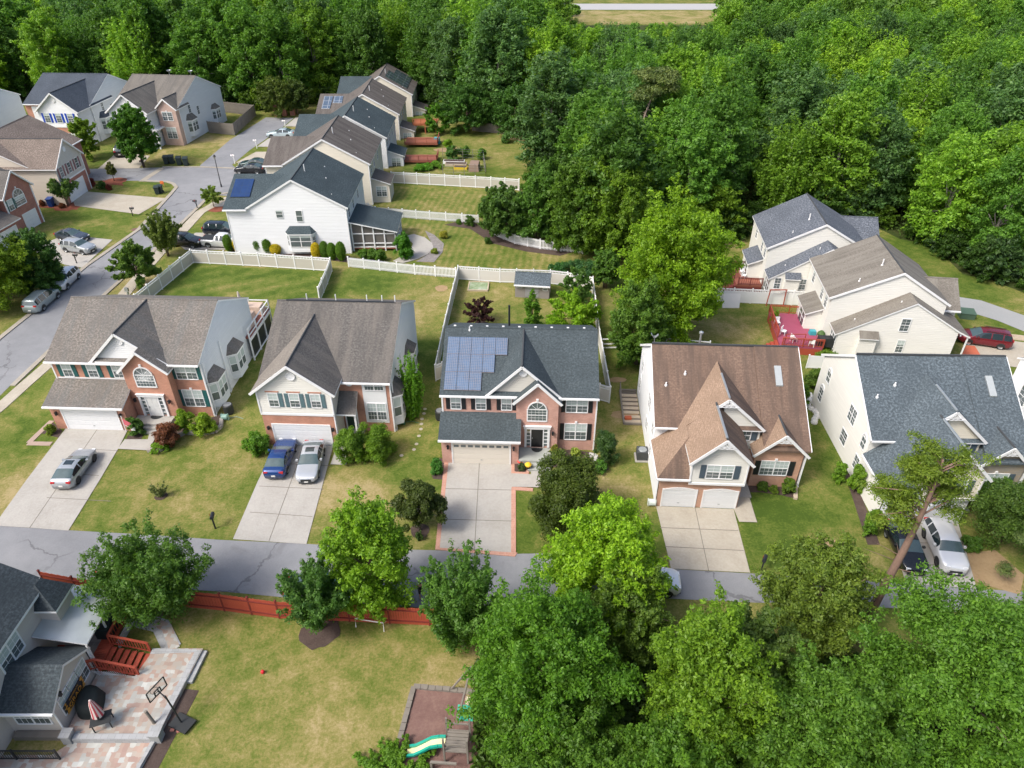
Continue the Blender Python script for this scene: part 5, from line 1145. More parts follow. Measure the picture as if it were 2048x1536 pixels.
def make_car(label, kind, col, rear, front, side, cat='car', name='parked_car', rim=None, sunroof=False, rack=False, sc=1.0, group='parked cars', rough=.25, met=.3):
    T = CT[kind]; L, w, belt0 = T['L'], T['w'], T['belt']
    paint = plain('paint_' + '_'.join('%03d' % int(c * 1000) for c in col), col, rough, met, var=.03, coat=.6)
    a, b = Vector(G(*rear)), Vector(G(*front)); d = (b - a).normalized(); n = Vector((-d.y, d.x))  # left of the heading
    mid = (a + b) / 2 + n * (w * .92) * sc * (1 if side == 'R' else -1)
    axm = L / 2 - (T['ax'][0] + T['ax'][1]) / 2                     # wheelbase centre relative to the body centre
    mid = mid - d * axm * sc
    root = empty(name, mid.x, mid.y, .035, math.atan2(d.y, d.x), label, cat, group); root.scale = (sc,) * 3
    xs = sorted(set([round(i * L / 46, 3) for i in range(47)] + [p[0] for p in T['top']] + list(T['ws']) + list(T['rg']) + [x for p in T['pil'] for x in (p - .05, p + .05)]))
    def half(x):
        u = x / L; k = 1 - .30 * max(0, (.12 - u) / .12) ** 2.2 - .22 * max(0, (u - .9) / .1) ** 2.2
        return w * k
    rings = []
    for x in xs:
        zt = lerp(T['top'], x); # smooth the roofline a little
        zt = (lerp(T['top'], max(0, x - .1)) + 2 * zt + lerp(T['top'], min(L, x + .1))) / 4
        h = half(x); belt = belt0 - .05 + .1 * x / L
        if zt < belt + .12: bl = zt - .07; wr, ze = h * .9, zt - .03
        else: bl = belt; wr, ze = h * (.95 - .42 * (zt - belt)), zt - .07
        X = L / 2 - x; zb = .2 + (.1 if x < .25 or x > L - .25 else 0)
        half_ring = [(h * .8, zb), (h * .96, zb + .06), (h, .5), (h * .99, max(.52, bl - .14)), (h * .955, bl), (wr, ze), (wr * .82, zt - .012), (wr * .35, zt + .004)]
        ring = [(X, y, z) for y, z in half_ring] + [(X, -y, z) for y, z in reversed(half_ring)]
        rings.append(ring)
    B = MB(); GL = {k: MB() for k in ('windscreen', 'rear_window', 'side_window', 'side_window_')}; m = len(rings[0])
    for i in range(len(xs) - 1):
        x = (xs[i] + xs[i + 1]) / 2; zt = lerp(T['top'], x)
        for k in range(m - 1):
            q = [rings[i][k], rings[i + 1][k], rings[i + 1][k + 1], rings[i][k + 1]]
            tgt = B
            if k in (4, 10) and zt > belt0 + .25 and T['ws'][0] + .35 < x < T['rg'][1] - .3 + (.1 if kind in ('suv', 'van') else 0) and not any(abs(x - p) < .05 for p in T['pil']): tgt = GL['side_window' if k == 4 else 'side_window_']
            elif k in (5, 6, 7, 8, 9) and T['ws'][0] < x < T['ws'][1]: tgt = GL['windscreen']
            elif k in (5, 6, 7, 8, 9) and T['rg'][0] < x < T['rg'][1]: tgt = GL['rear_window']
            tgt.poly(q)
        B.poly([rings[i][0], rings[i][m - 1], rings[i + 1][m - 1], rings[i + 1][0]])
    B.poly(rings[0]); B.poly(rings[-1][::-1])
    bo = B.build('body', paint, root, smooth=True)
    for k, g in GL.items():
        if g.f: g.build(k.strip('_'), cglass2 if k in ('windscreen', 'rear_window') else cglass, root, smooth=True)
    W1 = MB(); r = T['wr']; W1.lathe([(0, -.1), (r * .98, -.1), (r, -.06), (r, .08), (r * .97, .1), (r * .7, .105)], n=20); W2 = MB(); W2.lathe([(r * .7, .1), (r * .62, .075), (r * .15, .09), (0, .095)], n=12)
    wt = W1.build('wheel', tyre, root, smooth=True); wr_ = W2.build('rim', rim or rimm, wt, smooth=False); first = True
    for ax in T['ax']:
        for sgn in (1, -1):
            o, ri = (wt, wr_) if first else (wt.copy(), wr_.copy())
            if not first: link(o, root); link(ri, o)
            first = False; o.location = (L / 2 - ax, sgn * (w - .1), r); o.rotation_euler = (R(-90) * sgn, 0, 0)
    ar = MB()
    for ax in T['ax']:
        for sgn in (1, -1):
            c = [(L / 2 - ax + (r + .06) * math.cos(t * math.pi / 12), sgn * (w + .004), r + (r + .06) * math.sin(t * math.pi / 12)) for t in range(13)]; ar.poly(c)
    ar.build('wheel_arch', black_pl, root)
    for sgn in (1, -1):
        hl = MB(); hl.box(L / 2 - .32, L / 2 - .06, sgn * w * .62 - .17, sgn * w * .62 + .13, lerp(T['top'], .2) - .2, lerp(T['top'], .2) - .035); hl.build('headlight', lens, root)
        tl = MB(); zt = .78 if kind in ('sedan', 'hatch') else .98; tl.box(-L / 2 + .02, -L / 2 + .2, sgn * w * .68 - .2, sgn * w * .68 + .12, zt, zt + .17); tl.build('tail_light', tail, root)
        mi = MB(); mi.box(L / 2 - T['ws'][0] - .62, L / 2 - T['ws'][0] - .45, sgn * (w - .02), sgn * (w + .17) if sgn > 0 else sgn * (w - .02), belt0 + .02, belt0 + .16) if sgn > 0 else mi.box(L / 2 - T['ws'][0] - .62, L / 2 - T['ws'][0] - .45, -(w + .17), -(w - .02), belt0 + .02, belt0 + .16); mi.build('wing_mirror', paint, root)
    gr = MB(); gr.box(L / 2 - .05, L / 2 + .012, -.42, .42, .38, .62); gr.box(L / 2 - .08, L / 2 + .015, -.6, .6, .2, .3); gr.build('grille', black_pl, root)
    pl = MB(); pl.box(-L / 2 - .02, -L / 2 + .03, -.16, .16, .5, .64); pl.build('number_plate', plate, root); p2 = MB(); p2.box(L / 2, L / 2 + .025, -.16, .16, .3, .42); p2.build('number_plate', plate, root)
    if kind == 'pickup':
        bd = MB(); bd.box(-L / 2 + .12, -.62, -w * .84, w * .84, 1.12, 1.175); bd.build('bed_cover', black_pl, root)
    if sunroof: sr = MB(); xm = L / 2 - (T['ws'][1] + .35); sr.box(xm - .45, xm + .1, -.36, .36, lerp(T['top'], T['ws'][1] + .4) - .03, lerp(T['top'], T['ws'][1] + .4) + .018); sr.build('sunroof', cglass, root)
    if rack:
        rk = MB()
        for y in (-.6, .6): rk.bar((L / 2 - T['ws'][1] - .3, y, T['top'][5][1] + .02), (-L / 2 + .7, y, T['top'][5][1] - .0), .05, .05)
        rk.build('roof_rack', black_pl, root)
    return root
SIL, BLU, BLK, WHT, GRY, RED_, TEAL = (.36, .39, .42), (.012, .05, .19), (.014, .016, .02), (.72, .74, .76), (.25, .30, .33), (.17, .012, .022), (.06, .16, .24)
make_car('silver hatchback with a sunroof, alone on the driveway by the teal shuttered house', 'hatch', SIL, (157, 970), (192, 921), 'R', rim=rimb, sunroof=True)
make_car('dark blue coupe with its tail to the street, left of the silver saloon', 'sedan', BLU, (575, 949), (593, 901), 'R')
make_car('silver saloon with an open sunroof facing the street beside the blue coupe', 'sedan', (.42, .45, .49), (650, 906), (637, 960), 'L', sunroof=True)
make_car('black saloon facing the street beside the white crossover, half under a pine', 'sedan', BLK, (1771, 1076), (1795, 1131), 'R')
make_car('white crossover facing the street next to a black saloon', 'suv', WHT, (1846, 1075), (1871, 1131), 'R', rim=rimb)
make_car('dark red minivan on the far right driveway', 'van', RED_, (1993, 699), (1939, 691), 'L', cat='minivan', rack=True)
make_car('black SUV parked at the garage of the pale brick house', 'suv', BLK, (254, 314), (262, 301), 'R', sc=1.12)
make_car('silver crossover facing the side street beside a dark green bush', 'suv', SIL, (131, 505), (170, 511), 'R')
make_car('dark grey car behind the silver crossover on the same driveway', 'sedan', (.05, .065, .09), (118, 481), (160, 487), 'R')
make_car('white crossover parked on the side street nose towards the camera', 'suv', WHT, (160, 557), (136, 580), 'L', sunroof=True)
make_car('pale silver minivan parked on the side street ahead of the white crossover', 'van', (.34, .40, .41), (91, 620), (116, 598), 'R', cat='minivan')
make_car('black off-roader on the corner driveway, partly behind a tree', 'suv', BLK, (352, 494), (385, 497), 'R', rack=True)
make_car('black van on the corner driveway beyond the white pickup', 'van', (.012, .018, .03), (420, 472), (464, 473), 'R', cat='van', name='parked_van')
make_car('white pickup truck with a black bed cover beside the clipped bushes', 'pickup', WHT, (414, 496), (471, 499), 'R', cat='pickup truck', name='pickup_truck')
make_car('black saloon nearest the navy solar panel, nose to the side street', 'sedan', BLK, (520, 349), (474, 348), 'L', sc=1.1)
make_car('dark green saloon in the pair beyond the navy solar panel, the farther one', 'sedan', (.02, .05, .05), (528, 339), (483, 338), 'L', sc=1.1)
make_car('pale blue silver saloon far up the side lane', 'sedan', (.45, .55, .6), (582, 277), (538, 277), 'L', sc=1.15)
make_car('blue saloon on the front street, mostly hidden by two small trees', 'sedan', TEAL, (596, 1208), (676, 1213), 'R')
make_car('white car on the front street hidden behind the wide maple', 'suv', WHT, (228, 1171), (296, 1177), 'R')
make_car('white car at the street edge showing through the lime green trees', 'suv', WHT, (1262, 1190), (1322, 1195), 'R')

# ================================================================== FENCES
def fence(label, pts, style='privacy', h=1.85, sp=2.4, world=False, m=None, mp=None, name='fence', cat='fence', group=None, caps=True):
    P = [Vector(p if world else G(*p)).to_3d() for p in pts]
    root = empty(name, P[0].x, P[0].y, 0, 0, label, cat, group); o0 = P[0]
    pm = mp or vinyl; b = MB(); pw = .13 if m is None else .1
    b.box(-pw / 2, pw / 2, -pw / 2, pw / 2, 0, h + .08)
    if caps: b.box(-pw * .7, pw * .7, -pw * .7, pw * .7, h + .08, h + .11); b.poly([(0, 0, h + .18), (-pw * .6, -pw * .6, h + .11), (pw * .6, -pw * .6, h + .11)]); b.poly([(0, 0, h + .18), (pw * .6, -pw * .6, h + .11), (pw * .6, pw * .6, h + .11)]); b.poly([(0, 0, h + .18), (pw * .6, pw * .6, h + .11), (-pw * .6, pw * .6, h + .11)]); b.poly([(0, 0, h + .18), (-pw * .6, pw * .6, h + .11), (-pw * .6, -pw * .6, h + .11)])
    post = b.build('post', pm, root); pn = MB(); fm = m or vinyl_tan
    if style == 'privacy':
        pn.box(0, 1, -.03, .03, h - .13, h, 1); pn.box(0, 1, -.03, .03, .06, .2, 1); pn.box(0, 1, -.018, .018, .2, h - .35 if h > 1.6 else h - .13, 0)
        if h > 1.6:
            pn.box(0, 1, -.025, .025, h - .37, h - .31, 1)
            for i in range(12): pn.box((i + .3) / 12, (i + .7) / 12, -.012, .012, h - .33, h - .12, 1)
        for i in range(1, 12): pn.box(i / 12 - .003, i / 12 + .003, -.024, .024, .2, h - .37, 0)
    elif style == 'picket':
        for z in (.25, h - .22): pn.box(0, 1, -.03, .03, z, z + .09, 1)
        for i in range(15): x = (i + .5) / 15; pn.box(x - .016, x + .016, -.045, .045, .06, h - .02, 1)
    elif style == 'rail':
        for z in (.35, .8, h - .12): pn.box(0, 1, -.03, .03, z, z + .12, 1)
    elif style == 'wood':
        for z in (.35, h - .35): pn.box(0, 1, -.07, -.02, z, z + .09, 1)
        for i in range(16): pn.box(i / 16 + .003, (i + 1) / 16 - .003, -.02, .005, .04, h - .02 * (i % 3), 0)
    panel = pn.build('panel', [fm, pm], root); fp = fn = True
    for p, q in zip(P[:-1], P[1:]):
        L = (q - p).length; n = max(1, round(L / sp)); ang = math.atan2((q - p).y, (q - p).x)
        for i in range(n):
            a = p.lerp(q, i / n); o = panel if fn else panel.copy()
            if not fn: link(o, root)
            fn = False; o.location = a - o0; o.rotation_euler = (0, 0, ang); o.scale = (L / n, 1, 1)
            o = post if fp else post.copy()
            if not fp: link(o, root)
            fp = False; o.location = a - o0; o.rotation_euler = (0, 0, ang)
    o = post.copy(); link(o, root); o.location = P[-1] - o0; return root
fence('white framed tan panel fence round the green lawn behind the teal shuttered house', [(278, 618), (387, 526), (520, 533), (664, 543), (655, 568), (640, 603)])
fence('white picket fence from the clipped bushes to the shed yard', [(698, 534), (760, 541), (830, 549), (912, 556)], 'picket', 1.35)
fence('cream vinyl fence round the back yard with the shed', [(886, 756), (872, 762), (893, 660), (917, 559), (1000, 565), (1100, 568), (1134, 572), (1184, 582), (1197, 690), (1218, 806), (1197, 800)], m=plain('cream_vinyl', (.62, .60, .56), .5, var=.04))
fence('tan panelled vinyl fence below the vegetable garden', [(784, 366), (860, 370), (982, 377), (1038, 381)])
fence('white low picket fence curving behind the white end house', [(724, 418), (752, 431), (860, 440), (957, 447)], 'picket', 1.3)
fence('white picket fence curving along the foot of the dark trees', [(985, 470), (1030, 488), (1080, 498), (1165, 507)], 'picket', 1.35)
fence('long white vinyl fence below the brown deck', [(1392, 602), (1500, 607), (1624, 612)], m=vinyl)
fence('short white fence between the brown roofed house and the blue grey one', [(1612, 736), (1657, 739)], 'privacy', 1.5, m=vinyl)
fence('grey white rail fence behind the brown roofed house', [(1200, 702), (1330, 700), (1416, 708)], 'rail', 1.5, m=vinyl)
fence('grey timber fence beside the pale brick house', [(426, 222), (512, 232), (470, 271), (419, 266)], 'wood', 2.3, m=woodg, mp=woodg, caps=False)
fence('grey timber fence at the wood edge beyond the mown yard', [(945, 262), (1010, 268), (1090, 277)], 'wood', 1.8, m=woodg, mp=woodg, caps=False)
fence('red stained timber fence along the near side of the front street', [(96, 1176), (160, 1188), (240, 1200), (350, 1212), (450, 1222), (560, 1237), (700, 1243), (860, 1251), (960, 1256)], 'wood', 1.75, m=redw, mp=plain('dark_red_post', (.17, .025, .02), .7), caps=True)

# ================================================================== STREET AND GARDEN THINGS
def simple(name, label, cat, m, fn, px=None, rz=0, group=None, xy=None, z=0, **kw):
    x, y = xy or G(*px); b = MB(); fn(b); o = b.build(name, m, **kw); o.location = (x, y, z); o.rotation_euler = (0, 0, rz); return tag(o, label, cat, group)
def mailbox(px, label, m, rz=0, group='mailboxes', h=1.1):
    x, y = G(*px); r = empty('mailbox', x, y, 0, rz, label, 'mailbox', group); b = MB(); b.box(-.05, .05, -.05, .05, 0, h); b.bar((0, 0, h - .35), (.3, 0, h - .05), .05, .05); b.build('post', m, r)
    b = MB(); n = 8
    arc = [(.13 * math.cos(t * math.pi / n), .13 * math.sin(t * math.pi / n)) for t in range(n + 1)]
    prof = [(.13, -.13)] + arc + [(-.13, -.13)]
    for (a, c), (d, e) in zip(prof, prof[1:] + prof[:1]): b.poly([(-.15, a, h + .13 + c), (.45, a, h + .13 + c), (.45, d, h + .13 + e), (-.15, d, h + .13 + e)])
    for xx in (-.15, .45): b.poly([(xx, a, h + .13 + c) for a, c in prof])
    b.build('box', m, r); b = MB(); b.box(.1, .14, .13, .15, h + .12, h + .36); b.build('flag', tail, r); return r
mailbox((431, 1057), 'black mailbox on the lawn edge left of the two car driveway', black, R(100))
mailbox((1522, 1143), 'black mailbox by the driveway of the brown roofed house', black, R(60))
mailbox((266, 432), 'black mailbox on the corner lawn across the side street', black, R(0))
mailbox((154, 527), 'black mailbox beside the silver crossover', black, R(0))
mailbox((395, 417), 'black mailbox by the pavement across from the corner lawn', black, R(180))
mailbox((288, 336), 'dark mailbox under the round maple', black, R(180))
for i, (px, w_) in enumerate((((470, 328), 'nearest of the three along the side lane'), ((514, 297), 'middle one of the three along the side lane'), ((571, 257), 'farthest of the three along the side lane'))):
    mailbox(px, 'white mailbox on a post, ' + w_, white, R(180), 'white mailboxes', 1.4)
def lamp_post(px):
    x, y = G(*px); r = empty('street_lamp', x, y, 0, 0, 'black street lamp standing on the corner of the side street', 'street lamp')
    b = MB(); b.tube([(0, 0, 0), (0, 0, .5), (0, 0, .6), (0, 0, 4.6)], [.14, .12, .08, .055], 8); b.build('pole', black, r)
    b = MB(); b.lathe([(.1, 4.6), (.2, 4.95), (.22, 5.0)], n=8); b.build('lantern', plain('lantern_glass', (.25, .25, .22), .2), r); b = MB(); b.lathe([(.27, 5.0), (.1, 5.25), (0, 5.35)], n=8); b.build('lantern_cap', black, r)
lamp_post((443, 374))
def bin_(px, label, m, rz=0, sc=1.0, grp='wheeled bins'):
    x, y = G(*px); r = empty('wheeled_bin', x, y, 0, rz, label, 'bin', grp); r.scale = (sc,) * 3
    b = MB(); A = [(-.24, -.26), (.24, -.26), (.24, .26), (-.24, .26)]; T = [(-.3, -.34), (.3, -.34), (.3, .34), (-.3, .34)]
    for i in range(4): j = (i + 1) % 4; b.poly([(*A[i], .05), (*A[j], .05), (*T[j], .98), (*T[i], .98)])
    b.poly([(*p, .05) for p in A]); b.build('body', m, r)
    b = MB(); b.slab([(-.33, -.38, 1.0), (.33, -.38, 1.0), (.33, .38, 1.1), (-.33, .38, 1.1)], .07); b.build('lid', m, r)
    b = MB(); b.tube([(-.32, .26, .14), (.32, .26, .14)], .14, 10); b.build('wheel', black_pl, r)
dg = plain('dark_green_bin', (.02, .035, .035), .6); bl = plain('blue_bin', (.012, .05, .22), .5)
for px, t in (((334, 328), 'first from the left in the row of four by the round maple'), ((345, 327), 'second from the left in the row of four by the round maple'), ((360, 330), 'third from the left in the row of four by the round maple'), ((373, 331), 'rightmost in the row of four by the round maple')): bin_(px, 'dark wheeled bin, ' + t, dg, .2, 1.35)
bin_((316, 388), 'dark green bin on the corner lawn by the orange sign, left one', dg, .2, 1.2); bin_((322, 386), 'dark green bin on the corner lawn by the orange sign, right one', dg, .1, 1.2)
bin_((104, 413), 'blue bin against the tan wall', bl, 0, 1.3); bin_((1853, 1037), 'bright blue bin behind the white crossover by the garage door', plain('bright_blue_bin', (.01, .08, .5), .45), 0.1, 1.1)
simple('yard_sign', 'small orange sign standing on the corner lawn', 'sign', plain('orange_sign', (.7, .18, .05), .6), lambda b: (b.box(-.28, .28, -.02, .02, .45, 1.0), b.bar((-.2, 0, 0), (-.2, 0, .5), .03, .03), b.bar((.2, 0, 0), (.2, 0, .5), .03, .03), b.bar((-.3, .1, .3), (.3, .1, .75), .3, .03)), (326, 374))
for i, (px, t) in enumerate((((554, 232), 'left'), ((570, 231), 'middle'), ((586, 230), 'right'))):
    simple('brick_pillar', 'red brick pillar under the trees at the lane end, %s one' % t, 'pillar', brR, lambda b: (b.box(-.45, .45, -.45, .45, 0, 2.1), b.box(-.52, .52, -.52, .52, 2.1, 2.22)), px, group='brick pillars')
simple('manhole_cover', 'round rusty manhole cover in the side street', 'manhole cover', plain('rusty_iron', (.16, .09, .07), .8), lambda b: b.lathe([(0, .03), (.5, .03), (.52, .0)], n=18), (270, 459))
simple('utility_box', 'green transformer box on the grass by the curved lane', 'transformer box', plain('green_metal', (.07, .12, .085), .5), lambda b: (b.box(-.75, .75, -.6, .6, 0, .7), b.slab([(-.8, -.65, .72), (.8, -.65, .72), (.78, .65, .86), (-.78, .65, .86)], .08)), (1931, 634), R(-12))
simple('post', 'grey metal post on the verge of the side street', 'post', metal, lambda b: (b.tube([(0, 0, 0), (0, 0, 1.1)], .14, 10), b.box(-.2, .2, -.15, .15, .7, 1.15)), (258, 593))
# air conditioners
def ac_box(px, label, rz=0):
    x, y = G(*px); r = empty('air_conditioner', x, y, 0, rz, label, 'air conditioner', 'air conditioners'); b = MB(); b.box(-.6, .6, -.6, .6, 0, .1); b.build('slab', conc, r)
    b = MB(); b.box(-.45, .45, -.45, .45, .1, .95)
    for i in range(9): b.box(-.46, .46, -.46, .46, .16 + i * .085, .18 + i * .085)
    b.build('casing', plain('dark_grey_metal', (.06, .065, .07), .5), r); b = MB(); b.lathe([(.36, .96), (.34, .985), (.1, .985), (.08, 1.02), (0, 1.02)], n=16); [b.bar((0, 0, .98), (.36 * math.cos(t), .36 * math.sin(t), .97), .02, .02) for t in np.arange(0, 6.28, .52)]; b.build('fan_grille', metal, r)
ac_box((1283, 916), 'square grey air conditioner beside the brown roofed house', R(-3))
def ac_round(px, label):
    x, y = G(*px); r = empty('air_conditioner', x, y, 0, 0, label, 'air conditioner', 'air conditioners'); b = MB(); b.lathe([(.42, .05), (.45, .12), (.45, .95), (.36, 1.02)], n=20); b.build('casing', black_pl, r); b = MB(); b.lathe([(.36, 1.02), (.3, .98), (.1, .99), (0, 1.0)], n=20); b.build('fan_grille', plain('mid_grey_metal', (.2, .21, .22), .5), r)
ac_round((881, 838), 'round black air conditioner left of the solar roofed house'); ac_round((459, 826), 'round dark air conditioner right of the teal shuttered house')
def hose(px, label, m):
    simple('hose_reel', label, 'hose reel', m, lambda b: (b.tube([(-.25, 0, .3), (.25, 0, .3)], .28, 12), b.bar((-.3, 0, 0), (-.3, 0, .6), .05, .3), b.bar((.3, 0, 0), (.3, 0, .6), .05, .3), b.tube([(.2, .2, .03), (.9, .4, .03), (1.6, .1, .03)], .025, 5)), px)
hose((451, 839), 'pale green hose reel at the corner of the teal shuttered house', plain('pale_green_plastic', (.2, .34, .3), .5)); hose((803, 848), 'dark green hose reel at the corner of the cream gabled house', plain('dark_green_plastic', (.01, .12, .07), .5))
hose((1303, 1010), 'white and green hose lying by the corner of the brown roofed house', plain('white_plastic', (.6, .66, .62), .5))
# shed
def shed():
    x, y = G(1030, 594); x2, y2 = G(1098, 598); a = math.atan2(y2 - y, x2 - x); s = House('garden_shed', 'grey garden shed with double doors and a slate roof', x, y, math.degrees(a), cat='shed')
    W_ = math.hypot(x2 - x, y2 - y); sd = plain('greige_boards', (.25, .23, .22), .7, var=.08)
    s.vol(0, W_, 0, 2.4, 0, 1.9, f=sd, b=sd, l=sd, r=sd); s.gable_side(sd, W_, 0, 2.4, 1.2, 1.8, 1.9, 2.65, 1.9, 1); s.gable_side(sd, 0, 0, 2.4, 1.2, 1.8, 1.9, 2.65, 1.9, -1)
    s.roof_x(roofS, 0, W_, 0, 1.2, 2.4, 1.95, 2.75, 1.95, ov=.25, og=.1)
    def dr(b):
        for u in (W_ * .3, W_ * .5): w = W_ * .19; b.box(u, u + w, -.03, 0, .1, 1.75); [b.bar((u, -.05, .1), (u + w, -.05, .95), .05, .03), b.bar((u + w, -.05, .1), (u, -.05, .95), .05, .03), b.box(u, u + w, -.06, -.03, .95, 1.02), b.box(u, u + .05, -.06, -.03, .1, 1.75)]
    s.part('door', plain('grey_door', (.30, .30, .31), .6), dr); s.window(FRONT(), W_ * .82, W_ * .94, 1.1, 1.6, grid=(1, 1), blind=0, casing=.04); s.window(FRONT(), .2, W_ * .2, 1.3, 1.6, grid=(1, 1), blind=0, casing=.04); s.finish()
shed()
def flat_frame():
    x, y = G(957, 574); r = empty('netting_bed', x, y, 0, R(-2), 'low pale timber frame with netting lying on the lawn by the shed', 'garden frame'); b = MB()
    for p, q in (((-1.2, -1.1), (1.2, -1.1)), ((1.2, -1.1), (1.2, 1.1)), ((1.2, 1.1), (-1.2, 1.1)), ((-1.2, 1.1), (-1.2, -1.1))): b.bar((*p, .1), (*q, .1), .12, .2)
    b.build('frame', woodl, r); b = MB(); b.poly([(-1.15, -1.05, .12), (1.15, -1.05, .12), (1.15, 1.05, .12), (-1.15, 1.05, .12)]); b.build('netting', ground_mat('netting', [(.35, (.12, .2, .06)), (.55, (.3, .36, .25)), (.7, (.55, .56, .52))], .8, 4), r)
flat_frame()
# basement stairs beside the brown roofed house
def stair_well():
    r = empty('basement_steps', 11.5, 44.3, 0, R(-3), 'sunken timber sided steps beside the brown roofed house', 'steps'); b = MB()
    for p, q in (((-1.65, 6.7), (-1.65, 12.0)), ((-1.65, 6.7), (-.05, 6.7)), ((-1.65, 12.0), (-.05, 12.0))): b.bar((*p, .1), (*q, .1), .14, .24)
    b.build('timber_wall', woodg, r)
    for i in range(7): b = MB(); b.box(-1.55, -.08, 7.0 + i * .66, 7.42 + i * .66, .02, .04 + i * .012); b.build('tread', woodl, r)
    b = MB(); b.box(-1.56, -.06, 6.8, 11.9, .004, .015); b.build('well_floor', plain('dark_gravel', (.12, .105, .09), .95), r)
    b = MB(); b.bar((-1.65, 12.0, .2), (-1.65, 12.0, 1.1), .08, .08); b.bar((-1.65, 12.0, 1.0), (-1.65, 9.5, .35), .06, .06); b.build('handrail', woodg, r)
stair_well()
simple('toolbox', 'orange box at the foot of the basement steps', 'box', plain('orange_plastic', (.5, .12, .05), .5), lambda b: b.box(-.3, .3, -.2, .2, .05, .25), (1256, 838))
# stepping stones
for i, (x, y) in enumerate(((850, 818), (848, 827), (844, 838), (843, 848), (842, 858), (838, 872), (833, 888), (828, 899), (803, 911), (766, 925))):
    simple('stepping_stone', 'pale stepping stone in the line across the grass right of the cream gabled house', 'stepping stone', conc2, lambda b: b.lathe([(0, .03), (.16, .03), (.18, 0)], n=7), (x, y), i, 'stepping stones')
# porch things
simple('flower_pot', 'dark pot of yellow flowers on the steps of the solar roofed house', 'flower pot', [black_pl, plain('yellow_flowers', (.75, .5, .03), .7)], lambda b: (b.lathe([(0, 0), (.14, 0), (.2, .3)], n=10), b.lathe([(.26, .28), (.3, .42), (.15, .56), (0, .58)], n=9, m=1)), xy=(1.35, 44.9), z=.2)
simple('flower_pot', 'pot of bright red flowers by the garage of the solar roofed house', 'flower pot', [black_pl, plain('red_flowers', (.6, .04, .03), .7)], lambda b: (b.lathe([(0, 0), (.14, 0), (.2, .3)], n=10), b.lathe([(.24, .28), (.3, .4), (.12, .52), (0, .54)], n=9, m=1)), (1041, 929))
simple('flag_bundle', 'pink and white flag hanging by the teal shuttered front door', 'flag', [plain('pink_cloth', (.55, .12, .15), .8), white], lambda b: (b.bar((0, 0, 0), (.05, 0, 1.7), .05, .05, 1), b.slab([(.05, -.02, 1.5), (.75, -.1, 1.0), (.6, -.1, .5), (.0, 0, .8)], .04), b.slab([(.6, -.12, .6), (.95, -.1, .5), (.9, -.1, .2), (.55, -.1, .2)], .04, 1)), xy=(-34.2, 49.3), z=.6)
# deck furniture of the teal shuttered house (covered)
tc = plain('tan_cover', (.56, .43, .34), .8)
def cover(label, x, y, z, sx, sy, sz, m=tc, cat='covered furniture', name='furniture_cover'):
    def f(b):
        k = .86
        A = [(-sx, -sy, 0), (sx, -sy, 0), (sx, sy, 0), (-sx, sy, 0)]; T = [(p[0] * k, p[1] * k, sz) for p in A]
        for i in range(4): j = (i + 1) % 4; b.poly([A[i], A[j], T[j], T[i]])
        b.poly(T)
    return simple(name, label, cat, m, f, xy=(x, y), z=z, rz=R(-3))
def AL(x, y, a=R(-2.6)): return (-41.1 + x * math.cos(a) - y * math.sin(a), 52.95 + x * math.sin(a) + y * math.cos(a))
cover('tan covered sofa at the rear of the raised deck', *AL(12.6, 14.9), 2.76, 1.15, .7, .85); cover('tan covered table in the middle of the raised deck', *AL(12.2, 13.3), 2.76, 1.1, .65, .7); cover('tan covered bench at the near end of the raised deck', *AL(12.9, 11.9), 2.76, .8, .6, .55)
simple('parasol', 'closed pale parasol with a dark pole on the raised deck', 'parasol', [plain('cream_cloth', (.55, .48, .42), .8), black_pl], lambda b: (b.lathe([(.06, .9), (.22, 1.1), (.2, 1.9), (.08, 2.7), (0, 2.8)], n=10), b.tube([(0, 0, 0), (0, 0, .95)], .03, 6, 1)), xy=AL(11.7, 14.2), z=2.76)
# maroon deck furniture
for i, (px, t) in enumerate((((1553, 650), 'by the left railing'), ((1566, 668), 'in the left middle'), ((1586, 683), 'near the front railing'), ((1622, 692), 'beside the black grill'))):
    simple('garden_chair', 'white plastic chair on the maroon deck, ' + t, 'chair', white, lambda b: (b.box(-.28, .28, -.25, .25, .38, .43), b.box(-.28, .28, .2, .26, .43, .9), [b.bar((x, y, 0), (x, y, .4), .05, .05) for x in (-.25, .25) for y in (-.22, .22)]), xy=G(px[0], px[1], 1.0), z=1.0, rz=i * .9, group='white chairs on the maroon deck')
cover('black covered grill at the right end of the maroon deck', *G(1648, 690, 1.0), 1.0, .8, .45, .95, black_pl, 'grill cover'); cover('teal and white cool box by the sliding doors of the maroon deck', *G(1624, 668, 1.0), 1.0, .35, .3, .45, plain('teal_plastic', (.05, .35, .4), .5), 'cool box', 'cool_box')
simple('flower_pot', 'red pot with a bushy plant by the sun room of the maroon deck', 'flower pot', [tail, plain('pot_leaves', (.06, .12, .03), .7)], lambda b: (b.lathe([(0, 0), (.2, 0), (.28, .35)], n=10), b.lathe([(.35, .33), (.42, .6), (.2, .85), (0, .9)], n=9, m=1)), xy=G(1640, 676, 1.0), z=1.0)
for i, (px, t) in enumerate((((1484, 548), 'at the corner'), ((1487, 556), 'by the grey grill'), ((1494, 540), 'next to the sun room'))):
    simple('garden_chair', 'white chair on the brown deck, ' + t, 'chair', white, lambda b: (b.box(-.28, .28, -.25, .25, .38, .43), b.box(-.28, .28, .2, .26, .43, .9), [b.bar((x, y, 0), (x, y, .4), .05, .05) for x in (-.25, .25) for y in (-.22, .22)]), xy=G(px[0], px[1], 1.0), z=1.0, rz=i * .9, group='white chairs on the brown deck')
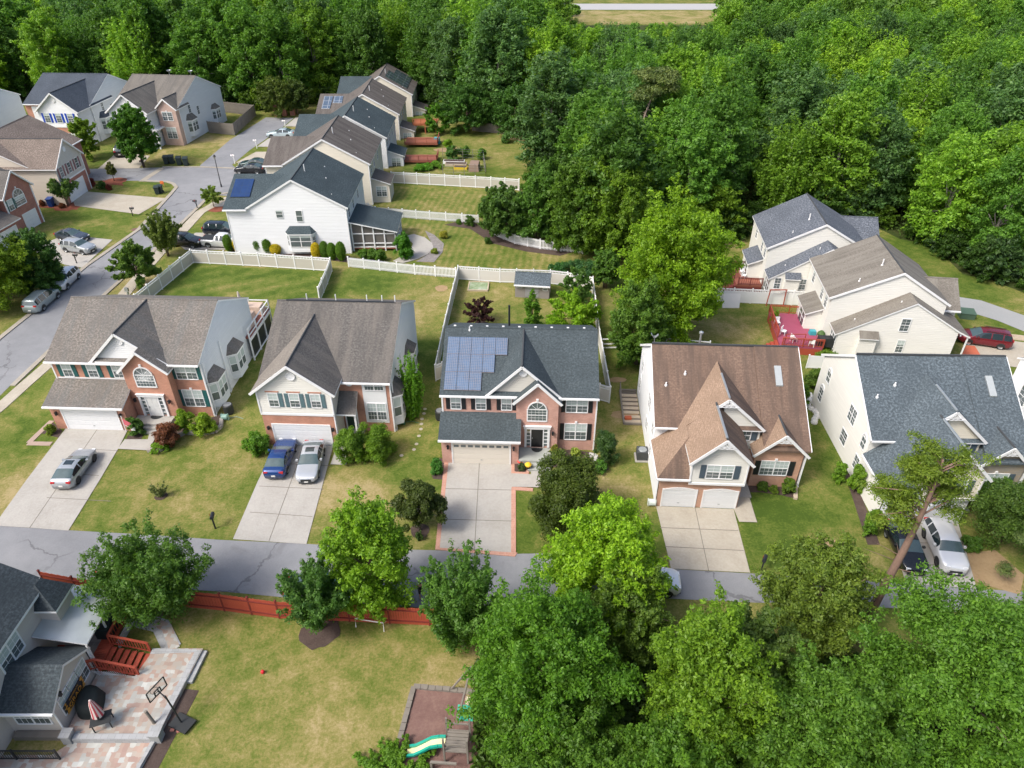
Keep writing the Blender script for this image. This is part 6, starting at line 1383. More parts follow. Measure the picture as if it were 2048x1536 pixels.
simple('swing_frame', 'red timber arch frame beyond the maroon deck', 'timber frame', redw, lambda b: (b.bar((-1, 0, 0), (-.9, 0, 2.1), .1, .1), b.bar((1, 0, 0), (.95, 0, 2.1), .1, .1), b.bar((-1, 0, 2.1), (1.05, 0, 2.1), .1, .1)), (1549, 612)); simple('swing_frame', 'red timber arch frame on the near edge of the maroon deck', 'timber frame', redw, lambda b: (b.bar((-1, 0, 0), (-1, 0, 2.3), .07, .07), b.bar((1, 0, 0), (1, 0, 2.3), .07, .07), b.bar((-1, 0, 2.3), (1, 0, 2.3), .07, .07)), (1583, 706))
simple('white_board', 'white board leaning on the long vinyl fence', 'board', white, lambda b: b.slab([(-1.0, -.5, .05), (1.0, -.5, .05), (1.0, -.1, 1.7), (-1.0, -.1, 1.7)], .06), (1459, 612)); simple('timber_stack', 'stack of pale planks along the far right driveway', 'timber stack', woodl, lambda b: [b.box(-2.6 + .1 * i, 2.6, -.5 + .16 * i, -.36 + .16 * i, 0, .12 + .06 * (i % 2)) for i in range(6)], (2032, 676), R(-12))
sheet('brick_apron', [(1922, 713), (1932, 692), (1949, 693), (1962, 714)], .046, plain('orange_pavers', (.48, .13, .07), .85))
# vegetable garden behind the side street row
for i, (px, sx, m, t) in enumerate((((908, 326), 1.9, white, 'white boarded raised bed, the farther one'), ((912, 331), 1.9, woodl, 'pale timber raised bed in front of the white one'), ((921, 338), 1.2, plain('yellow_boards', (.62, .45, .03), .6), 'yellow raised bed beside the picnic cover'))):
    simple('raised_bed', t, 'raised bed', [m, mulch], lambda b: (b.box(-sx, sx, -.6, .6, 0, .45), b.box(-sx + .1, sx - .1, -.5, .5, .45, .47, 1)), px, R(-3), 'raised beds in the vegetable garden')
cover('brown covered stack at the right end of the vegetable garden', *G(949, 338), 0, .9, 1.6, 1.1, plain('brown_tarp', (.24, .17, .13), .85)); simple('deck', 'brown low deck with railing behind the third side street house', 'deck', brownd, lambda b: (b.box(-3.2, 3.2, -1.8, 1.8, .3, .6), rail_run(b, [(-3.2, -1.8), (3.2, -1.8), (3.2, 1.8)], .6)), (840, 322)); simple('deck', 'reddish deck with railing behind the fourth side street house', 'deck', plain('red_brown_wood', (.28, .09, .05), .7), lambda b: (b.box(-3.2, 3.0, -2, 2, .5, .8), rail_run(b, [(-3.2, -2), (3.0, -2), (3.0, 2)], .8)), (846, 289)); cover('turquoise covered slide by the reddish deck', *G(874, 286), 0, .6, .6, 1.0, plain('turquoise_plastic', (.03, .35, .45), .5), 'slide', 'small_slide')
simple('deck', 'orange brown deck high behind the farthest side street house', 'deck', plain('orange_wood', (.38, .12, .05), .7), lambda b: (b.box(-2.4, 2.4, -2, 2, 1.6, 1.9), rail_run(b, [(-2.4, -2), (2.4, -2)], 1.9), [b.box(x - .1, x + .1, -2, -1.8, 0, 1.6) for x in (-2.2, 0, 2.2)]), (853, 262))
def wire_fence():
    r = empty('garden_fence', 0, 0, 0, 0, 'thin wire fence on posts round the vegetable garden', 'fence'); P = [Vector(G(*p)) for p in ((886, 318), (966, 322), (972, 352), (886, 350))]; b = MB(); w_ = MB()
    for p, q in zip(P, P[1:]):
        n = 4
        for i in range(n + 1): c = p.lerp(q, i / n); b.bar((c.x, c.y, 0), (c.x, c.y, 2.0), .08, .08)
        for z in (.5, 1.0, 1.5, 1.9): w_.bar((p.x, p.y, z), (q.x, q.y, z), .02, .02)
    b.build('post', woodg, r); w_.build('wire', metal, r)
wire_fence()
# white landscaping blocks between the two steep roofed houses
for i in range(12):
    t = i / 11; px = (1612 + t * 22 + 6 * math.sin(i), 786 + t * 60); simple('white_rock', 'white rock in the curved row between the brown roofed and blue grey roofed houses', 'rock', plain('white_rock', (.66, .66, .64), .8), lambda b: b.lathe([(0, .35), (.2, .3), (.32, .12), (.3, 0)], n=7), px, i * 1.3, 'white rocks')
# retaining edge of the front garden of the teal shuttered house
def edge_stones(pts, label, m, h=.3):
    r = empty('garden_edging', 0, 0, 0, 0, label, 'garden edging'); P = [Vector(G(*p)) for p in pts]; b = MB(); k = 0
    for p, q in zip(P, P[1:]):
        n = max(1, int((q - p).length / .42))
        for i in range(n):
            a = p.lerp(q, i / n); c = p.lerp(q, (i + .94) / n); b.bar((a.x, a.y, h / 2 + .02 * (k % 3)), (c.x, c.y, h / 2 + .02 * (k % 3)), .3, h); k += 1
    b.build('stones', m, r)
edge_stones([(296, 903), (320, 903), (340, 893), (352, 876), (370, 868), (402, 870), (430, 866), (443, 855), (444, 840)], 'curved grey stone edging of the flower bed before the teal shuttered door', plain('grey_blocks', (.33, .30, .28), .9, var=.3, scale=5))
edge_stones([(1178, 912), (1192, 915), (1187, 938), (1172, 950)], 'curved pale stone edging by the solar roofed house', plain('pale_blocks', (.5, .5, .48), .9, var=.2, scale=5)); edge_stones([(1590, 960), (1590, 1000)], 'short row of tan stones beside the brown roofed house', woodl, .2)
# ---- near left yard
def umbrella():
    r = empty('parasol', -23.72, 22.6, .3, R(20), 'closed red and white striped parasol standing in a black table', 'parasol'); b = MB(); b.tube([(0, 0, 0), (.05, .05, 2.3)], .025, 6); b.build('pole', metal, r)
    b = MB(); n = 16
    for k in range(n):
        a0, a1 = k * 2 * math.pi / n, (k + 1) * 2 * math.pi / n; P = [(.07, 2.35), (.17, 2.0), (.3, 1.2), (.34 if k % 4 else .22, .95)]
        for (r0, z0), (r1, z1) in zip(P, P[1:]): b.poly([(r0 * math.cos(a0), r0 * math.sin(a0), z0), (r0 * math.cos(a1), r0 * math.sin(a1), z0), (r1 * math.cos(a1), r1 * math.sin(a1), z1), (r1 * math.cos(a0), r1 * math.sin(a0), z1)], k % 2)
    b.lathe([(.07, 2.35), (0, 2.42)], m=1, n=8); b.build('canopy', [plain('red_cloth', (.42, .05, .07), .8), plain('white_cloth', (.62, .52, .5), .8)], r)
    t = empty('patio_table', -23.6, 22.5, .3, R(20), 'small black mesh table holding the striped parasol', 'table'); b = MB(); b.box(-.55, .55, -.42, .42, .68, .72); b.build('tabletop', black_pl, t)
    for x in (-.45, .45):
        for y in (-.34, .34): b = MB(); b.bar((x, y, 0), (x, y, .68), .05, .05); b.build('leg', black_pl, t)
umbrella()
def bigcover():
    def f(b):
        n = 18; P = [(.0, .92, 0), (.42, .9, 1), (.62, .8, 1), (.7, .4, 1), (.78, .0, 1)]
        rr = random.Random(4); off = [rr.uniform(.9, 1.12) for _ in range(n)]
        for (r0, z0, _), (r1, z1, _) in zip(P, P[1:]):
            for k in range(n): j = (k + 1) % n; q = lambda r_, z_, i: (r_ * off[i] * math.cos(i * 2 * math.pi / n), 1.35 * r_ * off[i] * math.sin(i * 2 * math.pi / n), z_); b.poly([q(r0, z0, k), q(r1, z1, k), q(r1, z1, j), q(r0, z0, j)])
    simple('furniture_cover', 'large black cover over garden furniture against the beige sun room', 'furniture cover', plain('black_cover', (.012, .018, .018), .7), f, xy=(-24.95, 23.75), z=.3, rz=R(8), smooth=True); bpy.data.objects[-1] if 0 else None
bigcover()
simple('covered_grill', 'dark covered grill under the awning on the red deck', 'grill cover', plain('dark_green_cover', (.01, .02, .02), .6), lambda b: (b.box(-.45, .45, -.8, .8, 0, .9), b.slab([(-.5, -.85, .95), (.5, -.85, .95), (.3, .85, 1.2), (-.3, .85, 1.2)], .2)), xy=(-25.9, 28.6), z=.9)
def banner():
    fc = bpy.data.curves.new('banner_text', 'FONT'); r = empty('banner', -25.62, 23.75, 0, R(90), 'black and gold party banner hung below the sun room window', 'banner')
    b = MB(); b.box(-.95, .95, -.02, .0, 1.0, 1.75); b.build('cloth', plain('black_banner', (.02, .02, .03), .6), r); b = MB()
    for x in (-.88, .88):
        for z in (1.1, 1.3, 1.5, 1.7): b.lathe([(0, .0), (.1, .02), (.08, .08), (0, .1)], n=8)
    f = MB(); rr = random.Random(3)
    for k in range(26):
        x = rr.choice([-.9, -.8, .8, .9]) + rr.uniform(-.06, .06); z = rr.uniform(.98, 1.75); c = .06 + rr.uniform(0, .03); f.poly([(x + c * math.cos(t * math.pi / 4), -.035 - .001 * k, z + c * math.sin(t * math.pi / 4)) for t in range(8)])
    f.box(-.95, .95, -.05, -.0, .95, 1.0)
    f.build('gold_trim', plain('gold_print', (.55, .28, .05), .4), r)
    for txt, sz, x, z, col in (('GRAD', .42, 0, 1.09, plain('orange_gold_print', (.7, .32, .04), .4)), ('CONGRATS', .16, 0, 1.52, plain('gold_print', (.55, .28, .05), .4))):
        c = bpy.data.curves.new('text', 'FONT'); c.body = txt; c.size = sz; c.align_x = 'CENTER'; c.extrude = .006; to = bpy.data.objects.new('tmp', c); SC.collection.objects.link(to); bpy.context.view_layer.update(); me = bpy.data.meshes.new_from_object(to.evaluated_get(bpy.context.evaluated_depsgraph_get())); bpy.data.objects.remove(to); me.materials.clear(); me.materials.append(col); o = link(bpy.data.objects.new('lettering', me), r); o.location = (x, -.035, z); o.rotation_euler = (R(90), 0, 0); o.scale = (1.15, 1, 1)
banner()
def hoop():
    r = empty('basketball_hoop', -19.3, 22.75, 0, R(155), 'portable basketball hoop leaning over the patio edge', 'basketball hoop')
    b = MB(); b.slab([(-.75, -.45, .22), (.6, -.45, .12), (.6, .45, .12), (-.75, .45, .22)], .12); b.build('base', black_pl, r)
    b = MB(); b.tube([(0, 0, .15), (.15, 0, 1.4), (.35, 0, 2.6)], .05, 8); b.bar((.35, 0, 2.5), (.85, 0, 2.75), .05, .08); b.bar((.3, 0, 2.2), (.85, 0, 2.95), .05, .05); b.build('pole', black_pl, r)
    b = MB(); x = .9
    for p, q in (((-.6, 2.45), (.6, 2.45)), ((.6, 2.45), (.6, 3.25)), ((.6, 3.25), (-.6, 3.25)), ((-.6, 3.25), (-.6, 2.45)), ((-.2, 2.45), (-.2, 2.85)), ((.2, 2.45), (.2, 2.85)), ((-.2, 2.85), (.2, 2.85))): b.bar((x, p[0], p[1]), (x, q[0], q[1]), .05, .06)
    bo = b.build('backboard_frame', black_pl, r); b = MB(); b.poly([(x, -.58, 2.47), (x, .58, 2.47), (x, .58, 3.23), (x, -.58, 3.23)])
    acm, n_, l_, bs_ = _new('clear_acrylic'); bs_.inputs['Base Color'].default_value = (.7, .68, .64, 1); bs_.inputs['Alpha'].default_value = .3; bs_.inputs['Roughness'].default_value = .15; b.build('backboard', acm, bo)
    b = MB(); n = 16; c = [(x + .3 + .22 * math.cos(k * 2 * math.pi / n), .22 * math.sin(k * 2 * math.pi / n), 2.55) for k in range(n)]
    for p, q in zip(c, c[1:] + c[:1]): b.bar(p, q, .025, .025)
    b.build('rim', plain('black_rim', (.03, .02, .02), .5), r)
hoop()
simple('ball', 'small red ball on the dry lawn', 'ball', plain('red_ball', (.6, .02, .03), .4), lambda b: b.lathe([(0, 0), (.09, .03), (.13, .13), (.09, .23), (0, .26)], n=14), (526, 1346), smooth=True)
def goal():
    ps = [Vector((*G(712, 1254), 0)), Vector((*G(768, 1263), 0))]; b = MB(); d = Vector((.15, 1.0, 0)); z = Vector((0, 0, .75)); r = .035
    A, B_ = ps; A2, B2 = A + d * .75, B_ + d * .75
    b.tube([A, A + z * .95 + d * .12, A + z * 1.0 + d * .2], r, 7); 
    b = MB(); b.tube([A, A + z + d * .1, B_ + z + d * .1, B_], r, 7); b.tube([A + z + d * .1, A + d * .85, B_ + d * .85, B_ + z + d * .1], r, 7); o = b.build('football_goal', white); o.name = 'football_goal'
    tag(o, 'small white tube goal frame before the red fence', 'goal')
goal()
simple('patio_post', 'round timber post standing at the patio edge', 'post', woodg, lambda b: b.tube([(0, 0, 0), (-.25, .1, 1.1)], .09, 10), xy=(-20.75, 22.6), z=.3)
simple('stone_pier', 'grey stone pier at the corner of the patio wall', 'pier', pavg, lambda b: (b.box(-.28, .28, -.28, .28, 0, .75), b.box(-.34, .34, -.34, .34, .75, .83)), xy=(-20.3, 21.85)); simple('stone_pier', 'grey stone pier against the sun room corner', 'pier', pavg, lambda b: (b.box(-.25, .25, -.25, .25, 0, .75), b.box(-.3, .3, -.3, .3, .75, .83)), xy=(-25.3, 21.75))
for i in range(3): simple('loose_brick', 'loose red brick lying by the hoop base, %s' % ('left', 'middle', 'right')[i], 'brick', plain('loose_brick', (.42, .17, .13), .9), lambda b: b.box(-.12, .12, -.08, .08, 0, .08), (345 + i * 13, 1461 + (i % 2) * 2), i * .4, 'loose bricks')
def playset():
    x, y = G(912, 1508); r = empty('playset', x, y, 0, R(-4), 'timber climbing frame with a swing beam and a green slide', 'climbing frame'); b = MB()
    for px_, py_ in ((-.55, -.5), (.75, -.5), (-.55, .7), (.75, .7)): b.bar((px_, py_, 0), (px_, py_, 2.4), .1, .1)
    for z in (1.2, 1.9): b.bar((-.55, -.5, z), (.75, -.5, z), .05, .12); b.bar((-.55, .7, z), (.75, .7, z), .05, .12)
    b.bar((.1, .7, 2.3), (.45, 4.0, 2.25), .1, .14); b.bar((-.9, 3.8, 0), (.45, 4.0, 2.3), .09, .09); b.bar((1.6, 3.8, 0), (.45, 4.0, 2.3), .09, .09); b.bar((-.25, 3.9, 1.15), (1.1, 3.9, 1.15), .06, .08); b.bar((-1.2, -1.0, .9), (.2, -1.0, .9), .12, .12); b.bar((-1.2, -1.0, 0), (-1.2, -1.0, .9), .12, .12)
    b.build('timber_frame', woodg, r); b = MB(); [b.box(-.5, .7, -.45 + i * .2, -.28 + i * .2, 1.15, 1.2) for i in range(6)]; b.build('platform', woodg, r)
    b = MB(); P = [(-.55, 1.2), (-.9, 1.15), (-1.4, .85), (-1.9, .5), (-2.3, .3), (-2.75, .25)]; S = [0, 0, .05, -.05, -.15, -.2]
    for ((x0, z0), s0), ((x1, z1), s1) in zip(zip(P, S), zip(P[1:], S[1:])):
        b.poly([(x0, s0 - .2, z0), (x1, s1 - .2, z1), (x1, s1 + .2, z1), (x0, s0 + .2, z0)], 0)
        for sg in (-1, 1): b.bar((x0, s0 + sg * .27, z0 + .08), (x1, s1 + sg * .27, z1 + .08), .13, .16, 1)
    b.build('slide', [plain('cream_plastic', (.72, .68, .38), .4), plain('green_plastic', (.01, .3, .22), .4)], r)
    b = MB(); b.slab([(.0, .9, 1.9), (.9, .9, 1.9), (.9, 1.6, 2.3), (.0, 1.6, 2.3)], .03); b.build('canopy', plain('green_canvas', (.01, .33, .22), .6), r)
    b = MB(); b.tube([(.33, 3.1, 2.25), (.33, 3.1, .6)], .015, 4); b.tube([(.33, 2.6, 2.25), (.33, 2.6, .6)], .015, 4); b.box(.2, .46, 2.55, 3.15, .55, .6); b.build('swing', plain('cream_swing', (.62, .55, .4), .6), r)
playset()
edge_stones([(800, 1480), (828, 1375), (930, 1384), (960, 1390)], 'grey timber edging round the play area', woodg, .18)
def person():
    x, y = G(843, 1196); r = empty('person', x, y, .02, R(195), 'person in a black top and shorts walking on the street with hands together', 'person')
    J = dict(pel=(0, 0, .92), ch=(0, .02, 1.28), nk=(0, .0, 1.46), ne=(0, -.01, 1.54), hd=(0, -.03, 1.64), tp=(0, -.03, 1.74), ls=(-.19, 0, 1.42), rs=(.19, 0, 1.42), le=(-.25, -.05, 1.14), re=(.25, -.05, 1.14), lw=(-.1, -.27, 1.08), rw=(.1, -.27, 1.08), lh=(-.04, -.33, 1.08), rh=(.05, -.33, 1.1), lk=(-.1, -.12, .5), rk=(.1, .04, .5), la=(-.11, -.1, .09), ra=(.11, .22, .12), lt=(-.12, -.24, .04), rt=(.12, .1, .04), lp=(-.1, 0, .88), rp=(.1, 0, .88))
    Rd = dict(pel=.14, ch=.16, nk=.1, ne=.055, hd=.095, tp=.07, ls=.075, rs=.075, le=.045, re=.045, lw=.032, rw=.032, lh=.035, rh=.035, lk=.065, rk=.065, la=.042, ra=.042, lt=.035, rt=.035, lp=.1, rp=.1)
    def body(keys, edges, name, m, inflate=0, par=r):
        me = bpy.data.meshes.new(name); idx = {k: i for i, k in enumerate(keys)}; me.from_pydata([J[k] for k in keys], [(idx[a], idx[b]) for a, b in edges], []); me.materials.append(m)
        o = link(bpy.data.objects.new(name, me), par); md = o.modifiers.new('skin', 'SKIN'); md.use_smooth_shade = True; me.skin_vertices.new() if not me.skin_vertices else None
        for k in keys: v = me.skin_vertices[0].data[idx[k]]; v.radius = (Rd[k] + inflate, Rd[k] + inflate)
        me.skin_vertices[0].data[0].use_root = True; o.modifiers.new('sub', 'SUBSURF').levels = 1; o.modifiers['sub'].render_levels = 1; return o
    sk = plain('skin', (.42, .24, .17), .6)
    bo = body(list(J), [('pel', 'ch'), ('ch', 'nk'), ('nk', 'ne'), ('ne', 'hd'), ('hd', 'tp'), ('nk', 'ls'), ('nk', 'rs'), ('ls', 'le'), ('rs', 're'), ('le', 'lw'), ('re', 'rw'), ('lw', 'lh'), ('rw', 'rh'), ('pel', 'lp'), ('pel', 'rp'), ('lp', 'lk'), ('rp', 'rk'), ('lk', 'la'), ('rk', 'ra'), ('la', 'lt'), ('ra', 'rt')], 'body', sk)
    for sx, h in ((-1, 'lh'), (1, 'rh')):
        hx, hy, hz = J[h]
        for k in range(5):
            b = MB(); a = (k - 1.5) * .017; L_ = (.05, .085, .09, .085, .07)[k]; b.tube([(hx + (a if k else -.035 * sx), hy, hz + .0), (hx + (a if k else -.05 * sx), hy - L_ * .6, hz + .01), (hx + a * .8, hy - L_, hz - .015)], [.009, .009, .006], 5); b.build('finger', sk, bo, smooth=True)
    body(['pel', 'ch', 'nk', 'ls', 'rs', 'le', 're'], [('pel', 'ch'), ('ch', 'nk'), ('nk', 'ls'), ('nk', 'rs'), ('ls', 'le'), ('rs', 're')], 'shirt', black, .022); body(['pel', 'lp', 'rp', 'lk', 'rk'], [('pel', 'lp'), ('pel', 'rp'), ('lp', 'lk'), ('rp', 'rk')], 'shorts', plain('dark_shorts', (.03, .032, .04), .8), .02)
    b = MB(); b.lathe([(.095, 1.63), (.105, 1.69), (.08, 1.75), (0, 1.775)], 0, -.01, n=14); b.build('hair', plain('dark_hair', (.02, .015, .012), .7), r, smooth=True)
    for sx in (-1, 1):
        b = MB(); b.box(sx * .035 - .012, sx * .035 + .012, -.128, -.118, 1.645, 1.66); b.build('eye', black, bo); b = MB(); b.box(sx * .115 - .04 * 0, sx * .115 + .01, -.14 + (0 if sx < 0 else .3) - .12, -.14 + (0 if sx < 0 else .3) + .1, .0, .07); b.build('shoe', white, r)
    b = MB(); b.poly([(0, -.15, 1.615), (-.018, -.12, 1.61), (0, -.122, 1.66)]); b.poly([(0, -.15, 1.615), (0, -.122, 1.66), (.018, -.12, 1.61)]); b.build('nose', sk, bo); b = MB(); b.box(-.025, .025, -.122, -.115, 1.585, 1.593); b.build('mouth', tail, bo); r.scale = (.92,) * 3
person()
# ================================================================== TREES, SHRUBS, WOODS
DG, MG, LG, YG, LIME, OL, BG, PUR = (.035, .085, .016), (.055, .125, .018), (.085, .18, .02), (.13, .235, .02), (.20, .33, .018), (.06, .085, .018), (.045, .11, .04), (.032, .014, .016)
def T(name, label, px, w, ytop, base, kind='round', seed=1, leaves=20000, ls=.14, color=MG, cat='tree', dx=0, **kw):
    """px: where the trunk stands; w: crown width in photo pixels; ytop: photo row of the crown top"""
    x, y = G(*px); dep = lambda yy, zz: yy * _c + (CAM_H - zz) * _s
    def sil(top):      # photo row of the highest outline point of an ellipsoid crown with this top
        H = (top - base) / 2; cz = base + H; Rr = w / 2 * dep(y, cz) / FPX; best = 1e9
        for a in range(0, 95, 6):
            Y, Z_ = y + Rr * math.cos(R(a)) * .93, cz + H * math.sin(R(a)); d_ = dep(Y, Z_); best = min(best, 768 - FPX * (Y * _s - (CAM_H - Z_) * _c) / d_)
        return best
    lo, hi = base + .15, 30.0
    for _ in range(26):
        m_ = (lo + hi) / 2
        if sil(m_) > ytop: lo = m_
        else: hi = m_
    top = lo; R_ = w / 2 * dep(y, (top + base) / 2) / FPX
    if leaves > 12000 and top - base < R_ * .6: print('FLAT', label, top, base, R_)
    f = (1.7, .74) if leaves > 10000 else (1.3, .85)
    kk = 1.45 if color[1] < .13 else 1.2
    color = tuple(min(.4, c * kk) for c in color)
    if cat == 'shrub' and kind == 'round' and leaves > 1400: kind = 'lobed'
    return make_tree(name, label, cat, x, y, R_, top, base, kind, seed, int(leaves * f[0]), ls * f[1], color, **kw)
# --- street side, foreground
T('maple_tree', 'wide dark green maple over the red fence beside the beige house', (325, 1232), 245, 1040, 1.0, 'shoots', 3, 36000, .13, (.045, .105, .018), nb=120, tr=.15)
T('maple_tree', 'open dark green tree in a mulch ring behind the white goal', (641, 1258), 160, 1100, 1.3, 'shoots', 5, 17000, .13, (.04, .1, .022), nb=60, barkm=barkg, tr=.13, cz_=0) if 0 else T('maple_tree', 'open dark green tree in a mulch ring behind the white goal', (641, 1258), 160, 1105, 1.3, 'shoots', 5, 17000, .13, (.04, .1, .022), nb=62, barkm=barkg, tr=.13)
T('maple_tree', 'bright yellow green maple between the street and the dark plum', (755, 1214), 180, 985, 1.2, 'round', 7, 30000, .14, (.115, .235, .018), lobes=30, per=6, pr=0.125, lr0=0.24)
T('maple_tree', 'mid green upright tree beside the walking person', (928, 1290), 165, 1098, 1.0, 'shoots', 9, 26000, .13, (.05, .12, .022), nb=95, barkm=barkg)
T('plum_tree', 'small dark olive tree with a mulched trunk left of the brick edged driveway', (840, 1060), 112, 953, .9, 'lobed', 11, 20000, .12, (.035, .058, .014), lobes=8, per=9, barkm=barkg, tr=.09)
T('plum_tree', 'round dark olive tree before the black front door', (1132, 1050), 152, 902, .5, 'lobed', 13, 34000, .13, (.04, .068, .012), lobes=10, per=11, tr=.12)
T('maple_tree', 'very bright lime green maple before the brown roofed house', (1205, 1228), 262, 990, 1.0, 'round', 15, 46000, .15, (.15, .29, .018), lobes=36, per=7, pr=0.110, lr0=0.20)
T('oak_tree', 'dull green tree below the lime green maple', (1238, 1290), 195, 1105, 1.0, 'round', 17, 26000, .13, (.06, .115, .02), lobes=26, per=6, pr=0.125, lr0=0.24)
T('oak_tree', 'big glossy green tree right of the play area', (1082, 1430), 350, 1148, .8, 'round', 19, 60000, .13, (.065, .165, .016), lobes=40, per=8, pr=0.110, lr0=0.20)
T('oak_tree', 'yellow green tree in the near thicket, right of the glossy green one', (1385, 1480), 270, 1210, .8, 'round', 21, 46000, .13, (.10, .2, .018), lobes=32, per=8, pr=0.125, lr0=0.24)
T('oak_tree', 'dense dark green tree at the bottom edge beside the play area', (1140, 1580), 330, 1370, .3, 'round', 23, 50000, .13, (.06, .14, .018), lobes=32, per=7, pr=0.125, lr0=0.24)
T('oak_tree', 'feathery olive green tree at the street end before the brown roofed house', (1610, 1270), 225, 1062, 1.0, 'round', 25, 34000, .13, (.10, .165, .03), lobes=32, per=7, pr=0.125, lr0=0.24)
T('oak_tree', 'broad bright green tree filling the near right corner', (1870, 1500), 440, 1170, .8, 'round', 27, 85000, .13, (.075, .175, .024), lobes=52, per=8, pr=0.110, lr0=0.20)
T('oak_tree', 'green tree at the bottom between the two broad ones', (1600, 1560), 330, 1300, .5, 'round', 29, 50000, .13, (.07, .16, .022), lobes=36, per=7, pr=0.110, lr0=0.20)
T('oak_tree', 'dark green tree behind the thicket under the leaning pine', (1480, 1400), 220, 1190, .8, 'round', 31, 30000, .13, (.07, .13, .03), lobes=14, per=12)
T('oak_tree', 'leafy tree at the bottom edge left of the slide', (786, 1580), 215, 1474, .2, 'round', 33, 22000, .1, (.085, .19, .02), lobes=12, per=12)
T('oak_tree', 'dark tree at the bottom edge under the yellow green one', (1330, 1600), 270, 1400, .3, 'round', 35, 34000, .13, (.065, .155, .018), lobes=28, per=7, pr=0.125, lr0=0.24)
T('oak_tree', 'darkest tree in the near right corner at the bottom edge', (1760, 1640), 320, 1430, .3, 'round', 36, 34000, .13, (.055, .14, .02), lobes=28, per=7, pr=0.125, lr0=0.24)
T('oak_tree', 'tree cut by the bottom right corner of the picture', (2040, 1620), 280, 1400, .3, 'round', 38, 30000, .13, (.065, .155, .02), lobes=28, per=7, pr=0.125, lr0=0.24)
T('oak_tree', 'tree behind the broad one at the right edge of the street', (2030, 1330), 200, 1185, .8, 'round', 37, 26000, .13, (.06, .12, .03), lobes=12, per=12)
T('shrub', 'loose dark shrub at the right edge beside the white crossover', (2000, 1085), 150, 955, .2, 'round', 39, 16000, .12, (.05, .10, .022), 'shrub', lobes=10, per=10, tr=.07)
T('pine_tree', 'dull green pine at the right edge above the street', (2060, 1180), 160, 985, 1.2, 'pads', 41, 16000, .12, (.055, .09, .03), n=44, asp=.2, mat=needle)
T('shrub', 'bright shrub row against the wall of the blue grey roofed house', (1706, 985), 34, 930, .1, 'round', 43, 8000, .1, (.10, .2, .02), 'shrub', lobes=7, per=7, tr=.04)
# leaning sparse pine in front of the blue grey roof
def pine():
    rng = np.random.default_rng(77); x, y = G(1722, 1262); root = empty('pine_tree', x, y, 0, 0, 'sparse leaning pine with bare limbs before the blue grey roofed house', 'pine tree'); H = 13.2
    k = [(0, 0, 0), (.55, .5, 3.2), (1.35, 1.2, 6.5), (1.75, 1.6, 9.2), (1.9, 1.8, 11.5), (1.8, 1.9, H)]; b = MB(); b.tube(k, [.3, .27, .22, .16, .1, .04], 10); C, Q = [], []
    for i in range(34):
        z = rng.uniform(8.0, H); f = (z - 6.2) / (H - 6.2); t = rng.uniform(.0, 3.5); L_ = (1 - f * .62) * rng.uniform(1.6, 4.3) * (.6 if math.sin(t) < -.2 and math.cos(t) > -.2 else 1.1); z0 = z
        bx = np.interp(z, [p[2] for p in k], [p[0] for p in k]); by = np.interp(z, [p[2] for p in k], [p[1] for p in k])
        e = (bx + L_ * math.cos(t), by + L_ * math.sin(t), z0 + L_ * rng.uniform(.0, .35)); m_ = (bx + L_ * .5 * math.cos(t), by + L_ * .5 * math.sin(t), z0 + L_ * .22); b.tube([(bx, by, z0 - .2), m_, e], [.07, .045, .015], 5)
        for j in range(5):
            g = rng.uniform(.45, 1.05); c = np.array([bx, by, z0]) * (1 - g) + np.array(e) * g + rng.normal(size=3) * .35; C.append(c); s = rng.uniform(.35, .75); Q.append((s, s, s * .4))
    for i in range(7): z = rng.uniform(2.5, 6); t = rng.uniform(0, 6.28); L_ = rng.uniform(.8, 2.4); bx, by = np.interp(z, [p[2] for p in k], [p[0] for p in k]), np.interp(z, [p[2] for p in k], [p[1] for p in k]); b.tube([(bx, by, z), (bx + L_ * math.cos(t), by + L_ * math.sin(t), z + .3)], [.04, .01], 5)
    b.build('trunk', plain('pine_bark', (.20, .13, .10), .95, var=.3, scale=5), root, smooth=True); C, Q = np.array(C), np.array(Q); P, N, S, V = leaves_on(rng, C, Q, 30000, .10, fill=.5); c = link(bpy.data.objects.new('crown', np_mesh('crown', P, N, S, V, leaf, .3, rng=rng)), root); c.color = (.13, .21, .03, 1)
pine()
def snag(px, H, lean, label, tuft=True):
    rng = np.random.default_rng(5); x, y = G(*px); root = empty('dead_tree' if not tuft else 'leaning_pine', x, y, 0, 0, label, 'tree'); b = MB(); k = [(lean * t ** 1.6, 0, H * t) for t in (0, .25, .5, .75, 1)]; b.tube(k, [.35, .3, .24, .17, .06], 8)
    for i in range(16): t = rng.uniform(.25, .85); bx = lean * t ** 1.6; a = rng.uniform(0, 6.28); L_ = rng.uniform(1, 3); b.tube([(bx, 0, H * t), (bx + L_ * math.cos(a), L_ * math.sin(a), H * t - L_ * .25)], [.07, .015], 5)
    b.build('trunk', plain('pale_bark', (.32, .25, .21), .95, var=.3), root, smooth=True)
    if tuft:
        C = np.array([(lean * .95 + rng.uniform(-2.6, 3.2), rng.uniform(-2.5, 2.5), H * rng.uniform(.9, 1.14)) for _ in range(34)]); Q = np.array([(1.1, 1.1, .5)] * 34); P, N, S, V = leaves_on(rng, C, Q, 9000, .22); c = link(bpy.data.objects.new('crown', np_mesh('crown', P, N, S, V, needle, .3, rng=rng)), root); c.color = (.085, .13, .04, 1)
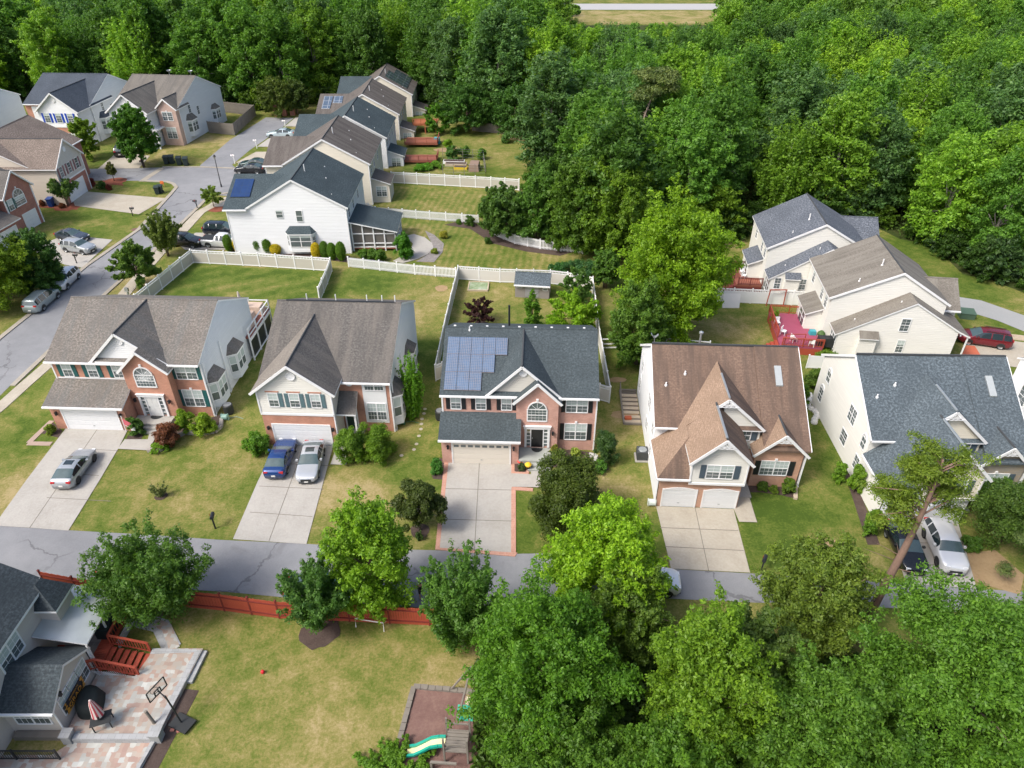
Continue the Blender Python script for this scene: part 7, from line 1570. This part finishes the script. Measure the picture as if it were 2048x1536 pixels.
# --- mid ground
T('maple_tree', 'tall bright green maple behind the brown roofed house', (1332, 668), 240, 388, 1.6, 'round', 51, 60000, .2, (.125, .24, .015), lobes=40, per=8, pr=0.110, lr0=0.20, tr=.3)
T('willow_tree', 'darker drooping tree in front of the tall bright maple', (1272, 728), 130, 560, .8, 'round', 53, 30000, .17, (.07, .15, .024), lobes=24, per=6, pr=0.125, lr0=0.24, tr=.18)
T('japanese_maple', 'purple leaved tree on the shed lawn', (960, 648), 66, 592, .6, 'round', 55, 9000, .12, PUR, lobes=8, per=8, tr=.07)
T('maple_tree', 'round lime green tree before the shed', (1140, 676), 108, 582, .3, 'round', 57, 17000, .15, (.135, .27, .015), lobes=12, per=10, tr=.1)
T('young_tree', 'narrow green tree at the shed door', (1063, 668), 44, 578, .3, 'round', 59, 8000, .13, (.075, .18, .018), lobes=7, per=8, tr=.06)
T('cherry_tree', 'dark green fruit tree right of the shed', (1152, 612), 72, 535, .8, 'round', 61, 9000, .14, (.05, .115, .025), lobes=8, per=8, tr=.07)
T('shrub', 'tall green shrub at the right wall of the cream gabled house', (825, 835), 58, 708, .2, 'shoots', 63, 9000, .13, (.075, .19, .015), 'shrub', nb=46, tr=.05)
T('shrub', 'round dark green bush beside the screened porch', (808, 517), 40, 462, .05, 'round', 65, 8000, .13, (.05, .16, .015), 'shrub', lobes=9, per=9, tr=.05)
# clipped bushes along the white end house
for i, (px, yt, w, col, t) in enumerate((((459, 503), 470, 17, 1, 'first from the pickup, green oval'), ((478, 504), 473, 18, 0, 'second from the pickup, golden'), ((500, 504), 472, 18, 1, 'third from the pickup, green oval'), ((518, 505), 473, 19, 1, 'fourth from the pickup, green oval'), ((538, 506), 474, 21, 1, 'fifth from the pickup, green oval'), ((553, 509), 488, 22, 0, 'low golden one left of the bay window'), ((634, 517), 486, 19, 0, 'golden one right of the bay window'), ((651, 517), 483, 18, 1, 'green oval next to the right golden one'), ((666, 519), 486, 19, 1, 'green oval second from the porch'), ((684, 521), 484, 20, 1, 'green oval nearest the porch'))):
    T('clipped_bush', 'clipped bush by the white wall, ' + t, px, w, yt, .02, 'clip', 70 + i, 5200, .09, (.06, .14, .012) if col else (.34, .30, .012), 'bush', group='clipped bushes along the white wall', tr=.05)
for i, (px, w, yt, col, t) in enumerate((((728, 520), 26, 496, MG, 'left end of the low hedge under the porch'), ((745, 521), 26, 496, MG, 'middle of the low hedge under the porch'), ((762, 522), 26, 497, MG, 'right end of the low hedge under the porch'), ((1118, 545), 44, 522, (.03, .10, .03), 'rounded dark hedge clump behind the shed fence, left'), ((1150, 548), 60, 515, (.03, .09, .035), 'rounded blue green hedge clump behind the shed fence, middle'), ((1185, 552), 60, 520, (.03, .09, .035), 'rounded blue green hedge clump behind the shed fence, right'), ((940, 452), 22, 432, DG, 'small dark bush by the low picket fence'), ((918, 448), 12, 438, MG, 'tiny bush by the low picket fence'), ((975, 487), 16, 474, DG, 'small bush at the bed edge under the dark trees'), ((888, 476), 18, 462, (.2, .22, .03), 'yellowish plant by the round terrace'), ((870, 508), 16, 496, (.14, .2, .03), 'yellow green plant below the round terrace'))):
    T('shrub', t, px, w, yt, .02, 'round', 90 + i, 3600, .1, col, 'shrub', lobes=7, per=7, pr=.25, up=.2, tr=.04)
# front garden shrubs
for i, (px, w, yt, col, n, t) in enumerate((((276, 868), 34, 832, (.06, .135, .03), 4500, 'green bush beside the garage of the teal shuttered house'), ((340, 890), 58, 842, (.10, .045, .03), 9000, 'reddish brown weeping bush in the stone edged bed'), ((372, 864), 42, 820, (.12, .22, .018), 7000, 'bright bush left of the teal shuttered window'), ((411, 866), 52, 822, (.14, .24, .018), 8000, 'bright bush right of the teal shuttered window'), ((322, 900), 36, 880, (.10, .21, .018), 3500, 'low green plants at the tip of the stone edged bed'), ((104, 868), 20, 848, (.11, .17, .02), 2200, 'small bush in the triangular bed by the garage'), ((518, 905), 56, 862, (.07, .17, .018), 8000, 'round green bush left of the blue coupe'), ((706, 922), 66, 852, (.085, .175, .018), 11000, 'big leafy bush beside the front walk, left half'), ((755, 912), 84, 845, (.09, .18, .018), 14000, 'big leafy bush under the white framed window, right half'), ((874, 945), 28, 915, (.05, .16, .03), 4500, 'clipped round bush left of the brick edged driveway'), ((1210, 925), 54, 860, (.03, .07, .02), 8000, 'dark loose bush at the corner of the solar roofed house'), ((1198, 942), 32, 918, (.07, .18, .03), 4200, 'light green clump at the foot of the dark loose bush'), ((1150, 912), 20, 894, (.2, .28, .06), 2000, 'pale leafy plant under the solar roofed house window'), ((1108, 915), 18, 888, (.14, .16, .03), 2000, 'yellowish plant beside the black front door'), ((1524, 980), 22, 962, (.06, .12, .02), 2600, 'small round bush left under the black shuttered window'), ((1545, 985), 18, 970, (.08, .14, .02), 2200, 'small round bush in the middle under the black shuttered window'), ((1573, 986), 30, 956, (.06, .115, .015), 4200, 'largest round bush under the black shuttered window'), ((1043, 940), 14, 926, (.05, .09, .04), 1200, 'small plant in the brick edged square bed'), ((322, 992), 36, 958, (.11, .15, .07), 900, 'thin grey green sapling on the front lawn'), ((840, 1080), 16, 1062, (.05, .10, .03), 900, 'potted plant by the dark olive tree'), ((1676, 960), 30, 925, (.09, .19, .02), 3500, 'bright shrub at the far end of the blue grey roofed house wall'), ((1735, 1070), 36, 1020, (.08, .18, .02), 4200, 'bright shrub at the near end of the blue grey roofed house wall'), ((1975, 1000), 130, 930, (.05, .12, .02), 14000, 'dense shrubbery right of the blue grey roofed house'), ((1940, 1095), 44, 1068, (.05, .12, .02), 3000, 'low plants with white pots right of the white crossover'), ((1625, 775), 40, 735, (.08, .15, .03), 5000, 'leafy bush behind the short white fence'), ((1600, 810), 30, 770, (.06, .14, .02), 3500, 'bush beside the brown roofed house rear corner'), ((1545, 655), 20, 620, (.12, .22, .02), 2500, 'bright bush left of the maroon deck'), ((1650, 712), 60, 690, (.10, .19, .03), 3800, 'low flowering plants below the maroon deck'))):
    T('shrub', t, px, w, yt, .02, 'round' if n > 1000 else 'shoots', 120 + i, n, .095, col, 'shrub', tr=.04, **(dict(lobes=9, per=8, pr=.22, up=.2) if n > 1000 else dict(nb=14)))
# left side of the side street
T('elm_tree', 'yellow green tree at the left edge over the side street verge', (-5, 612), 185, 440, .8, 'round', 151, 34000, .18, (.13, .22, .02), lobes=34, per=7, pr=0.125, lr0=0.24, tr=.2)
T('holly_tree', 'dark green rounded tree beside the silver crossover', (94, 582), 102, 460, .6, 'round', 153, 24000, .16, (.035, .09, .022), lobes=26, per=6, pr=0.125, lr0=0.24)
T('pear_tree', 'leafy street tree nearest the white crossover', (285, 575), 92, 478, 1.2, 'round', 155, 20000, .17, (.06, .12, .02), lobes=12, per=10, pr=.17, tr=.14)
T('pear_tree', 'olive green street tree before the black off-roader', (337, 512), 70, 418, 1.2, 'shoots', 157, 18000, .17, (.085, .135, .03), nb=80, tr=.14)
T('young_tree', 'young thin tree by the corner driveway', (428, 414), 44, 372, .9, 'round', 159, 3200, .2, (.10, .17, .03), lobes=6, per=5, tr=.06)
T('maple_tree', 'round maple before the pale brick house', (288, 334), 86, 208, 2.0, 'round', 161, 26000, .24, (.045, .13, .015), lobes=28, per=7, pr=0.125, lr0=0.24, tr=.2)
T('pear_tree', 'bright green tree between the tan house and the blue shuttered house', (180, 318), 62, 236, .8, 'round', 163, 14000, .22, (.11, .2, .018), lobes=10, per=9)
T('shrub', 'small dark tree at the tan house garage', (137, 412), 58, 356, 1.6, 'shoots', 165, 8000, .2, (.055, .11, .03), nb=46, tr=.16)
T('young_tree', 'small round dark tree on red mulch near the crossing', (229, 362), 20, 324, 1.2, 'round', 167, 2400, .2, (.07, .09, .03), lobes=6, per=5, tr=.06)
for i, (px, w, yt, col, t) in enumerate((((184, 372), 16, 356, (.12, .03, .03), 'dark red bush at the tan house corner'), ((205, 378), 22, 362, DG, 'dark green bush at the tan house corner'), ((218, 380), 12, 368, (.12, .03, .03), 'small red bush by the tan house walk'), ((66, 415), 14, 402, DG, 'small bush by the blue bin'), ((86, 412), 10, 400, (.12, .05, .03), 'reddish bush by the blue bin'), ((125, 416), 12, 406, (.12, .05, .03), 'reddish bush on the mulch right of the blue bin'))):
    T('shrub', t, px, w, yt, .02, 'round', 170 + i, 1500, .16, col, 'shrub', lobes=6, per=6, pr=.25, tr=.05)
# vegetable garden greenery and yard trees behind the row
for i, (px, w, yt, col, n, t) in enumerate((((876, 268), 56, 205, (.065, .175, .018), 9000, 'bright green tree behind the farthest side street house'), ((845, 340), 40, 326, (.07, .2, .02), 2500, 'vegetable plants left of the raised beds'), ((870, 336), 30, 322, (.10, .22, .03), 2000, 'yellow green vegetable plants by the raised beds'), ((905, 320), 30, 290, (.05, .12, .03), 2200, 'thin fruit tree behind the raised beds'), ((930, 315), 26, 292, (.06, .14, .03), 1600, 'thin bush at the wire fence'), ((964, 318), 20, 295, (.08, .18, .03), 1500, 'small fruit tree at the wire fence corner'), ((1012, 286), 26, 262, (.05, .12, .03), 2200, 'small tree on the far lawn by the timber fence'), ((895, 295), 22, 278, (.12, .24, .02), 1500, 'bright bush by the reddish deck steps'), ((18, 268), 30, 245, (.05, .12, .04), 2200, 'small bush before the left edge house'))):
    T('shrub' if w < 50 else 'yard_tree', t, px, w, yt, .1, 'round', 190 + i, n, .2, col, 'shrub' if w < 50 else 'tree', lobes=8, per=7, pr=.22, tr=.06)
for i, (px, w, yt, col, n, t) in enumerate((((935, 262), 120, 158, (.04, .105, .022), 22000, 'wide dark green tree behind the far lawn, left'), ((1030, 272), 100, 168, (.035, .095, .02), 20000, 'dark green tree behind the far lawn, right'), ((1015, 476), 110, 368, (.045, .10, .02), 24000, 'dark tree over the curved picket fence, left'), ((1075, 482), 100, 340, (.05, .12, .02), 22000, 'dark tree over the curved picket fence, middle'), ((985, 452), 56, 382, (.05, .115, .02), 9000, 'small tree at the bend of the curved picket fence'), ((1150, 500), 130, 318, (.065, .14, .018), 28000, 'green tree over the curved picket fence, right'), ((1230, 520), 150, 330, (.085, .17, .016), 30000, 'yellow green tree left of the tall bright maple'), ((1210, 575), 60, 500, (.05, .115, .02), 9000, 'low tree between the shed fence and the tall maple'), ((1400, 470), 150, 355, (.10, .19, .016), 26000, 'bright tree behind the tall bright maple'), ((1095, 420), 110, 320, (.055, .13, .02), 20000, 'tree behind the dark trees by the picket fence'), ((560, 232), 76, 155, (.055, .09, .02), 14000, 'dull green low pine over the brick pillars, left'), ((595, 228), 60, 158, (.045, .08, .022), 12000, 'dull green low pine over the brick pillars, right'))):
    T('yard_tree', t, px, w, yt, 1.2, 'round', 210 + i, n, .24, col, lobes=28, per=6, pr=0.125, lr0=0.24, tr=.25)
snag((1252, 372), 15.5, 3.2, 'leaning pine with a long bare pale trunk and a dark tuft'); snag((1828, 438), 13, .5, 'bare dead tree among the dark trees at the right', False)

# --- the woods: prototypes, then copies
rngW = np.random.default_rng(11); PROTO = []
specs = [('round', dict(lobes=30, per=8, pr=.12, up=.1, lr0=.22)), ('round', dict(lobes=40, per=6, pr=.115, up=.05, lr0=.18)), ('round', dict(lobes=24, per=9, pr=.14, up=.1, lr0=.26)), ('shoots', dict(nb=150)), ('round', dict(lobes=34, per=7, pr=.12, up=.2, lr0=.2)), ('round', dict(lobes=26, up=.5))]
HU, KU = [], []
for i, (kd, kw) in enumerate(specs):
    t = make_tree('woodland_tree', 'x', 'tree', 0, 0, 5.2, 17, .8 if kd != 'pads' else 1.5, kd, 300 + i, 30000, .22, MG, tr=.3, barkm=barkg, group='woodland trees', nl=9, **kw); PROTO.append(t)
def inpoly(x, y, P):
    c = False; j = len(P) - 1
    for i in range(len(P)):
        if (P[i][1] > y) != (P[j][1] > y) and x < (P[j][0] - P[i][0]) * (y - P[i][1]) / (P[j][1] - P[i][1]) + P[i][0]: c = not c
        j = i
    return c
edge = EDGE
WP = [G(*p) for p in edge]; far = 212.0
WP = WP + [(165, 95), (215, far), (-190, far)]
tints = [((.038, .092, .018), 'dark green'), ((.05, .12, .02), 'mid green'), ((.075, .155, .018), 'fresh green'), ((.105, .195, .02), 'yellow green'), ((.045, .10, .036), 'blue green'), ((.065, .09, .028), 'dull olive')]
pos = []; sp = 8.4; yy = 55.0; row = 0
while yy < far:
    xx = -190 + (row % 2) * sp / 2
    while xx < 215:
        x = xx + rngW.uniform(-.3, .3) * sp; y = yy + rngW.uniform(-.3, .3) * sp
        if inpoly(x, y, WP):
            d = y * _c + CAM_H * _s; px = 1024 + FPX * x / d; dt = (y * _c + (CAM_H - 14) * _s); pxt = 1024 + FPX * x / dt
            if -90 < pxt < 2150: pos.append((x, y))
        xx += sp
    yy += sp * .9; row += 1
random.Random(2).shuffle(pos)
def zone(x, y):
    a = 'behind the far left houses' if x < -62 else 'left of the lane end' if x < -38 else 'behind the side street row' if x < -5 else 'beyond the far lawn' if x < 20 else 'in mid wood' if x < 45 else 'right of mid wood' if x < 70 else 'in the right wood' if x < 100 else 'at the right edge'
    b = 'front' if y < 95 else 'near' if y < 120 else 'middle' if y < 150 else 'back' if y < 182 else 'farthest'
    return a, b
pos.sort(key=lambda p: p[1]); used = set()
for k, (x, y) in enumerate(pos):
    i = int(rngW.integers(0, 6)); i = i if i != 5 or rngW.random() < .5 else 0
    light = 1 if x > 5 else 0
    ti = int(rngW.choice(6, p=[.12, .34, .32, .1, .12, .0] if light else [.32, .36, .18, .06, .08, .0])); c, tn = tints[ti]; q_ = rngW.uniform(1.5, 2.1); c = tuple(v * q_ for v in c)
    s = rngW.uniform(.85, 1.25) * (1.08 if x < 5 else .92); sz = 'tall' if s > 1.08 else 'low' if s < .9 else 'mid height'
    a, b = zone(x, y); lab = '%s %s %s woodland tree %s, %s rank' % (sz, tn, ('round', 'lobed', 'loose', 'upright', 'domed', 'layered')[i], a, b)
    pxt = 1024 + FPX * x / (y * _c + CAM_H * _s)
    if 1140 < pxt < 1440 and y > 140: s = max(.35, min(s, ZY(1280, 40, y) / 18.5))
    src = PROTO[i]; rz = rngW.uniform(0, 6.28); sc = (s * rngW.uniform(.95, 1.2), s * rngW.uniform(.95, 1.2), s)
    if i not in used: used.add(i); src.location = (x, y, 0); src.rotation_euler = (0, 0, rz); src.scale = sc; src['label'] = lab; [setattr(ch, 'color', (*c, 1)) for ch in src.children if ch.name.startswith('crown')]
    else: dup(src, (x, y, 0), rz, lab, 'woodland trees', sc, (*c, 1))
print('WOOD', len(pos))
# --- beyond: one mass of far woods
def far_woods():
    rng = np.random.default_rng(99); Ps, Ns, Ss, Vs = [], [], [], []
    cen = []
    y = far + 4
    while y < 430:
        x = -250.
        while x < 330:
            X, Y = x + rng.uniform(-3, 3), y + rng.uniform(-3, 3); d = Y * _c + CAM_H * _s; px = 1024 + FPX * X / d
            gap = (1130 < px < 1440 and Y > 222) or (780 < px < 880 and Y > 330)
            if -120 < px < 2170 and not gap and not (314 < Y < 362 and px > 900): cen.append((X, Y))
            x += 10
        y += 9
    for X, Y in cen:
        h = rng.uniform(13, 19) if not 1100 < 1024 + FPX * X / (Y * _c + CAM_H * _s) < 1470 else rng.uniform(7, 10); r = rng.uniform(4.6, 6.4); C, Q = puffs_round(rng, r, (h - 4) / 2, 4 + (h - 4) / 2, lobes=9, per=6, pr=.2); n = 1500; P, N, S, V = leaves_on(rng, C, Q, n, .55)
        P[:, 0] += X; P[:, 1] += Y; Ps.append(P); Ns.append(N); Ss.append(S); Vs.append(np.clip(V * .5 + rng.uniform(0, .5), 0, 1))
    me = np_mesh('far_woods', np.concatenate(Ps), np.concatenate(Ns), np.concatenate(Ss), np.concatenate(Vs), leaf, rng=rng); o = link(bpy.data.objects.new('far_woods', me)); o.color = (.09, .19, .035, 1); o['kind'] = 'stuff'; print('FAR', len(cen))
far_woods()
# undergrowth along the wood edge and inside it
def undergrowth():
    rng = np.random.default_rng(8); n = 150000; pts = []
    X = rng.uniform(-110, 150, n); Y = rng.uniform(55, 215, n); keep = np.array([inpoly(x, y, WP) for x, y in zip(X, Y)]); X, Y = X[keep], Y[keep]; m = len(X)
    P = np.stack([X, Y, rng.uniform(.1, 1.3, m)], 1); N = unit(rng.normal(size=(m, 3)) * .7 + np.array([0, -.3, .8])); me = np_mesh('undergrowth', P, N, rng.uniform(.12, .36, m), rng.random(m), leaf, rng=rng); o = link(bpy.data.objects.new('undergrowth', me)); o.color = (.05, .10, .02, 1); o['kind'] = 'stuff'
    n = 26000; X = rng.uniform(-2.2, 24, n); Y = rng.uniform(10, 27, n); P = np.stack([X, Y, rng.uniform(.05, .9, n)], 1); N = unit(rng.normal(size=(n, 3)) * .7 + np.array([0, -.3, .8])); me = np_mesh('undergrowth', P, N, rng.uniform(.12, .3, n), rng.random(n), leaf, rng=rng); o = link(bpy.data.objects.new('undergrowth', me)); o.color = (.05, .11, .02, 1); o['kind'] = 'stuff'
undergrowth()

def edge_shrubs():
    r = make_tree('wood_edge_shrub', 'x', 'shrub', 0, 0, 2.3, 3.6, .1, 'round', 401, 6500, .17, MG, lobes=16, per=6, pr=.16, up=.1, lr0=.28, tr=.06, group='shrubs along the wood edge'); rr = random.Random(6)
    P = [Vector(G(*p)) for p in EDGE[2:]]; k = 0; first = True; n = 0
    for p, q in zip(P, P[1:]):
        m = max(1, int((q - p).length / 3.4))
        for i in range(m):
            c = p.lerp(q, (i + rr.random() * .6) / m) + Vector((rr.uniform(-.8, .8), rr.uniform(0, 2.2))); pr_ = 1024 + FPX * c.x / (c.y * _c + CAM_H * _s)
            if not -60 < pr_ < 2120: continue
            n += 1; col, tn = tints[rr.choice([0, 1, 1, 2, 2, 3, 4])]; sc = rr.uniform(.75, 1.7)
            where = 'behind the far left houses' if c.x < -45 else 'behind the side street row' if c.x < -8 else 'beside the far lawns' if c.x < 12 else 'left of the tall maple' if c.x < 22 else 'behind the brown deck' if c.x < 34 else 'behind the blue grey speckled roof' if c.x < 52 else 'along the curved lane'
            lab = '%s %s shrub at the wood edge %s' % ('large' if sc > 1.35 else 'small' if sc < 1.0 else 'middling', tn, where)
            if first: first = False; r.location = (c.x, c.y, 0); r.scale = (sc,) * 3; r['label'] = lab; [setattr(ch, 'color', (*col, 1)) for ch in r.children if ch.name.startswith('crown')]
            else: dup(r, (c.x, c.y, 0), rr.uniform(0, 6.28), lab, 'shrubs along the wood edge', sc, (*col, 1))
    print('EDGE', n)
edge_shrubs()
